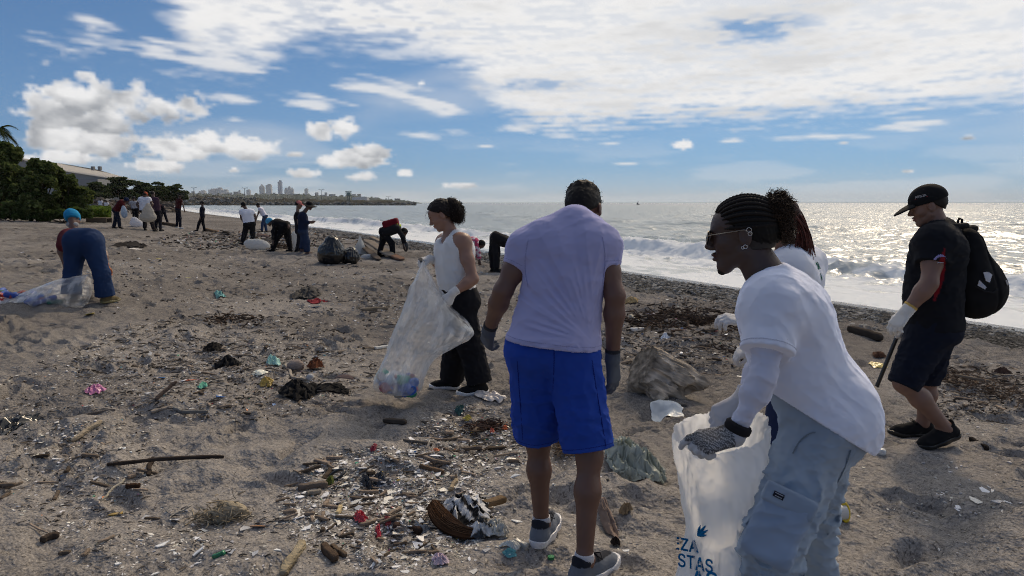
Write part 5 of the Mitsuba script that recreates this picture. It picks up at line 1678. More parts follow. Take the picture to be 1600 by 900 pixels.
def sack_pts(lst, off=0.004):
    out = []
    for x, z, y in lst:
        p = ctr + Mb @ np.array([x, y, z])
        for _ in range(30):
            g = sack_f(p[None])[0]
            p = p + np.array([0, 1.0, 0]) * np.clip(g, -.03, .03) * 0.8
        out.append(p - np.array([0, off, 0]))
    return np.array(out)


def patch(lst, name, col, off=0.006, mat='cloth'):
    p = sack_pts(lst, off)
    b = p + np.array([0, 0.004, 0])
    n = len(p)
    f = [[0, i, i + 1] for i in range(1, n - 1)]
    put(name, (np.vstack([p, b]), np.array(f + [[x + n for x in t_[::-1]] for t_ in f])), mat, col, rk, smooth=False)


patch([(-0.075, 0.045, -.4), (-0.045, 0.048, -.4), (-0.012, 0.030, -.4), (-0.030, -0.020, -.4), (-0.055, -0.010, -.4)], 'white_tag', (0.52, 0.52, 0.55))
patch([(-0.092, -0.005, -.4), (-0.082, -0.020, -.4), (-0.048, -0.050, -.4), (-0.056, -0.064, -.4), (-0.098, -0.040, -.4)], 'white_tag', (0.48, 0.48, 0.52))
patch([(0.098, -0.012, -.4), (0.116, -0.010, -.4), (0.128, -0.030, -.4), (0.118, -0.045, -.4), (0.104, -0.034, -.4)], 'logo_badge', (0.30, 0.29, 0.29))
put('side_pocket', tube(sack_pts([(-0.11, -0.045, -.4), (-0.06, -0.075, -.4), (0.0, -0.085, -.4), (0.03, -0.06, -.4)]), 0.006, 6), 'cloth', (0.02, 0.02, 0.022), rk)
put('grab_loop', tube([at(1496, 348, 4.58), at(1499, 341, 4.58), at(1503, 343, 4.58), at(1503, 355, 4.58)], 0.008, 8), 'cloth', BLACK, rk)
m = trimesh.creation.icosphere(subdivisions=3, radius=1); v = np.array(m.vertices) * [0.062, 0.05, 0.030]
put('rolled_flap', (at(1513, 360, 4.58) + v @ Rot.from_euler('y', -0.35).as_matrix().T, np.array(m.faces)), 'cloth', (0.014, 0.014, 0.015), rk)
for S in 'LR':
    sh = J['s' + S] - (J['s' + S] - J['neck']) * 0.35
    dy = -0.05 if S == 'L' else 0.05
    pts = [at(1503, 352, 4.58) + [0, dy, 0], sh + np.array([0.06, 0, 0.075]), sh + np.array([-0.02, 0, 0.078]), sh + np.array([-0.095, 0, 0.02]), sh + np.array([-0.120, 0, -0.10]), sh + np.array([-0.06, dy, -0.26])]
    tt = np.linspace(0, 5, 26)
    from scipy.interpolate import CubicSpline
    put('strap', tube(CubicSpline(range(6), np.array(pts))(tt), 0.019, 8), 'cloth', (0.012, 0.012, 0.013), rk)
# the picking stick in the far hand
t = thing('picking_stick', 'dark picking stick held low by the man in the cap', 'stick')
a_, b_ = J['wR'] + np.array([-0.02, 0, -0.06]), at(1370, 604, 4.9)
put('shaft', tube([a_, a_ * .5 + b_ * .5, b_], 0.014, 10), 'plastic', (0.03, 0.03, 0.032), t)
put('grip', tube([a_ + unit(a_ - b_) * 0.07, a_ + unit(b_ - a_) * 0.06], 0.02, 10), 'plastic', (0.02, 0.02, 0.02), t)

# 6: woman in jeans bent double, seen from behind
Y6 = on_sand(140, 474)[1]
J = figure({'hL': (119, 379, Y6), 'hR': (143, 379, Y6), 'kL': (113, 428, Y6 - 0.02), 'kR': (159, 428, Y6), 'aL': (112, 470, Y6 - .05), 'aR': (165, 466, Y6 + .03), 'neck': (116, 372, Y6 + 0.50), 'sL': (101, 383, Y6 + 0.43), 'sR': (137, 383, Y6 + 0.43),
            'head': (114, 342, Y6 + 0.60), 'eL': (93, 384, Y6 + 0.42), 'eR': (163, 396, Y6 + 0.42), 'wL': (104, 420, Y6 + 0.4), 'wR': (166, 416, Y6 + 0.3)}, Y6)
grounded(J, dirs={'L': (-0.25, 0.95), 'R': (0.4, 0.9)}, foot=0.24)
P6 = Person('woman in flared blue jeans and blue cap bent double with her back turned', J, bulk=1.0, hs=0.98, res=0.016, face=(0.0, 0.75, -0.65), skin=(0.13, 0.07, 0.05), female=True)
P6.body(head_res=0.012, res=0.014, leg_off=-0.02)
P6.shirt(lambda v: two_tone((v - P6.pel) @ P6.lat < -0.17, (0.085, 0.012, 0.018), (0.016, 0.016, 0.020)), sleeve=0.75, hem=0.02, off=0.02, res=0.014, fold=0.004)
P6.trousers(lambda v: np.array([0.016, 0.034, 0.088]) * (0.75 + 0.5 * meshkit.fbm(v * np.array([7, 7, 4]), 3, 3))[:, None], end=0.985, top=0.22, wide=(0.045, 0.026, 0.070), fold=0.006, res=0.011, name='jeans', hip=1.22, soft=0.03)
for S in 'LR':
    P6.hand(S, (0.0, 0.1, -1), (0, 1, 0.1), curl=(0.5, 0.8, 0.5), color=(0.5, 0.18, 0.08) if S == 'R' else (0.09, 0.05, 0.04), res=0.008, cuff=0.05)
    P6.shoe(S, (0.12, 0.095, 0.05) if S == 'R' else (0.05, 0.045, 0.04), (0.2, 0.17, 0.08) if S == 'R' else (0.06, 0.05, 0.05), res=0.008, size=0.95)


def swim(p):
    q = ((p - J['head']) @ P6.H) / P6.hs
    d = ell(q, np.array([-0.02, 0, 0.03]), (0.125, 0.098, 0.105))
    return np.maximum(d - 0.004 * (ridged(q, np.diag([20, 20, 20]), 4) - .5), -0.02 - q[:, 2] + 0.2 * q[:, 0])


P6.cloth('cap', swim, J['head'] - .24, J['head'] + .24, (0.02, 0.22, 0.42), 0.009)
put('neck_cloth', net(lambda p: ell(p, at(113, 351, Y6 + .54), (.085, .05, .045)), at(113, 351, Y6 + .54) - .15, at(113, 351, Y6 + .54) + .15, 0.01), 'cloth', (0.30, 0.30, 0.30), P6.key)
# ------------------------------------------------------------------ the volunteers further along the beach
def volunteer(label, Y, head, neck, hip, feet, lat=(1, 0, 0), face=(0, 1, 0), el=None, wr=None, knees=None, top=(0.7, 0.7, 0.72), legs=(0.02, 0.02, 0.025), skin=(0.10, 0.06, 0.045), cover=None, cover_color=BLACK, shoes=BLACK,
              sleeve=0.5, end=0.97, bulk=1.0, wide=(0.01, 0.015, 0.02), shw=0.185, group='volunteers picking litter further along the beach', res=None, hair=True, female=False):
    lat = unit(lat)
    r = res or (0.016 if Y < 30 else 0.022)
    n, hp_ = at(neck[0], neck[1], Y + (neck[2] if len(neck) > 2 else 0)), at(hip[0], hip[1], Y + (hip[2] if len(hip) > 2 else 0))
    sp = unit(n - hp_)
    J = {'neck': n, 'head': at(head[0], head[1], Y + (head[2] if len(head) > 2 else (neck[2] if len(neck) > 2 else 0)))}
    J['hL'], J['hR'] = hp_ - lat * 0.08, hp_ + lat * 0.08
    J['sL'], J['sR'] = n - lat * shw - sp * 0.07, n + lat * shw - sp * 0.07
    fr = unit(np.cross(sp, lat))
    for i, S in enumerate('LR'):
        sg = -1 if S == 'L' else 1
        f = feet[i]
        a = at(f[0], f[1] - 3, Y + (f[2] if len(f) > 2 else sg * lat[1] * 0.1))
        J['a' + S] = a
        z = beach_z(np.array([a[0]]), np.array([a[1]]))[0]
        a[2] = z + 0.08
        J['k' + S] = at(*knees[i][:2], a[1]) if knees else (J['h' + S] + a) / 2 + np.array([*unit([face[0], face[1], 0])[:2], 0]) * 0.04
        if el:
            J['e' + S] = at(el[i][0], el[i][1], J['s' + S][1] + (el[i][2] if len(el[i]) > 2 else 0))
            J['w' + S] = at(wr[i][0], wr[i][1], J['s' + S][1] + (wr[i][2] if len(wr[i]) > 2 else 0))
        else:
            J['e' + S] = J['s' + S] + np.array([0, 0, -0.28]) + fr * 0.03 + lat * sg * 0.03
            J['w' + S] = J['e' + S] + np.array([0, 0, -0.23]) + unit(face) * 0.10
        d = unit([face[0] + sg * lat[0] * 0.3, face[1] + sg * lat[1] * 0.3, 0])
        J['t' + S] = np.array([a[0] + d[0] * 0.15, a[1] + d[1] * 0.15, z + 0.026])
    P = Person(label, J, bulk=bulk, res=r, face=face, skin=skin, group=group, female=female)
    P.body(head_res=r * 0.7, res=r, hands=True, leg_off=-0.012)
    P.shirt(top, sleeve=sleeve, hem=-0.02, off=0.016, loose=0.008, fold=0.004, res=r)
    P.trousers(legs, end=end, wide=wide, fold=0.006, res=r)
    for S in 'LR':
        P.shoe(S, shoes, tuple(np.array(shoes) * 0.8 + 0.01), res=r * 0.8)
    if hair:
        P.hair('short', res=r * 0.7, grow=0.016, line=0.06, low=-0.05)
    if cover == 'cap':
        cap_on(P, cover_color, r * 0.55)
    elif cover == 'hat':
        def hf(p):
            q = ((p - P.J['head']) @ P.H) / P.hs
            crown = np.maximum(ell(q, np.array([-0.014, 0, 0.05]), (0.112, 0.094, 0.105)), 0.03 - q[:, 2])
            rim = np.maximum(np.abs(q[:, 2] - 0.045 + 1.2 * q[:, 1] ** 2) - 0.009, np.sqrt((q[:, 0] / 0.24) ** 2 + (q[:, 1] / 0.21) ** 2) * 0.2 - 0.2)
            return np.minimum(crown, rim) * P.hs
        put('hat', net(hf, P.J['head'] - .3, P.J['head'] + .3, r * 0.55, 0.012), 'cloth', cover_color, P.key)
    elif cover == 'swim':
        put('cap', net(lambda p: np.maximum(ell((p - P.J['head']) @ P.H, np.array([-0.016, 0, 0.035]), (0.122, 0.1, 0.108)), -0.015 - ((p - P.J['head']) @ P.H)[:, 2]), P.J['head'] - .25, P.J['head'] + .25, r * 0.6), 'cloth', cover_color, P.key)
    return P


NAVY, JEANS = (0.012, 0.018, 0.042), (0.035, 0.055, 0.11)
V = volunteer
V('man in navy jacket, wide brimmed black hat and jeans standing by a white bag', 22.5, (483, 322), (473, 333), (474, 361), [(472, 396), (480, 397)], lat=(0.25, -0.97, 0), face=(0.95, 0.1, -0.3), el=[(475, 348), (478, 348)], wr=[(483, 348), (485, 347)],
  top=NAVY, legs=(0.022, 0.036, 0.075), cover='hat', cover_color=(0.01, 0.01, 0.011), sleeve=1.85, bulk=1.12, wide=(0.015, 0.03, 0.035), shoes=(0.16, 0.10, 0.08), skin=(0.12, 0.07, 0.05))
V('woman with pink cap standing just behind the man in the wide brimmed hat', 22.95, (467, 320), (465, 332), (468, 361), [(464, 395), (469, 395)], lat=(0.25, -0.97, 0), face=(0.9, 0.3, -0.25), top=(0.02, 0.018, 0.022), legs=(0.02, 0.02, 0.025), cover='cap', cover_color=(0.50, 0.18, 0.16), bulk=0.9, skin=(0.2, 0.12, 0.09), female=True)
V('person in black with a light blue cap bent double over the litter', 23.4, (421, 347), (429, 348), (446, 354), [(426, 388), (454, 390)], lat=(-0.2, 0.98, 0), face=(-0.8, 0.1, -0.6), el=[(428, 362), (427, 362)], wr=[(427, 376), (428, 376)], knees=[(433, 370), (450, 371)], top=(0.012, 0.012, 0.014),
  legs=(0.010, 0.010, 0.012), cover='swim', cover_color=(0.09, 0.33, 0.52), bulk=1.25, sleeve=1.9, wide=(0.03, 0.02, 0.015))
V('man in white t-shirt, black trousers and black cap seen from behind', 27, (381, 321), (385, 328), (390, 350), [(379, 383), (397, 380)], lat=(0.9, 0.4, 0), face=(-0.6, 0.75, -0.35), el=[(377, 340), (400, 339)], wr=[(381, 348), (398, 350)], top=(0.70, 0.71, 0.78), cover='cap', bulk=1.05, legs=(0.012, 0.012, 0.014), wide=(0.02, 0.025, 0.03))
V('person in white top and blue jeans bending at the edge of the surf', 40, (403, 321), (406, 325), (414, 338), [(409, 361), (416, 360)], lat=(-0.2, 0.97, 0), face=(-0.9, 0.1, -0.5), el=[(404, 332), (404, 333)], wr=[(402, 338), (402, 337)], top=(0.60, 0.58, 0.66), legs=JEANS)
VB = V('person in black with hi-vis straps and a red rucksack bending down near the surf', 21.5, (631, 363), (624, 356), (599, 363), [(592, 391), (614, 397)], lat=(0.1, -0.99, 0), face=(0.6, 0.1, -0.8), el=[(629, 370), (630, 370)], wr=[(631, 383), (633, 383)], knees=[(598, 377), (612, 380)], top=(0.014, 0.014, 0.016),
       legs=(0.010, 0.010, 0.012), sleeve=1.8, bulk=1.08)
c = at(611, 351, 21.5)
rk2 = thing('rucksack', 'dark red rucksack on the back of the person bending near the surf', 'backpack')
dx = unit(VB.J['neck'] - VB.pel); nz = np.cross(dx, VB.lat); nz = nz if nz[2] > 0 else -nz
Mr = np.stack([dx, VB.lat, nz], 1)
put('main_pouch', net(lambda p: rbox(p, c + nz * 0.04, (0.24, 0.16, 0.12), 0.07, Mr) - 0.01 * (meshkit.fbm(p * 8, 2, 3) - .5), c - .4, c + .4, 0.016), 'cloth', (0.13, 0.008, 0.016), rk2)
for o in (-0.11, 0.11):
    put('strap', tube([c + dx * 0.2 + VB.lat * o, c + dx * 0.12 + VB.lat * o - nz * 0.22, c - dx * 0.06 + VB.lat * o - nz * 0.20], 0.022, 6), 'cloth', (0.42, 0.52, 0.03), rk2)
put('hi_vis_collar', tube([VB.J['neck'] + VB.lat * 0.13, VB.J['neck'] + VB.spine * 0.04 + nz * 0.07, VB.J['neck'] - VB.lat * 0.13], 0.035, 8), 'cloth', (0.42, 0.52, 0.03), VB.key)
b_ = thing('dark_bag', 'dark bag hanging from the hand of the person with the red rucksack', 'bag')
c = at(634, 384, 21.5)
put('sack', net(lambda p: ell(p, c - [0, 0, .02], (0.08, 0.07, 0.17)) - 0.02 * (meshkit.fbm(p * 9, 2, 5) - .5), c - .3, c + .3, 0.018), 'plastic', (0.02, 0.022, 0.026), b_)
VC2 = V('person in black with hi-vis collar bending behind the man in the lavender shirt', 17.5, (800, 391), (794, 379), (773, 371), [(770, 418), (776, 416)], lat=(0.1, -0.99, 0), face=(0.7, 0.1, -0.7), el=[(796, 393), (798, 393)], wr=[(797, 405), (799, 405)], knees=[(769, 396), (776, 395)], top=(0.012, 0.012, 0.014), legs=(0.012, 0.012, 0.015), sleeve=1.8, bulk=1.05, end=0.97)
put('hi_vis_collar', tube([VC2.J['neck'] + VC2.lat * 0.14, VC2.J['neck'] + [-0.03, 0, 0.10], VC2.J['neck'] - VC2.lat * 0.14], 0.035, 8), 'cloth', (0.42, 0.52, 0.03), VC2.key)
V('person in pink and red patterned top bending behind the woman in the tank top', 20, (752, 382), (744, 377), (728, 380), [(726, 412), (733, 412)], lat=(0.2, -0.97, 0), face=(0.7, 0.2, -0.7), el=[(745, 392), (747, 392)], wr=[(748, 407), (750, 406)], top=lambda v: np.where((meshkit.noise(v * 14, 3) > 0.5)[:, None], np.array([0.42, 0.06, 0.13]), np.array([0.6, 0.5, 0.52])),
  legs=(0.03, 0.05, 0.11), sleeve=1.9, bulk=0.95)
V('slim person in dark clothes walking alone between the group and the surf', 40, (316, 318), (316, 323), (316, 338), [(308, 361), (320, 361)], lat=(-0.3, 0.95, 0), face=(-0.95, 0.2, -0.2), top=(0.010, 0.011, 0.02), legs=(0.010, 0.010, 0.014), sleeve=1.9, bulk=0.9, cover='cap')
GA = 'volunteers gathered by the bushes at the left'
V('person in maroon top and navy cap stooping at the left of the far group', 34, (198, 313), (192, 314), (181, 329), [(177, 352), (187, 354)], lat=(0.3, -0.95, 0), face=(0.85, 0.1, -0.5), el=[(192, 323), (194, 323)], wr=[(197, 328), (198, 328)], top=(0.075, 0.012, 0.014), legs=(0.014, 0.018, 0.032), cover='swim', cover_color=(0.012, 0.018, 0.05), sleeve=1.8, bulk=1.12, group=GA)
V('man in white t-shirt and orange cap carrying a big pale sack', 34.3, (227, 304), (226, 309), (227, 329), [(226, 353), (240, 353)], lat=(0.95, 0.2, 0), face=(0.2, 0.9, -0.2), el=[(214, 319), (238, 319)], wr=[(218, 327), (236, 324)], top=(0.60, 0.61, 0.67), legs=(0.02, 0.016, 0.018), cover='cap', cover_color=(0.42, 0.10, 0.05), bulk=1.25, group=GA)
V('dark haired person in purple top beside the man in the orange cap', 35.5, (239, 303), (240, 309), (245, 330), [(243, 353), (250, 352)], lat=(0.9, -0.3, 0), face=(0.3, 0.9, -0.2), top=(0.05, 0.028, 0.045), legs=(0.014, 0.014, 0.02), bulk=1.1, sleeve=1.8, group=GA)
V('person in dark clothes bending far behind the purple top', 47, (243, 324), (247, 322), (255, 324), [(250, 339), (262, 341)], lat=(-0.3, 0.95, 0), face=(-0.8, 0.2, -0.5), top=(0.03, 0.01, 0.014), legs=(0.012, 0.012, 0.018), group=GA, res=0.03)
V('person in black and maroon walking at the right of the far group', 42, (281, 306), (280, 311), (278, 326), [(275, 342), (281, 346)], lat=(0.7, -0.6, 0), face=(0.7, 0.6, -0.2), el=[(276, 320), (286, 320)], wr=[(275, 326), (288, 328)], top=(0.05, 0.012, 0.014), legs=(0.012, 0.013, 0.022), cover='hat', cover_color=(0.012, 0.012, 0.013), shoes=(0.5, 0.5, 0.5), group=GA)
V('person in pale top and black trousers standing in the middle of the far group', 43, (209, 310), (209, 315), (211, 326), [(209, 341), (214, 341)], lat=(0.9, 0.3, 0), face=(-0.2, 0.9, -0.3), top=(0.30, 0.30, 0.33), legs=(0.010, 0.010, 0.013), cover='cap', cover_color=(0.012, 0.02, 0.05), group=GA)
V('person in pale blue top far off in front of the dark rocks', 78, (157, 312), (157, 314), (157, 321), [(155, 327), (160, 327)], lat=(1, 0, 0), face=(0, 1, -0.2), top=(0.5, 0.52, 0.58), legs=(0.03, 0.05, 0.10), group=GA, res=0.04)
V('person in white top and jeans far off beside the pale blue one', 80, (166.5, 315), (166.5, 317), (166, 322), [(165, 328), (168, 328)], lat=(1, 0, 0), face=(0.5, 0.6, -0.3), top=(0.55, 0.55, 0.58), legs=(0.02, 0.025, 0.05), group=GA, res=0.04)

# ------------------------------------------------------------------ bags and sacks
def lump(name, label, cat, prims, res, mat, color, crinkle=0.02, freq=9, seed=3, k=0.08, extra=None, ribs=True):
    """a tied or slumped bag: soft union of ellipsoids (centre, radii) with creases, resting on the sand"""
    cs = np.array([p[0] for p in prims]); rs = np.array([p[1] for p in prims])
    lo, hi = (cs - rs).min(0) - 0.08, (cs + rs).max(0) + 0.08
    top = cs[np.argmax(cs[:, 2])]

    def f(p):
        d = union([ell(p, c, r) for c, r in prims], k)
        q = p - top
        an = np.arctan2(q[:, 1], q[:, 0])
        h = np.clip((p[:, 2] - lo[2]) / (hi[2] - lo[2]), 0, 1)
        if ribs:
            w = np.stack([np.cos(an) * 2.2, np.sin(an) * 2.2, h * 1.2], -1)
            d = d - crinkle * (1 - 2 * np.abs(meshkit.fbm(w * 1.6, 3, seed) - 0.5) - 0.6) * (0.3 + h)
        d = d - crinkle * 0.8 * (1 - 2 * np.abs(meshkit.fbm(p * freq, 3, seed + 3) - 0.5) - 0.6)
        return d if extra is None else extra(p, d)
    t = thing(name, label, cat)
    put('sack', net(f, lo, hi, res), mat, color, t)
    return t


def gz(p):
    return beach_z(np.array([p[0]]), np.array([p[1]]))[0]


def spot(px, py):
    return on_sand(px, py)


g = spot(518, 411)
t = lump('rubbish_bag', 'bulging black rubbish bag with knotted top, left of the two', 'rubbish bag', [(g + [0, 0, .26], (.33, .30, .30)), (g + [.05, 0, .50], (.18, .17, .16)), (g + [-.16, .05, .12], (.18, .2, .14)), (g + [.02, 0, .63], (.10, .09, .07))], 0.014, 'gloss', (0.008, 0.008, 0.009), 0.055, 7)
put('knot', net(lambda p: ell(p, g + [0.02, 0, .66], (.09, .08, .07)) - 0.05 * (meshkit.fbm(p * 16, 2, 3) - .4), g + [-.2, -.2, .5], g + [.2, .2, .86], 0.012), 'gloss', (0.008, 0.008, 0.009), t)
g = spot(547, 412)
t = lump('rubbish_bag', 'smaller black rubbish bag slumped against the bigger one', 'rubbish bag', [(g + [0, 0, .17], (.24, .24, .20)), (g + [.04, 0, .30], (.13, .13, .11))], 0.014, 'gloss', (0.008, 0.008, 0.009), 0.05, 8, 5)
put('knot', net(lambda p: ell(p, g + [0.02, 0, .40], (.05, .05, .06)) - 0.04 * (meshkit.fbm(p * 18, 2, 3) - .4), g + [-.15, -.15, .28], g + [.15, .15, .55], 0.012), 'gloss', (0.008, 0.008, 0.009), t)
WB = (0.62, 0.64, 0.66)
g = spot(402, 390)
lump('white_sack', 'white woven sack lying on the sand beside the person bent in black', 'sack', [(g + [0, 0, .17], (.36, .22, .19)), (g + [-.22, 0, .22], (.22, .18, .14)), (g + [.2, 0, .12], (.24, .2, .13))], 0.016, 'film', WB, 0.05, 6, 8, ribs=False)
g = spot(461, 392)
lump('white_sack', 'white sack standing upright behind the man in the wide brimmed hat', 'sack', [(g + [0, 0, .22], (.16, .14, .24)), (g + [0.02, 0, .45], (.13, .10, .20)), (g + [.24, .1, .08], (.2, .1, .1))], 0.016, 'film', WB, 0.035, 7, 9)
g = spot(213, 354)
lump('white_sack', 'white sack slumped on the sand in front of the far group', 'sack', [(g + [0, 0, .16], (.30, .22, .18)), (g + [-.08, 0, .32], (.16, .14, .16)), (g + [.2, 0, .1], (.22, .18, .12))], 0.022, 'film', (0.66, 0.67, 0.72), 0.05, 6, 11)
g = at(231, 336, 33.6)
lump('pale_sack', 'big pale full sack carried in front of the man in the orange cap', 'sack', [(g + [0, 0, -.10], (.38, .28, .24)), (g + [.02, 0, .12], (.26, .2, .26)), (g + [.05, 0, .34], (.12, .1, .2))], 0.024, 'film', (0.52, 0.50, 0.46), 0.05, 6, 12)
g = at(194, 331, 33.6)
lump('pale_bag', 'pale blue plastic bag held by the person in maroon', 'bag', [(g + [0, 0, -.05], (.14, .10, .24)), (g + [-.02, 0, .15], (.07, .06, .14))], 0.022, 'film', (0.50, 0.58, 0.68), 0.03, 8, 13)
g = spot(563, 396)
t = thing('plastic_sheet', 'peaked sheet of pale plastic standing up behind the black rubbish bags', 'plastic sheet')
def tent(p):
    q = p - g
    h = 0.58
    r = 0.25 * (1 - q[:, 2] / h)
    return np.maximum(np.sqrt(q[:, 0] ** 2 + (q[:, 1] * 1.4) ** 2) - r - 0.05 * (ridged(p, np.diag([7, 7, 1.5]), 4) - .4), -0.02 - q[:, 2]) * 0.8
put('sheet', net(tent, g + [-.5, -.4, -.05], g + [.5, .4, .75], 0.016), 'film', (0.60, 0.62, 0.63), t)
g2 = spot(577, 404)
lump('plastic_sheet', 'crumpled white plastic at the foot of the plank heap', 'plastic sheet', [(g2 + [0, 0, .05], (.16, .12, .08)), (g2 + [-.15, .1, .04], (.12, .1, .07))], 0.016, 'film', WB, 0.03, 8, 15, ribs=False)


def plank(name, label, cat, p0, p1, w, th, color, group=None, bend=0.0, rough=0.012, R_=None, mat='rough', roll=0.0, parent=None):
    """a weathered board or stick from p0 to p1"""
    p0, p1 = np.asarray(p0, float), np.asarray(p1, float)
    n = 14
    t = np.linspace(0, 1, n)[:, None]
    c = p0 + (p1 - p0) * t
    d = unit(p1 - p0); u = unit(np.cross([0, 0, 1], d)); v = np.cross(d, u)
    u, v = u * math.cos(roll) + v * math.sin(roll), v * math.cos(roll) - u * math.sin(roll)
    c = c + u * bend * np.sin(t * math.pi) + u * rough * (meshkit.noise(np.hstack([t * 5, t * 0 + p0[0] * 9, t * 0]), 3) - .5)[:, None]
    k = 8
    a = np.arange(k) * 2 * np.pi / k + 0.39
    prof = np.sign(np.cos(a))[:, None] * np.abs(np.cos(a))[:, None] ** 0.5 * u * w / 2 + np.sign(np.sin(a))[:, None] * np.abs(np.sin(a))[:, None] ** 0.5 * v * th / 2
    sc_ = 1 + 0.25 * (meshkit.noise(np.hstack([t * 7, t * 0 + p0[0] * 3 + 4, t * 0]), 5) - 0.5)
    sc_[0] *= 0.72; sc_[-1] *= 0.6
    vts = (c[:, None] + prof[None] * sc_[:, None, None]).reshape(-1, 3)
    i = np.arange(n * k).reshape(n, k); j_ = np.roll(i, -1, 1)
    q = np.stack([i[:-1], j_[:-1], j_[1:], i[1:]], -1).reshape(-1, 4)
    f = np.vstack([q[:, [0, 1, 2]], q[:, [0, 2, 3]]])
    vts = np.vstack([vts, c[:1], c[-1:]])
    f = np.vstack([f, [[n * k, j_[0, m], i[0, m]] for m in range(k)], [[n * k + 1, i[-1, m], j_[-1, m]] for m in range(k)]])
    col = np.asarray(color) * (0.65 + 0.7 * meshkit.fbm(vts * 24, 2, 4))[:, None]
    return put(name, (vts, f), mat, col, parent, label=label, cat=cat, group=group)


gp = spot(592, 400)
for lb, a, b, w, z0, z1, col in (('long grey weathered plank on top of the heap behind the black bags', (573, 390), (612, 405), .34, .34, .10, (0.22, 0.19, 0.16)), ('reddish brown board sloping to the sand at the right of the heap', (588, 397), (628, 408), .26, .22, .05, (0.19, 0.12, 0.09)),
                             ('dark plank leaning at the left of the heap', (564, 394), (592, 408), .22, .26, .05, (0.12, 0.10, 0.085)), ('short pale board at the back of the heap', (580, 389), (606, 395), .26, .42, .28, (0.26, 0.22, 0.18))):
    A, B = spot(*a), spot(*b)
    plank('plank', lb, 'plank', A + [0, 0, z0], B + [0, 0, z1], w, .07, col)

# the clear bag of the woman in the tank top: a thin sheet from the mouth held in two hands to the full corner on the sand
def sheet_bag(rings, n=72, m=60, wr=0.012, seed=3, fold=7):
    """a bag surface through rings given as (centre, half axis a, half axis b): mouth first, closed at the last"""
    from scipy.interpolate import CubicSpline
    s = np.linspace(0, 1, len(rings))
    C = CubicSpline(s, np.array([r[0] for r in rings])); A = CubicSpline(s, np.array([r[1] for r in rings])); B = CubicSpline(s, np.array([r[2] for r in rings]))
    t = np.linspace(0, 1, m); an = np.arange(n) * 2 * np.pi / n
    c, a, b = C(t), A(t), B(t)
    rad = np.ones((m, n))
    w = np.stack([np.cos(an)[None] * fold / 4 + 0 * t[:, None], np.sin(an)[None] * fold / 4 + 0 * t[:, None], t[:, None] * 1.8 + 0 * an[None]], -1)
    rad = rad + (meshkit.fbm(w, 4, seed) - 0.5) * 0.55 * (np.sin(np.clip(t * 1.05, 0, 1) * math.pi * 0.9 + 0.3)[:, None]) + (meshkit.fbm(w * 3.1, 3, seed + 5) - 0.5) * 0.22 + 0.09 * ((1 - 2 * np.abs(meshkit.fbm(w * np.array([2.4, 2.4, 1.0]) + 5, 3, seed + 8) - 0.5)) ** 5 - 0.3)
    v = c[:, None] + (np.cos(an)[None, :, None] * a[:, None] + np.sin(an)[None, :, None] * b[:, None]) * rad[..., None]
    return v, t, an


def grid_faces(m, n, wrap=True):
    i = np.arange(m * n).reshape(m, n)
    j = np.roll(i, -1, 1)
    if not wrap:
        i, j = i[:, :-1], j[:, :-1]
    q = np.stack([i[:-1], j[:-1], j[1:], i[1:]], -1).reshape(-1, 4)
    return np.vstack([q[:, [0, 1, 2]], q[:, [0, 2, 3]]])


Yb = 5.55
def rb(px0, py0, px1, py1, depth, Y=Yb):
    """ring whose silhouette runs from one pixel to another at depth Y"""
    p, q = at(px0, py0, Y), at(px1, py1, Y)
    return ((p + q) / 2, (q - p) / 2, np.array([0, depth, 0.0]))


rings = [rb(662, 408, 698, 474, .05, 5.75), rb(657, 418, 716, 492, .13, 5.68), rb(648, 438, 737, 520, .20, 5.62), rb(636, 468, 708, 540, .19), rb(620, 505, 676, 560, .17), rb(604, 545, 662, 585, .17, 5.5), rb(592, 575, 658, 600, .19, 5.48), rb(584, 596, 652, 612, .18, 5.46), rb(592, 609, 640, 614, .10, 5.45), rb(612, 612, 618, 613, .01, 5.45)]
v, t_, an_ = sheet_bag(rings, 96, 80, seed=3)
v = v.reshape(-1, 3)
zz = beach_z(v[:, 0], v[:, 1]) + 0.012
v[:, 2] = np.maximum(v[:, 2], zz)
cb = thing('clear_plastic_bag', 'tall clear plastic bag with coloured caps at the bottom held by the woman', 'plastic bag')
put('film', (v, grid_faces(80, 96)), 'clear_film', None, cb)
Rb = np.random.default_rng(21)
CW = ['dark blue', 'blue', 'red', 'white', 'green', 'yellow', 'brick red', 'navy blue', 'cream']
cols = [(0.02, 0.10, 0.42), (0.03, 0.16, 0.50), (0.45, 0.05, 0.05), (0.55, 0.55, 0.55), (0.05, 0.30, 0.18), (0.60, 0.40, 0.05), (0.35, 0.12, 0.10), (0.02, 0.08, 0.34), (0.5, 0.45, 0.4)]
for k in range(46):
    px_, py_ = Rb.uniform(594, 648), Rb.uniform(588, 611)
    p = at(px_, py_, 5.47 + Rb.uniform(-.10, .10))
    p[2] = max(p[2], gz(p) + 0.03)
    big = Rb.random() < 0.4
    m = trimesh.creation.cylinder(radius=Rb.uniform(.028, .045) if not big else .04, height=.022 if not big else .10, sections=16)
    vv = np.array(m.vertices) @ Rot.random(random_state=int(Rb.integers(1 << 30))).as_matrix().T + p
    ci = int(Rb.integers(len(cols)))
    put('plastic_disc' if not big else 'small_bottle', (vv, np.array(m.faces)), 'plastic', cols[ci], label=CW[ci] + (' bottle cap inside the tall clear plastic bag' if not big else ' small plastic bottle inside the tall clear plastic bag'), cat='bottle cap' if not big else 'bottle', group=CW[ci] + (' bottle caps in the tall clear bag' if not big else ' small bottles in the tall clear bag'), smooth=False)

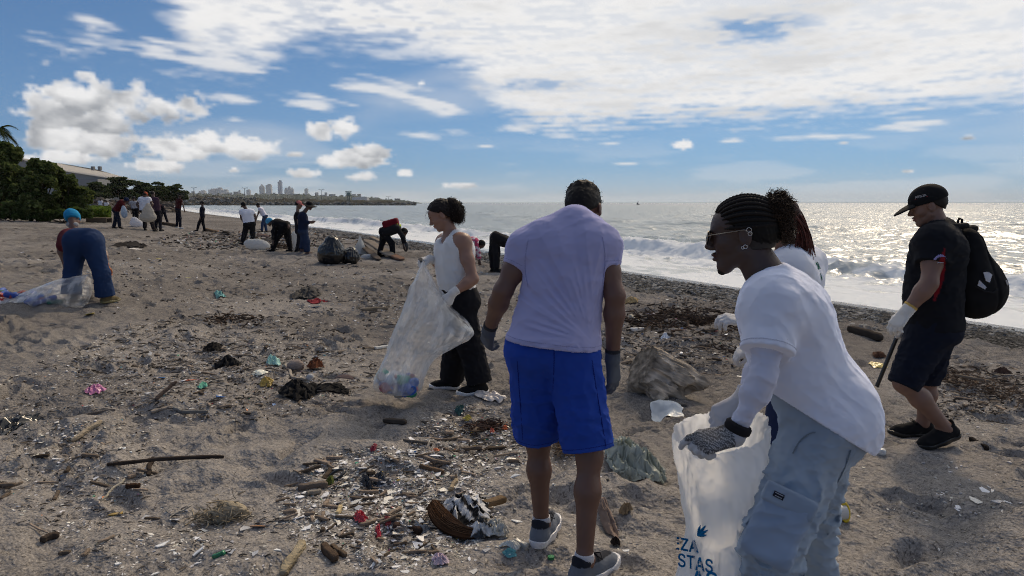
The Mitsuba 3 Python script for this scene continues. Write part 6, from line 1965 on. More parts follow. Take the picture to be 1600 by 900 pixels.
# the long clear bag beside the woman bent double
Yl = Y6 - 0.10
rings = [rb(140, 428, 133, 478, .10, Yl), rb(128, 430, 124, 480, .16, Yl), rb(100, 434, 98, 482, .24, Yl), rb(66, 446, 64, 486, .27, Yl), rb(30, 458, 30, 489, .28, Yl), rb(0, 465, 0, 490, .28, Yl), rb(-24, 473, -24, 490, .24, Yl), rb(-44, 480, -44, 489, .10, Yl), rb(-48, 484, -48, 486, .01, Yl)]
v, t_, an_ = sheet_bag(rings, 80, 70, seed=9)
v = v.reshape(-1, 3)
v[:, 2] = np.maximum(v[:, 2], beach_z(v[:, 0], v[:, 1]) + 0.012)
lb_ = thing('clear_plastic_bag', 'long clear plastic bag of bottles lying behind the legs of the woman bent double', 'plastic bag')
put('film', (v, grid_faces(70, 80)), 'clear_film', None, lb_)
for k in range(40):
    px_ = Rb.uniform(-38, 98)
    p = at(px_, 484 - Rb.uniform(0, 9) * (0.5 + 0.5 * (px_ > 20)), Yl + Rb.uniform(-.17, .15))
    p[2] = max(p[2], gz(p) + 0.05)
    L = Rb.uniform(.14, .24)
    m = trimesh.creation.capsule(radius=Rb.uniform(.032, .045), height=L, count=[10, 6])
    vv = np.array(m.vertices) @ Rot.from_euler('xyz', [Rb.uniform(1.2, 1.9), 0, Rb.uniform(0, 6)]).as_matrix().T + p
    ci = int(Rb.integers(6))
    wd = ['royal blue', 'navy blue', 'red', 'bright blue', 'clear grey', 'dark green'][ci]
    put('plastic_bottle', (vv, np.array(m.faces)), 'plastic', [(0.02, 0.06, 0.30), (0.02, 0.05, 0.2), (0.28, 0.03, 0.03), (0.03, 0.10, 0.40), (0.45, 0.47, 0.5), (0.05, 0.15, 0.12)][ci], label=wd + ' plastic bottle inside the long clear bag at the left', cat='bottle', group=wd + ' bottles in the long clear bag')

# the big white woven sack of the stooping man
Ys = 2.20
rings = [rb(1058, 690, 1196, 652, .20, Ys + .10), rb(1060, 700, 1200, 672, .22, Ys + .10), rb(1064, 740, 1206, 716, .23, Ys + .09), rb(1070, 800, 1214, 780, .24, Ys + .08), rb(1072, 850, 1224, 840, .25, Ys + .07), rb(1066, 895, 1240, 892, .26, Ys + .06), rb(1052, 945, 1256, 945, .27, Ys + .05), rb(1050, 985, 1260, 985, .26, Ys + .05), rb(1080, 1005, 1240, 1008, .2, Ys + .05), rb(1150, 1010, 1160, 1010, .01, Ys + .05)]
NS, MS = 128, 96
v3, ts_, as_ = sheet_bag(rings, NS, MS, seed=17, fold=5)
# the rim is gathered where the hand grips it and runs in little scallops
grip = at(1128, 698, 1.97)
v = v3.copy()
k_rim = np.exp(-(ts_ / 0.02) ** 2)[:, None]
v[..., 2] += 0.006 * np.abs(np.sin(as_ * 30))[None] * k_rim
dg = np.linalg.norm(v - grip, axis=-1)
v += (grip + np.array([0.0, 0.03, -0.035]) - v) * (0.55 * np.exp(-(dg / 0.11) ** 2))[..., None]
vv = v.reshape(-1, 3)
vv[:, 2] = np.maximum(vv[:, 2], beach_z(vv[:, 0], vv[:, 1]) + 0.01)
ws = thing('white_sack', 'big white woven sack with blue lettering held open by the stooping man', 'sack')
put('woven_sheet', (vv, grid_faces(MS, NS)), 'film', (0.88, 0.89, 0.90), ws)
v = vv.reshape(MS, NS, 3)


def on_sack(px, py):
    """the nearest sack surface that this pixel shows"""
    d = ray(px, py)
    q = v.reshape(-1, 3) - CAM
    tt = q @ d / (d @ d)
    off = np.linalg.norm(q - tt[:, None] * d, axis=1)
    k = np.argsort(off)[:24]
    tt = np.median(tt[k][tt[k] <= np.min(tt[k]) + 0.05])
    return CAM + d * tt


def sack_text(txt, px, py, h_px, slant, name='lettering', squeeze=1.0):
    """lettering printed on the woven sheet: laid on the surface at about this place"""
    tmh = meshkit.text_mesh(txt, 1.0, 0.02, bold=True)
    m = trimesh.Trimesh(tmh.vertices, tmh.faces)
    m = trimesh.Trimesh(*trimesh.remesh.subdivide_to_size(m.vertices, m.faces, 0.25))
    w = np.array(m.vertices); w[:, 0] *= squeeze
    c_, s_ = math.cos(slant), math.sin(slant)
    X = px + h_px * (w[:, 0] * c_ - w[:, 1] * s_ * -1 * 0.0) ; Yp = py + h_px * (w[:, 0] * s_) - h_px * w[:, 1]
    return m, X, Yp, w[:, 2]


from scipy.interpolate import LinearNDInterpolator
nrm = v.reshape(-1, 3) - np.repeat(v.mean(1), NS, axis=0)
front = (nrm[:, 1] < -0.02)
fp = v.reshape(-1, 3)[front]
rel = fp - CAM
dep = rel @ FWD
fx, fy = 800 + FPX * (rel @ RGT) / dep, 450 - FPX * (rel @ UPV) / dep
depth_at = LinearNDInterpolator(np.stack([fx, fy], -1), dep)
BLUE = (0.010, 0.135, 0.32)
for txt, px_, py_, hp_, sl_, sq in (('EZA', 1049, 857, 19, 0.16, 0.85), ('STAS', 1058, 884, 20, 0.20, 0.80), ('AS', 1079, 915, 24, 0.10, 0.98), ('S', 1108, 905, 24, 0.1, 1.0)):
    if txt == 'S':
        continue
    m, X, Yp, dz = sack_text(txt, px_, py_, hp_, sl_, squeeze=sq)
    dd = depth_at(np.stack([X, Yp], -1))
    ok = np.isfinite(dd)
    dd = np.where(ok, dd, np.nanmedian(dd) if ok.any() else Ys)
    P = CAM + (ray(X, Yp)) * (dd - 0.004 + 0.002 * (dz < 0.01))[:, None]
    fc = np.array(m.faces); fc = fc[ok[fc].all(1)]
    put('lettering', (P, fc), 'matte', BLUE, ws, smooth=False)
# the little leaf emblem over the words
parts = []
for a0, L in ((0.15, 20), (0.55, 22), (0.95, 19), (-0.3, 15)):
    tt = np.linspace(0, 1, 7)
    X = 1094 + 0.0 + L * 0.9 * tt * math.cos(a0 + 0.35) - 4; Yp = 834 - L * tt * math.sin(a0 + 0.35) * 0.9 + 3
    dd = depth_at(np.stack([X, Yp], -1)); dd = np.where(np.isfinite(dd), dd, np.nanmedian(dd))
    P = CAM + ray(X, Yp) * (dd - 0.005)[:, None]
    parts.append(tube(P, 0.0048 * np.sin(np.pi * (0.12 + 0.8 * tt)), 6))
put('leaf_emblem', cat_mesh(parts), 'matte', BLUE, ws)
# ------------------------------------------------------------------ litter and driftwood
RL = np.random.default_rng(77)


def spots(px, py):
    """many pixels at once: where their rays meet the sand"""
    d = ray(np.asarray(px, float), np.asarray(py, float))
    t = (0.0 - EYE) / np.minimum(d[..., 2], -1e-3)
    for _ in range(10):
        P = CAM + d * t[..., None]
        t = 0.4 * t + 0.6 * (beach_z(P[..., 0], P[..., 1]) - EYE) / np.minimum(d[..., 2], -1e-3)
    P = CAM + d * t[..., None]
    P[..., 2] = beach_z(P[..., 0], P[..., 1])
    return P


def px_m(P):
    return ((P - CAM) @ FWD) / FPX


def shard(p, w, d, th, ang, R, tilt=0.25, n=None, curl=0.15, lift=0.3):
    """an irregular flat broken piece: outline with edges, some thickness and a slight curl"""
    n = n or int(R.integers(4, 8))
    a = np.sort(R.uniform(0, 2 * np.pi, n) * 0.35 + np.arange(n) * 2 * np.pi / n * 0.65 + 0)
    r = R.uniform(0.65, 1.1, n)
    o = np.stack([np.cos(a) * r * w / 2, np.sin(a) * r * d / 2], -1)
    z = curl * (o[:, 0] ** 2 + 0.5 * o[:, 1] ** 2) / max(w, d) * R.choice([-1, 1])
    v = np.vstack([np.hstack([o, z[:, None] + th / 2]), np.hstack([o, z[:, None] - th / 2]), [[0, 0, th / 2], [0, 0, -th / 2]]])
    i = np.arange(n); j = (i + 1) % n
    f = np.vstack([np.stack([i, j, i * 0 + 2 * n], 1), np.stack([j + n, i + n, i * 0 + 2 * n + 1], 1), np.stack([i, i + n, j + n], 1), np.stack([i, j + n, j], 1)])
    M = Rot.from_euler('zxy', [ang, R.normal(0, tilt), R.normal(0, tilt)]).as_matrix()
    v = v @ M.T
    v[:, 2] -= v[:, 2].min() * (1 - lift) + 0.003
    return v + p, f


def rag(p, w, d, hgt, ang, color, R, n=30, folds=2.2, ragged=0.5, stripes=None, seed=None):
    """a crumpled sheet lying on the sand"""
    sd = int(R.integers(1000)) if seed is None else seed
    g = np.linspace(-1, 1, n)
    U, V_ = np.meshgrid(g, g, indexing='ij')
    an = np.arctan2(V_, U)
    sq = np.maximum(np.abs(U), np.abs(V_)) / np.maximum(np.hypot(U, V_), 1e-6)
    rr = np.hypot(U, V_) * sq * (1 + 0 * an)
    edge = 1 + ragged * (meshkit.fbm(np.stack([np.cos(an) * 1.6, np.sin(an) * 1.6, an * 0 + sd], -1), 3, sd) - 0.5) * 2
    x, y = np.cos(an) * rr * edge * w / 2, np.sin(an) * rr * edge * d / 2
    q = np.stack([U * folds, V_ * folds, U * 0 + sd], -1)
    f1 = 1 - 2 * np.abs(meshkit.fbm(q, 4, sd + 1) - 0.5)
    h = hgt * (0.25 + 0.9 * np.clip(f1 - 0.35, 0, 1) / 0.65) * (1 - 0.75 * rr ** 2)
    x = x + (meshkit.fbm(q * 1.3 + 9, 3, sd + 3) - 0.5) * w * 0.22
    y = y + (meshkit.fbm(q * 1.3 + 19, 3, sd + 4) - 0.5) * d * 0.22
    c, s = math.cos(ang), math.sin(ang)
    X, Y = p[0] + x * c - y * s, p[1] + x * s + y * c
    Z = beach_z(X, Y) + h + 0.004
    v = np.stack([X, Y, Z], -1).reshape(-1, 3)
    i = np.arange(n * n).reshape(n, n)
    qd = np.stack([i[:-1, :-1], i[1:, :-1], i[1:, 1:], i[:-1, 1:]], -1).reshape(-1, 4)
    col = np.broadcast_to(np.asarray(color, float), (n * n, 3)) * (0.7 + 0.6 * meshkit.fbm(v * 18, 3, sd))[:, None]
    if stripes is not None:
        k = (np.sin((U * 0.8 + V_ * 0.5).ravel() * stripes[0] + 1.5 * (f1.ravel() - .5)) > 0.0)
        col = np.where(k[:, None], np.asarray(stripes[1]), col)
    return (v, np.vstack([qd[:, [0, 1, 2]], qd[:, [0, 2, 3]]])), col


def item_rag(name, label, cat, px, py, wpx, dpx, hgt, color, ang=0.0, mat='cloth', **k):
    p = spots(px, py); s = px_m(p)
    dep = math.sin(math.atan2(EYE - p[2], math.hypot(p[0], p[1])))
    m, c = rag(p, (0.80 if wpx < 50 else 0.95) * wpx * s, (0.62 if wpx < 50 else 0.85) * dpx * s / dep, hgt * 0.8, ang, color, RL, **k)
    return put(name, m, mat, c, label=label, cat=cat)


def item_shard(name, label, cat, px, py, wpx, dpx, color, ang=0.0, th=0.004, mat='plastic', tilt=0.2, n=None, group=None, curl=0.15, lift=0.3):
    p = spots(px, py); s = px_m(p)
    dep = max(math.sin(math.atan2(EYE - p[2], math.hypot(p[0], p[1]))), 0.2)
    return put(name, shard(p, wpx * s, dpx * s / dep * 0.8, th, ang, RL, tilt, n, curl, lift), mat, color, label=label, cat=cat, group=group, smooth=False)


def bent(name, label, cat, pts, wpx, color, **k):
    t = thing(name, label, cat)
    for a, b in zip(pts[:-1], pts[1:]):
        item_stick('arm', None, None, a, b, wpx, color, parent=t, **k)


def item_stick(name, label, cat, a, b, wpx, color, th=None, parent=None, bend=0.0, z0=0.5, z1=0.5, group=None, rough=0.015, mat='rough'):
    A, B = spots(*a), spots(*b)
    w = wpx * px_m(A)
    th = w if th is None else th
    return plank(name, label, cat, A + [0, 0, th * z0], B + [0, 0, th * z1], w, th, color, group, bend, rough, mat=mat, parent=parent)


BK, DKW, PALE, GREYW, BROWN = (0.010, 0.010, 0.011), (0.055, 0.042, 0.034), (0.36, 0.30, 0.22), (0.17, 0.15, 0.13), (0.12, 0.072, 0.045)
LW = (0.60, 0.60, 0.60)
# the big driftwood stump
g = spots(1045.0, 618.0); Yd = g[1] + 0.12
def dp(px, py, dy=0.0): return at(px, py, Yd + dy)
ridge_a, ridge_b = dp(1022, 556), dp(1085, 592)
def stump(p):
    d = union([cone(p, dp(1012, 572, .05), dp(1058, 590), .135, .125), cone(p, dp(1020, 560, .02), dp(1050, 580, .0), .075, .07), cone(p, dp(1058, 592), dp(1094, 598, -.05), .115, .052), cone(p, dp(1000, 595, .02), dp(992, 612, .05), .10, .06),
               cone(p, dp(1022, 600, -.08), dp(1030, 622, -.16), .075, .05), cone(p, dp(1050, 605, -.08), dp(1062, 622, -.1), .075, .045)], 0.06)
    ax = unit(ridge_b - ridge_a)
    a = np.stack([ax * 2.2, unit(np.cross(ax, [0, 1, 0])) * 14, np.array([0, 14.0, 0])])
    d = d - 0.034 * (ridged(p, a, 5, 4) - 0.45) - 0.02 * (meshkit.fbm(p * 9, 3, 7) - 0.5)
    cut = (p - dp(1024, 546, 0.0)) @ unit([-0.74, -0.38, 0.56])
    d = smax(d, cut + 0.012 * (ridged(p, np.diag([22, 22, 5]), 9) - .4), 0.015)
    hol = ell(p, dp(1080, 616, -.14), (.06, .10, .07))
    return smax(d, -hol, 0.03)
m = net(stump, g + [-.5, -.5, -.15], g + [.5, .6, .62], 0.0065)
fcut = np.exp(-np.clip(np.abs((m[0] - dp(1024, 546)) @ unit([-0.74, -0.38, 0.56])), 0, 1) / 0.018)[:, None]
_ax = unit(ridge_b - ridge_a)
_am = np.stack([_ax * 3.0, unit(np.cross(_ax, [0, 1, 0])) * 34, np.array([0, 34.0, 0])])
tone = 0.5 * meshkit.fbm(m[0] @ _am.T, 3, 3)[:, None] + 0.5 * meshkit.fbm(m[0] * 9, 3, 5)[:, None]
col = np.array([[0.44, 0.375, 0.30]]) * (0.10 + 4.2 * tone ** 2.4) * (1 - 0.62 * fcut)
put('driftwood_stump', m, 'rough', col, label='big weathered driftwood stump with a dark sawn face beside the man in lavender', cat='driftwood')

item_rag('grey_tarp', 'crumpled grey green tarp on the sand behind the man in lavender', 'tarp', 988, 728, 84, 46, 0.16, (0.29, 0.315, 0.265), 0.3, folds=4.0, n=56, mat='plastic', ragged=0.35)
item_rag('white_sheet', 'flat white sheet of plastic lying below the driftwood stump', 'plastic sheet', 1041, 649, 56, 17, 0.035, (0.60, 0.62, 0.61), -0.15, folds=0.9, ragged=0.25, mat='plastic')
item_rag('black_cloth', 'big black cloth crumpled on the sand left of the clear bag', 'cloth', 468, 617, 56, 28, 0.13, BK, 0.2, folds=2.6, n=40)
item_rag('black_cloth', 'long black cloth trailing from the big black cloth', 'cloth', 521, 611, 62, 14, 0.07, BK, 0.1, folds=2.2)
item_rag('black_cloth', 'black cloth with a pale strip lying behind the woman bent double', 'cloth', 206, 386, 24, 9, 0.22, (0.015, 0.013, 0.014), 0.0, folds=2.0)
item_rag('white_strip', 'pale strip lying against the black cloth behind the woman bent double', 'cloth', 211, 390, 14, 3, 0.05, (0.5, 0.48, 0.46), 0.0)
item_rag('dark_rag', 'dark grey rag heaped over a red cloth in the middle of the beach', 'cloth', 480, 462, 46, 16, 0.17, (0.07, 0.066, 0.062), 0.0, folds=2.6)
item_rag('red_cloth', 'red cloth showing under the dark grey rag in the middle of the beach', 'cloth', 496, 470, 38, 8, 0.05, (0.20, 0.02, 0.03), 0.0)
item_rag('black_rag', 'black rag among twigs left of the yellow scraps', 'cloth', 355, 569, 44, 16, 0.10, BK, 0.5, folds=2.0)
item_rag('black_rag', 'ragged black lump in the twigs above the pink plastic', 'cloth', 334, 546, 32, 11, 0.08, (0.014, 0.012, 0.011), 0.0)
item_rag('black_bag', 'torn black bag at the left edge of the beach', 'bag', 20, 671, 56, 24, 0.08, BK, 0.1, mat='gloss', folds=2.5)
item_rag('pink_plastic', 'pink plastic scrap on the sand at the left', 'plastic scrap', 149, 611, 30, 12, 0.06, (0.42, 0.13, 0.28), 0.2, mat='plastic')
item_rag('pink_cloth', 'pale pink and white wrapper near the bottom of the litter patch', 'wrapper', 688, 877, 36, 20, 0.04, (0.52, 0.40, 0.47), -0.3, mat='plastic')
item_rag('pale_wrapper', 'pale wrapper on the sand beside the shoe of the woman in the tank top', 'wrapper', 768, 626, 56, 14, 0.07, (0.52, 0.48, 0.45), 0.0, mat='plastic')
item_rag('striped_fabric', 'black and white striped fabric half buried in the litter patch', 'fabric', 725, 800, 88, 48, 0.10, (0.015, 0.015, 0.016), 0.2, stripes=(15.0, (0.55, 0.55, 0.55)), n=44, folds=2.4)
item_rag('patterned_wrapper', 'black and white wrapper below the striped fabric', 'wrapper', 752, 834, 46, 34, 0.08, (0.5, 0.5, 0.49), 0.7, stripes=(5.0, (0.015, 0.015, 0.016)), mat='plastic')
item_rag('clear_wrapper', 'crumpled clear plastic next to the striped fabric', 'wrapper', 778, 836, 44, 30, 0.09, (0.40, 0.40, 0.37), 0.1, mat='gloss', folds=3.0)
item_rag('clear_cup', 'crushed clear plastic cup beside the brown husk', 'cup', 664, 836, 18, 20, 0.06, (0.30, 0.30, 0.29), 1.2, mat='gloss', folds=2.0)
item_rag('yellow_scrap', 'mustard yellow scrap below the white dish', 'plastic scrap', 416, 597, 28, 8, 0.05, (0.38, 0.25, 0.04), 0.0, mat='plastic')
item_rag('white_dish', 'white and yellow plastic dish among the scraps left of the black cloth', 'dish', 406, 584, 31, 8, 0.04, (0.62, 0.62, 0.52), 0.1, mat='plastic', folds=0.8, ragged=0.2)
item_rag('teal_scrap', 'white and teal plastic scrap above the white dish', 'plastic scrap', 427, 569, 24, 9, 0.10, (0.30, 0.52, 0.46), 0.3, mat='plastic')
item_rag('brown_husk_scrap', 'torn reddish brown pot right of the round stone', 'pot', 494, 577, 32, 9, 0.13, (0.15, 0.055, 0.028), 0.0, folds=2.2)
item_rag('teal_net', 'tangled teal and white scrap on the open sand', 'net', 345, 466, 20, 12, 0.10, (0.16, 0.34, 0.32), 0.5)
item_rag('green_net', 'pale green net ball left of the white dish', 'net', 318, 606, 16, 10, 0.06, (0.16, 0.44, 0.33), 0.1)
item_rag('bottle_label', 'white plastic strip with a frayed teal end near the shoe', 'plastic strip', 796, 853, 22, 26, 0.03, (0.55, 0.56, 0.52), 1.2, mat='plastic', folds=1.0)
item_rag('teal_string', 'frayed teal string at the end of the white strip', 'string', 796, 866, 26, 8, 0.02, (0.12, 0.33, 0.36), 0.2)
item_rag('blue_rag', 'bright blue plastic scrap behind the legs of the man in lavender', 'plastic scrap', 952, 694, 24, 12, 0.06, (0.02, 0.20, 0.50), 0.0, mat='plastic')
item_rag('blue_rag', 'light blue plastic scrap between the legs of the man in lavender', 'plastic scrap', 903, 713, 12, 7, 0.04, (0.06, 0.30, 0.55), 0.0, mat='plastic')
item_rag('blue_string', 'small blue string caught at the foot of the driftwood stump', 'string', 1052, 615, 16, 14, 0.06, (0.02, 0.13, 0.28), 0.0)
item_rag('yellow_sheet', 'pale yellow sheet on the sand left of the man in the cap', 'plastic sheet', 1370, 572, 30, 9, 0.035, (0.55, 0.42, 0.12), 0.0, mat='plastic', folds=0.8, ragged=0.3)
item_rag('brown_leaf', 'curled brown leaf above the pale yellow sheet', 'leaf', 1374, 557, 22, 8, 0.06, (0.10, 0.05, 0.03), 0.2)
item_rag('dark_leaf', 'upright dry brown leaf at the right of the wrack heap', 'leaf', 1566, 586, 12, 9, 0.09, (0.10, 0.06, 0.045), 1.4)
item_rag('cardboard', 'buckled tan cardboard at the top left of the seaweed heap', 'cardboard', 985, 473, 22, 9, 0.12, (0.36, 0.26, 0.13), 0.2, folds=1.2)
item_rag('white_wrapper', 'white and blue wrapper below the seaweed heap', 'wrapper', 1040, 525, 22, 7, 0.06, (0.50, 0.54, 0.60), 0.0, mat='plastic')
item_rag('purple_scrap', 'faded purple scrap at the left of the seaweed heap', 'plastic scrap', 1018, 492, 16, 6, 0.05, (0.33, 0.30, 0.38), 0.0, mat='plastic')
item_rag('brown_strap', 'worn leather strap lying behind the right leg of the man in lavender', 'strap', 950, 818, 22, 66, 0.05, (0.20, 0.15, 0.125), 0.18, folds=1.2, ragged=0.2)
item_rag('strap_end', 'dark buckled end of the worn leather strap', 'strap', 962, 852, 18, 14, 0.045, (0.025, 0.018, 0.016), 0.1)
item_rag('dry_leaf', 'dry tan leaf curled beside the worn leather strap', 'leaf', 978, 798, 24, 14, 0.05, (0.24, 0.17, 0.10), 0.4, folds=2.6)
item_rag('white_scrap', 'white plastic scrap right of the white woven sack', 'plastic scrap', 1301, 541, 18, 10, 0.05, (0.5, 0.51, 0.52), 0.2, mat='plastic')
item_rag('black_bundle', 'small shiny black bundle in the middle of the litter patch', 'plastic scrap', 575, 761, 18, 22, 0.06, (0.018, 0.018, 0.022), 0.4, mat='gloss')
item_rag('dark_bundle', 'dark blue grey plastic behind the shiny black bundle', 'plastic scrap', 594, 751, 18, 14, 0.05, (0.035, 0.037, 0.042), 0.4, mat='gloss')
item_rag('moss_lump', 'small green mossy lump beside the black ring', 'moss', 516, 754, 14, 11, 0.04, (0.10, 0.12, 0.03), 0.0)
item_rag('red_plastic', 'torn red plastic in the middle of the litter patch', 'plastic scrap', 563, 811, 26, 22, 0.05, (0.46, 0.025, 0.04), 0.6, mat='plastic', ragged=0.8, folds=2.6)
item_rag('red_plastic', 'narrow red plastic piece below the torn red plastic', 'plastic scrap', 591, 834, 9, 18, 0.03, (0.42, 0.03, 0.06), 0.1, mat='plastic')
item_rag('red_plastic', 'dull red scrap right of the torn red plastic', 'plastic scrap', 606, 817, 14, 10, 0.03, (0.26, 0.03, 0.03), 0.2, mat='plastic')
item_rag('red_plastic', 'small dark red scrap at the top of the litter patch', 'plastic scrap', 584, 702, 13, 8, 0.03, (0.24, 0.012, 0.03), 0.0, mat='plastic')
item_rag('teal_leaf', 'dark teal plastic leaf at the top right of the litter patch', 'plastic leaf', 718, 645, 20, 10, 0.05, (0.02, 0.085, 0.075), 0.2, mat='plastic')
item_rag('yellow_peel', 'yellow curved strip below the dark teal leaf', 'plastic strip', 731, 654, 18, 6, 0.03, (0.42, 0.33, 0.04), 0.4, mat='plastic')
for px_, py_, w_, c_, lb in ((789, 671, 9, (0.55, 0.12, 0.03), 'orange cap left of the blue shorts'), (683, 707, 13, (0.55, 0.16, 0.05), 'orange plastic lid in the upper litter patch'), (769, 675, 9, (0.45, 0.09, 0.05), 'red orange scrap left of the blue shorts, in brown twigs'), (867, 657, 9, (0.50, 0.14, 0.08), 'orange scrap between the legs of the blue shorts')):
    item_rag('orange_scrap', lb, 'plastic scrap', px_, py_, w_, w_ * 0.7, 0.03, c_, 0.2, mat='plastic')
for px_, py_, w_, h_, c_, lb in ((141, 492, 16, 6, (0.50, 0.40, 0.10), 'yellow plastic piece near the foot of the woman bent double'), (246, 404, 11, 5, (0.45, 0.38, 0.07), 'small yellow scrap on the open sand right of the woman bent double'), (292, 430, 9, 3, (0.35, 0.31, 0.10), 'dull yellow scrap on the open sand'), (87, 507, 11, 4, (0.02, 0.07, 0.12), 'dark blue scrap below the long clear bag'),
                                 (490, 482, 15, 6, (0.06, 0.16, 0.27), 'blue plastic scrap below the red cloth'), (347, 620, 9, 6, (0.03, 0.14, 0.42), 'small bright blue scrap in the twigs at the left'), (252, 591, 10, 7, (0.12, 0.30, 0.58), 'pale blue scrap in the twigs at the left'), (178, 806, 26, 12, (0.42, 0.28, 0.07), 'yellow brown triangle of plastic on the sand at the lower left'),
                                 (138, 644, 9, 5, (0.45, 0.42, 0.13), 'small yellow wrapper left of the grey board'), (405, 822, 28, 8, (0.28, 0.14, 0.06), 'orange brown wood chip right of the root ball'), (676, 798, 17, 9, (0.09, 0.24, 0.48), 'sky blue plastic piece beside the brown husk'), (697, 801, 16, 10, (0.10, 0.22, 0.27), 'dull teal cap beside the striped fabric'),
                                 (616, 822, 15, 20, (0.20, 0.23, 0.28), 'blue grey plastic blade in the litter patch'), (298, 594, 12, 6, (0.45, 0.12, 0.05), 'small rust coloured scrap in the twigs at the left')):
    item_shard('plastic_piece', lb, 'plastic piece', px_, py_, w_, h_, c_, RL.uniform(0, 6), th=0.005, tilt=0.15)
for px_, py_, w_, h_, lb in ((252, 849, 23, 15, 'square white plastic piece at the lower left'), (309, 863, 26, 11, 'torn white plastic strip right of the square white piece'), (278, 864, 15, 8, 'small white piece between the square one and the torn strip'), (185, 880, 14, 8, 'white shard near the lower left corner'), (240, 897, 24, 10, 'white flake at the bottom edge, left of the litter patch'),
                             (433, 861, 13, 10, 'white cube like piece left of the pale log'), (592, 745 + 26, 16, 14, 'white spoon shaped plastic piece in the litter patch'), (650, 737, 16, 9, 'bright white shard at the upper right of the litter patch'), (657, 815, 16, 9, 'white shard left of the brown husk'), (641, 820, 14, 9, 'white triangle shard left of the brown husk'),
                             (808, 816, 22, 10, 'white half disc left of the left shoe of the man in lavender'), (978, 862, 14, 11, 'white pebble like shard right of the right shoe'), (957, 885, 10, 7, 'small white shard near the bottom right of the right shoe'), (587, 882, 18, 14, 'white triangle shard at the bottom of the litter patch'), (633, 893, 16, 9, 'white square shard at the bottom of the litter patch'), (650, 877, 16, 11, 'pale shard left of the pink wrapper'), (804, 747, 22, 9, 'long white shard left of the bare leg')):
    item_shard('white_piece', lb, 'plastic piece', px_, py_, w_, h_, (0.62, 0.63, 0.63), RL.uniform(0, 6), th=0.005, tilt=0.15)
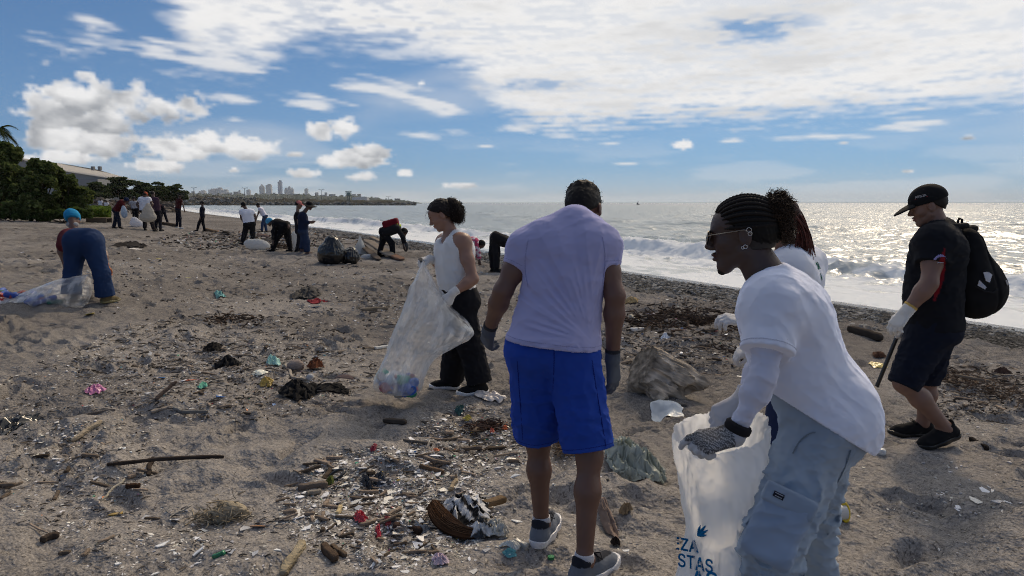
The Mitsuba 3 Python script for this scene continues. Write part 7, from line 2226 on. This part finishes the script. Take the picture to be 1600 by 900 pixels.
# sticks, logs and boards one can point at
for name, lb, a, b, w_, c_, kw in (
        ('branch', 'long dark branch lying across the sand at the lower left', (168, 738), (350, 716), 5.5, (0.05, 0.04, 0.034), dict(bend=0.03)), ('stub', 'short dark stub crossing the long branch', (231, 744), (238, 718), 6, (0.06, 0.048, 0.04), {}), ('stick', 'pale driftwood stick above the long branch', (113, 692), (158, 666), 7, PALE, {}),
        ('stick', 'thin pale cane at the lower left, propped on a white flake', (157, 784), (195, 759), 3, (0.40, 0.36, 0.28), dict(z1=4)), ('pod', 'dark curved seed pod right of the thin cane', (196, 762), (220, 761), 7, (0.045, 0.028, 0.02), dict(bend=-0.012)), ('stick', 'thin pale stick left of the root ball', (263, 811), (300, 796), 2.6, (0.40, 0.36, 0.30), dict(z1=3)),
        ('log', 'dark short log at the lower left', (63, 848), (92, 838), 9, (0.06, 0.047, 0.038), {}), ('log', 'pale yellowish log at the bottom of the litter patch', (441, 905), (474, 853), 15, (0.36, 0.30, 0.20), {}), ('log', 'dark brown log leaning right of the pale log', (505, 858), (524, 880), 13, (0.09, 0.065, 0.048), {}), ('log', 'thin brown log beside the dark leaning one', (518, 856), (540, 872), 8, (0.12, 0.09, 0.065), {}),
        ('log', 'grey driftwood log at the left of the litter patch', (466, 767), (512, 762), 11, (0.14, 0.115, 0.095), {}), ('stick', 'grey stick below the driftwood log', (478, 775), (502, 770), 7, (0.20, 0.18, 0.155), {}), ('log', 'rough brown log right of the striped fabric', (745, 797), (789, 786), 13, (0.17, 0.12, 0.075), {}), ('bark', 'dark curved bark strip left of the brown husk', (614, 829), (660, 838), 14, (0.06, 0.04, 0.032), dict(bend=0.012)),
        ('stick', 'straight tan stick near the bottom of the litter patch', (600, 869), (622, 859), 4, (0.34, 0.25, 0.15), {}), ('stick', 'short light wooden peg in the litter patch', (527, 806), (533, 794), 7, (0.42, 0.34, 0.20), {}), ('branch', 'forked tan branch at the right of the litter patch', (703, 769), (713, 751), 6, (0.33, 0.26, 0.17), {}), ('stick', 'dark flat stick at the top of the litter patch', (630, 690), (668, 694), 4, (0.13, 0.115, 0.10), {}),
        ('log', 'dark worn log above the litter patch', (600, 661), (634, 663), 8, (0.08, 0.065, 0.052), {}), ('stick', 'brown stick slanting in the upper litter patch', (656, 731), (694, 742), 7, (0.12, 0.085, 0.06), {}), ('board', 'long board reaching towards the clear bag', (528, 553), (586, 546), 5, (0.21, 0.175, 0.14), {}), ('board', 'white plastic strip lying at the end of the long board', (585, 546.5), (610, 543), 5, (0.55, 0.56, 0.56), {}),
        ('board', 'short tan board on the sand behind the clear bag', (566, 486), (606, 484), 5, (0.20, 0.165, 0.125), {}), ('board', 'dark board above the twigs at the left centre', (324, 500), (386, 494), 4, (0.07, 0.056, 0.047), {}), ('board', 'thin grey board left of the bent bar', (108, 645), (180, 642), 4, (0.15, 0.13, 0.115), dict(bend=0.02)), ('board', 'pale splintered board beside the bent bar', (236, 648), (270, 636), 11, (0.27, 0.235, 0.20), dict(th=0.02)),
        ('stick', 'dark brown plank edge above the bent bar', (242, 627), (276, 615), 5, (0.09, 0.07, 0.06), dict(z1=4)), 
        ('stick', 'stick lying between the stump and the white sheet', (1026, 637), (1074, 635), 4, (0.19, 0.165, 0.14), {}), ('log', 'dark log on the sand behind the stooping man', (1326, 519), (1378, 534), 12, (0.06, 0.05, 0.042), {}), ('stick', 'straight pale stick on the right wrack heap', (1495, 598), (1548, 607), 4, (0.26, 0.21, 0.16), dict(z0=3, z1=3)), ('stick', 'dark stick at the heel of the man in the cap', (1515, 688), (1545, 705), 7, (0.035, 0.03, 0.027), {}),
        ('driftwood', 'reddish driftwood trunk near the surf behind the dark walker', (319, 361), (342, 366), 5, (0.17, 0.12, 0.08), dict(th=.2)), ('driftwood', 'dark driftwood beside the reddish trunk', (345, 364), (358, 368), 4, (0.05, 0.042, 0.035), dict(th=.16)), ('driftwood', 'brown driftwood heap end beside the far group', (252, 351), (276, 355), 5, (0.09, 0.068, 0.05), dict(th=.2)),
        ('driftwood', 'pale reddish trunk lying behind the person bent in black', (402, 368), (420, 371), 4, (0.28, 0.19, 0.15), dict(th=.13)), ('white_board', 'white board at the left of the seaweed heap', (984, 496), (1000, 504), 6, (0.46, 0.42, 0.34), {}), ('white_board', 'flat white plastic bar below the tan cardboard', (986, 518), (1006, 517), 6, (0.62, 0.62, 0.62), {}), ('plastic_tube', 'white ribbed plastic tube on the sand right of the pale jeans', (1344, 706), (1384, 712), 10, (0.55, 0.55, 0.53), dict(mat='plastic')),
        ('corrugated_tube', 'grey ribbed tube beside the left shoe of the man in lavender', (805, 850), (824, 862), 11, (0.30, 0.29, 0.27), dict(mat='plastic')), ('green_tube', 'green plastic tube at the lower left', (332, 874), (352, 866), 7, (0.025, 0.19, 0.085), dict(mat='plastic')), ('twig', 'black twig sticking out of the green tube', (352, 866), (366, 860), 3, (0.02, 0.017, 0.015), {}), ('white_curl', 'curved white plastic strip above the long branch', (195, 702), (207, 709), 4, (0.60, 0.63, 0.63), dict(bend=-0.01, mat='plastic'))):
    item_stick(name, lb, name.replace('_', ' ') if name not in ('stub',) else 'stick', a, b, w_, c_, **kw)
bent('bent_bar', 'bent grey bar on the sand at the left', 'bar', [(270, 638), (284, 646), (325, 645)], 5, (0.18, 0.175, 0.165))
bent('bent_stick', 'bent pale stick left of the round stone', 'stick', [(446, 571), (458, 592), (480, 595)], 4, (0.34, 0.30, 0.25))
# corrugated rings, caps, stones
p = spots(861.0, 873.0); m = trimesh.creation.cylinder(radius=0.015, height=0.012, sections=20); m.apply_translation(p + [0, 0, .006])
put('green_disc', tm(m), 'plastic', (0.01, 0.17, 0.06), label='bright green bottle cap between the shoes of the man in lavender', cat='bottle cap', smooth=False)
p = spots(1320.0, 813.0); s_ = px_m(p); a_ = np.linspace(0, 2 * np.pi, 25)
t = thing('yellow_tub', 'small white tub with yellow rim behind the pale jeans', 'tub')
put('rim', tube(p + np.stack([np.cos(a_) * 11 * s_ * .5, np.sin(a_) * 0.012, np.sin(a_) * 13 * s_ + 13 * s_], -1), 0.008, 8, False), 'plastic', (0.60, 0.42, 0.02), t)
m = trimesh.creation.cylinder(radius=12 * s_, height=0.05, sections=24); m.apply_transform(trimesh.transformations.rotation_matrix(math.pi / 2, [0, 1, 0.15])); m.apply_translation(p + [-0.022, 0.01, 12 * s_])
put('cup', tm(m), 'plastic', (0.52, 0.50, 0.46), t, smooth=False)
def stone(name, label, px, py, w_, h_, col, seed):
    p = spots(px, py); s = px_m(p)
    f = lambda q: ell(q, p + [0, 0, h_ * s * 0.35], (w_ * s / 2, w_ * s * 0.4, h_ * s * 0.62)) - 0.008 * (meshkit.fbm(q * 14, 3, seed) - .5)
    m = net(f, p - w_ * s, p + w_ * s, w_ * s / 22)
    put(name, m, 'rough', np.asarray(col) * (0.75 + 0.5 * meshkit.fbm(m[0] * 22, 3, seed))[:, None], label=label, cat='stone')
stone('round_stone', 'smooth pale round stone right of the white dish', 462, 577, 27, 16, (0.26, 0.215, 0.19), 3)
stone('dark_stone', 'mauve grey wedge shaped stone left of the clear bag', 537, 591, 32, 14, (0.115, 0.09, 0.09), 4)
stone('white_stone', 'white lump in front of the foot of the bent stick', 485, 593, 12, 9, (0.5, 0.5, 0.5), 5)
p = spots(525.0, 748.0); s = px_m(p); a_ = np.linspace(0, 2 * np.pi, 33)
put('black_ring', tube(p + np.stack([np.cos(a_) * 13 * s, np.sin(a_) * 11 * s, 0.02 + 0.025 * np.sin(a_ + 1)], -1), 0.009, 8, False), 'plastic', (0.014, 0.013, 0.013), label='black rubber ring at the upper left of the litter patch', cat='ring')
# the brown husk: a curved fibrous sheath
P0, P1_, P2_ = spots(679.0, 806.0), spots(700.0, 838.0), spots(748.0, 838.0)
tt = np.linspace(0, 1, 26)[:, None]
ctr_ = (1 - tt) ** 2 * P0 + 2 * tt * (1 - tt) * (P1_ * 1.0) + tt ** 2 * P2_ + np.array([0, 0, 1.0]) * (0.055 * (1 - tt) ** 1.2 + 0.010)
wid = 0.052 * np.sin(np.pi * np.clip(0.22 + 0.76 * tt[:, 0], 0, 1)) + 0.006
uu = np.linspace(-1, 1, 17)
T_ = np.gradient(ctr_, axis=0); T_ /= np.linalg.norm(T_, axis=1, keepdims=True)
S_ = np.cross(T_, [0, 0, 1.0]); S_ /= np.linalg.norm(S_, axis=1, keepdims=True); N_ = np.cross(S_, T_)
rip = 0.006 * (meshkit.fbm(np.stack([uu[None] * 7 + 0 * tt, tt * 2 + 0 * uu[None], 0 * tt * uu[None]], -1), 3, 4) - .5)
V_ = ctr_[:, None] + S_[:, None] * (uu[None, :, None] * wid[:, None, None]) + N_[:, None] * ((1 - uu[None] ** 2) * 0.034 - 0.012 + rip)[..., None]
lo_ = V_ - N_[:, None] * 0.010
i = np.arange(26 * 17).reshape(26, 17); q = np.stack([i[:-1, :-1], i[1:, :-1], i[1:, 1:], i[:-1, 1:]], -1).reshape(-1, 4); F_ = np.vstack([q[:, [0, 1, 2]], q[:, [0, 2, 3]]])
vv = np.vstack([V_.reshape(-1, 3), lo_.reshape(-1, 3)])
cc_ = np.array([0.062, 0.033, 0.019]) * (0.25 + 1.2 * meshkit.fbm(np.stack([np.tile(uu, 26) * 14, np.repeat(tt[:, 0], 17) * 1.2, np.zeros(26 * 17)], -1), 3, 6))[:, None]
hk = thing('brown_husk', 'large brown fibrous husk curling over the striped fabric', 'husk')
put('shell', (vv, np.vstack([F_, F_[:, ::-1] + 26 * 17])), 'rough', np.vstack([cc_, cc_ * 0.6]), hk)


Rh = np.random.default_rng(15)
fb, fcl = [], []
for k in range(90):
    u0 = Rh.uniform(-0.95, 0.95); a0, a1 = sorted(Rh.uniform(0, 25, 2))
    if a1 - a0 < 6: a1 = min(a0 + 9, 25)
    ii = np.linspace(a0, a1, 8); un = np.clip((u0 + Rh.normal(0, .05) * np.linspace(-1, 1, 8) + 1) * 8, 0, 16)
    i0, j0 = ii.astype(int), un.astype(int)
    pp = V_[i0, j0] + N_[i0] * (0.002 + 0.004 * Rh.random() * np.linspace(0, 1, 8)[:, None] ** 2)
    fb.append(tube(pp, np.linspace(.0016, .0007, 8), 4, False)); fcl.append(np.broadcast_to(np.array([0.11, 0.062, 0.036]) * Rh.uniform(.3, 1.7), (32, 3)))
put('fibres', cat_mesh(fb), 'matte', np.vstack(fcl), 'brown_husk', kind='stuff', smooth=False)


def tangle(p, w, d, h, n, R, rad, color, L=0.5, name='root_ball', label=None, cat='roots', kind=None, parent=None):
    parts, cols_ = [], []
    for k in range(n):
        c = p + np.array([R.normal(0, w / 3.2), R.normal(0, d / 3.2), 0])
        c[2] = p[2] + abs(R.normal(0, h * 0.45)) * math.exp(-((c[0] - p[0]) / w) ** 2 * 2)
        a, e = R.uniform(0, 2 * np.pi), R.normal(0, 0.35)
        d_ = np.array([math.cos(a), math.sin(a), e]); l = L * w * R.uniform(0.3, 1.0)
        t4 = np.linspace(-0.5, 0.5, 5)[:, None]
        b = np.array([-d_[1], d_[0], R.normal(0, .5)]) * R.normal(0, 0.25) * l
        parts.append(tube(c + d_ * l * t4 + b * (0.25 - t4 ** 2) * 2, rad * R.uniform(0.5, 1.4) * np.array([.6, 1, 1, .9, .5]), 4, False))
        cols_.append(np.broadcast_to(np.asarray(color) * R.uniform(0.4, 1.5), (20, 3)))
    return put(name, cat_mesh(parts), 'matte', np.vstack(cols_), parent=parent, label=label, cat=None if kind or parent else cat, kind=kind, smooth=False)


p = spots(350.0, 815.0); s = px_m(p)
rb_ = thing('root_ball', 'straw coloured root ball at the lower left of the litter patch', 'roots')
tangle(p, 72 * s, 34 * s, 34 * s, 300, RL, 0.0030, (0.30, 0.25, 0.18), 0.30, 'rootlets', kind='stuff', parent=rb_)
f = lambda q: union([ell(q, p + [0.0, 0.02, 0.02], (30 * s, 16 * s, 17 * s)), ell(q, p + [12 * s, 0.03, 0.04], (18 * s, 14 * s, 17 * s))], 0.04) - 0.05 * (meshkit.fbm(q * 16, 4, 3) - .45)
m = net(f, p + [-.25, -.2, -.05], p + [.25, .25, .2], 0.008)
put('core', m, 'rough', np.array([0.36, 0.305, 0.22]) * (0.25 + 1.3 * meshkit.fbm(m[0] * 26, 3, 8))[:, None], rb_)
p = spots(886.0, 704.0); s = px_m(p)
tangle(p, 60 * s, 60 * s, 0.09, 240, RL, 0.004, (0.17, 0.12, 0.08), 0.4, 'twig_heap', 'heap of brown twigs between the legs of the man in lavender', 'twigs', kind='stuff')
p = spots(768.0, 672.0)
tangle(p, 60 * px_m(p), 40 * px_m(p), 0.07, 220, RL, 0.004, (0.10, 0.065, 0.05), 0.4, 'twig_heap', 'heap of dark brown twigs left of the blue shorts', 'twigs', kind='stuff')
for px_, py_, wp, n, h_, lb in ((1070, 503, 170, 620, .12, 'heap of dark seaweed and twigs beyond the driftwood stump'), (1135, 545, 90, 240, .07, 'dark wrack left of the stooping man'), (1500, 596, 130, 300, .09, 'heap of dry leaves and twigs behind the legs of the man in the cap'), (1565, 622, 110, 240, .07, 'right end of the wrack heap at the picture edge'),
                                (362, 500, 90, 120, .05, 'dark twigs around the dark board at the left centre'), (436, 388, 40, 300, .22, 'litter heap under the person bent in black')):
    p = spots(float(px_), float(py_)); s = px_m(p)
    tangle(p, wp * s, wp * s * 0.9, h_, n, RL, 0.0040 if p[1] < 9 else 0.009, (0.075, 0.055, 0.043) if px_ < 1400 else (0.13, 0.095, 0.07), 0.16 if wp > 60 else 0.4, 'wrack_heap', lb, 'seaweed', kind='stuff')


# ------------------------------------------------------------------ pieces past counting, spread as the photograph has them
def zone(n, cx, cy, rx, ry, R, power=0.5):
    """pixels spread through an ellipse of the picture, thinning outwards"""
    a = R.uniform(0, 2 * np.pi, n); r = R.random(n) ** power
    return cx + np.cos(a) * r * rx, cy + np.sin(a) * r * ry


def where(px, py):
    if py < 640 and px > 1400: return 'on the wrack behind the man in the cap'
    if px > 1400: return 'on the open sand below the man in the cap'
    if py < 660 and px > 900: return 'near the driftwood stump'
    if px > 880: return 'beside the shoes of the man in lavender'
    if py > 840 and px < 420: return 'at the lower left of the beach'
    if py > 865: return 'at the bottom edge of the litter patch'
    if px > 665 and py < 745: return 'left of the blue shorts'
    if px > 665: return 'around the brown husk and striped fabric'
    if px > 420 and py > 660: return 'in the middle of the litter patch' if py < 790 else 'in the lower half of the litter patch'
    if px > 420: return 'on the sand below the clear bag'
    if py > 660: return 'on the trampled sand at the left'
    if px < 230: return 'on the sand below the woman bent double'
    return 'among the twigs left of the black cloth'


def spread(rows, R, words=False):
    X, Y = zip(*[zone(n, cx, cy, rx, ry, R, pw) for n, cx, cy, rx, ry, pw in rows])
    X, Y = np.concatenate(X), np.concatenate(Y)
    ok = (Y > 352) & (Y < 930)
    P = spots(X[ok], Y[ok])
    s = shore_s(P[:, 0], P[:, 1])
    keep = (s < 10.4) & (P[:, 1] < 60) & (P[:, 1] > 1.5)
    if words:
        return [(q, where(x, y)) for q, x, y in zip(P[keep], X[ok][keep], Y[ok][keep])]
    return P[keep]


MAIN = [(0, 620, 790, 150, 90, 0.6)]
# individually built: shards, sticks, bits and clumps one can see
P = spread([(188, 610, 790, 150, 85, .6), (30, 730, 690, 90, 50, .6), (16, 280, 850, 150, 45, .6), (14, 350, 600, 180, 60, .6), (12, 100, 700, 120, 90, .6), (16, 700, 860, 120, 40, .6), (12, 1080, 560, 110, 60, .6), (10, 1540, 785, 60, 22, .6)], RL, True)
for q, wd in P:
    s = px_m(q); w = RL.uniform(11, 29) * s * (0.62 if q[1] > 4.5 else 1)
    hue = int(RL.integers(3)); g_ = (RL.uniform(0.68, 0.86), RL.uniform(0.62, 0.78), RL.uniform(0.34, 0.5))[hue]; hw = ('white', 'cream', 'grey')[hue]; big = 'broad' if w > 18 * s * (0.7 if q[1] > 4.5 else 1) else 'small'
    put('plastic_shard', shard(q, w, w * RL.uniform(.5, 1.0), RL.uniform(.002, .005), RL.uniform(0, 6), RL, 0.14, lift=0.0), 'plastic', (g_, g_ * (1, .95, 1)[hue], g_ * (1.01, .84, 1.02)[hue]), label=f'{big} {hw} plastic shard {wd}', cat='plastic shard', group=f'{big} {hw} plastic shards {wd}', smooth=False)
P = spread([(90, 600, 790, 160, 90, .6), (20, 740, 690, 90, 50, .6), (24, 350, 590, 190, 70, .6), (18, 130, 760, 130, 110, .6), (22, 1080, 540, 120, 70, .6), (24, 1530, 610, 80, 45, .6)], RL, True)
for q, wd in P:
    s = px_m(q); L = RL.uniform(12, 42) * s * (1 if q[1] < 5 else .7); a = RL.uniform(0, math.pi) if RL.random() < .5 else RL.normal(0, 0.5)
    d_ = np.array([math.cos(a), math.sin(a), RL.normal(0, .12)]) * L / 2
    w = RL.uniform(2.4, 7.0) * s * (1 if q[1] < 5 else .7); tn = RL.uniform(0.4, 1.9); tw = 'dark' if tn < .9 else 'brown' if tn < 1.4 else 'pale'; lw = 'short' if L < 22 * s else 'long'
    plank('stick', f'{lw} {tw} thin stick {wd}', 'stick', q - d_ + [0, 0, abs(d_[2]) + w * .4], q + d_ + [0, 0, abs(d_[2]) + w * .4], w, w * .8, np.array([0.17, 0.135, 0.105]) * tn, f'{lw} {tw} thin sticks {wd}', bend=RL.normal(0, .04) * L, rough=.2 * w)
PAL = [(0.42, 0.04, 0.05), (0.03, 0.14, 0.38), (0.05, 0.30, 0.16), (0.50, 0.36, 0.05), (0.12, 0.36, 0.42), (0.45, 0.18, 0.28), (0.52, 0.17, 0.04), (0.03, 0.03, 0.035)]
P = spread([(34, 620, 790, 150, 90, .6), (16, 750, 690, 70, 45, .6), (12, 350, 590, 180, 60, .6), (8, 120, 720, 120, 120, .6), (8, 1090, 530, 100, 50, .6)], RL, True)
PW = ['red', 'blue', 'green', 'yellow', 'teal', 'pink', 'orange', 'black']
for q, wd in P:
    ci = int(RL.integers(8))
    s = px_m(q); w = RL.uniform(4.5, 9) * s
    put('coloured_scrap', shard(q, w, w * RL.uniform(.4, .9), .004, RL.uniform(0, 6), RL, 0.3), 'plastic', PAL[ci], label=f'tiny {PW[ci]} plastic scrap {wd}', cat='plastic scrap', group=f'tiny {PW[ci]} plastic scraps {wd}', smooth=False)


def many(P, make, name, label, mat, verts):
    parts, cols_ = [], []
    for q in P:
        m, c = make(q)
        parts.append(m); cols_.append(np.broadcast_to(c, (len(m[0]), 3)))
    put(name, cat_mesh(parts), mat, np.vstack(cols_), kind='stuff', smooth=False, label=label)


def crumb(q):
    s = px_m(q); w = RL.uniform(2.5, 8.5) * s * (1 if q[1] < 5 else .75)
    g_ = RL.choice([RL.uniform(.55, .85), RL.uniform(.12, .4)], p=[.68, .32])
    return shard(q, w, w * RL.uniform(.4, 1), w * .2, RL.uniform(0, 6), RL, 0.16, n=5, lift=0.1), np.array([g_, g_ * .97, g_ * RL.uniform(.82, 1)])


many(spread([(4300, 610, 795, 175, 98, .62), (1000, 740, 690, 100, 60, .62), (460, 280, 850, 190, 60, .7), (1900, 350, 575, 240, 85, .7), (900, 110, 690, 140, 150, .7), (800, 600, 480, 300, 70, .8), (300, 1080, 530, 140, 70, .7), (200, 1530, 620, 90, 60, .7), (120, 1480, 780, 160, 90, .8),
              (260, 200, 430, 240, 60, .8), (420, 400, 375, 160, 16, .8), (200, 880, 720, 120, 60, .7), (160, 800, 840, 220, 60, .7)], RL), crumb, 'litter_crumbs', 'countless small pale crumbs of plastic and shell on the sand', 'matte', 0)


def twig(q):
    s = px_m(q); L = RL.uniform(5, 16) * s; a = RL.normal(0, .6) if RL.random() < .6 else RL.uniform(0, 3.1)
    d_ = np.array([math.cos(a), math.sin(a), RL.normal(0, .15)]) * L / 2
    w = max(RL.uniform(.5, 1.4) * s, .0012)
    return tube([q - d_ + [0, 0, w + abs(d_[2])], q + [0, 0, w * 2 + abs(d_[2])], q + d_ + [0, 0, w + abs(d_[2])]], [w * .7, w, w * .5], 4, False), np.array([0.14, 0.12, 0.10]) * RL.uniform(.3, 2.8)


many(spread([(620, 600, 795, 170, 95, .62), (300, 740, 690, 100, 55, .62), (1100, 350, 575, 240, 85, .7), (340, 110, 700, 150, 140, .7), (700, 1090, 530, 150, 60, .62), (420, 1530, 615, 100, 45, .62), (200, 600, 470, 300, 70, .8), (320, 400, 378, 170, 16, .8), (160, 300, 850, 200, 60, .7)], RL), twig, 'litter_twigs',
     'countless fine twigs and straws in the litter', 'matte', 0)


def chip(q):
    s = px_m(q); w = RL.uniform(2.0, 7.0) * s
    return shard(q, w, w * RL.uniform(.3, .9), w * .3, RL.uniform(0, 6), RL, 0.4, n=5, lift=.5), np.array([0.060, 0.050, 0.042]) * RL.uniform(.25, 2.2)


many(spread([(260, 600, 795, 165, 95, .6), (140, 740, 690, 95, 55, .6), (900, 350, 575, 240, 85, .7), (260, 110, 690, 150, 140, .7), (640, 1090, 530, 150, 65, .6), (420, 1530, 615, 100, 45, .6), (320, 600, 470, 320, 70, .8), (520, 400, 376, 170, 16, .8), (200, 200, 430, 240, 60, .8)], RL), chip, 'wood_chips',
     'countless dark chips of wood, husk and seaweed on the sand', 'matte', 0)


def bit(q):
    s = px_m(q); w = RL.uniform(1.8, 4.5) * s
    return shard(q, w, w * RL.uniform(.4, 1), w * .3, RL.uniform(0, 6), RL, 0.3, n=5), np.array(PAL[int(RL.integers(len(PAL)))])


many(spread([(260, 610, 795, 165, 95, .6), (110, 745, 690, 85, 50, .6), (110, 350, 580, 210, 75, .7), (40, 110, 690, 150, 140, .7), (60, 1090, 530, 130, 60, .7), (120, 400, 374, 150, 14, .8)], RL), bit, 'coloured_crumbs', 'countless tiny coloured plastic crumbs in the litter', 'plastic', 0)
# the pebble strip above the surf
n = 9000
u_, s_ = np.concatenate([RL.uniform(6, 26, 6500), RL.uniform(26, 60, 2500)]), RL.uniform(9.3, 14.2, n)
x_, y_ = s_ * SX - u_ * SY, s_ * SY + u_ * SX
ok = (np.abs(x_ / np.maximum(y_, 1)) < 0.85) & (y_ > 4)
P = np.stack([x_, y_, beach_z(x_, y_)], -1)[ok]
ico = trimesh.creation.icosphere(subdivisions=0)
bv, bf = np.array(ico.vertices), np.array(ico.faces)
sz = RL.uniform(.012, .036, len(P)) * (1 + 0.03 * P[:, 1])
vv = (bv[None] * (1 + .2 * RL.normal(0, 1, (len(P), 12, 1))) * sz[:, None, None] * np.array([1.2, 1, .6]) + P[:, None]).reshape(-1, 3)
ff = (bf[None] + (np.arange(len(P)) * 12)[:, None, None]).reshape(-1, 3)
put('pebbles', (vv, ff), 'matte', per(np.array([[0.17, 0.165, 0.155]]) * RL.uniform(.25, 1.9, (len(P), 1)), 12), kind='stuff', smooth=False, label='grey pebbles in a strip along the top of the surf')

# ------------------------------------------------------------------ the air: a thin haze over everything
scene['air'] = {'type': 'homogeneous', 'albedo': {'type': 'rgb', 'value': [0.95, 0.955, 0.96]}, 'sigma_t': 0.00006}
scene['haze'] = {'type': 'cube', 'to_world': T().translate([0, 0, 80]).scale([14000, 14000, 86]), 'bsdf': {'type': 'null'}, 'interior': {'type': 'ref', 'id': 'air'}}
labels['haze'] = {'kind': 'stuff', 'label': 'thin sea haze'}
scene['camera']['medium'] = {'type': 'ref', 'id': 'air'}
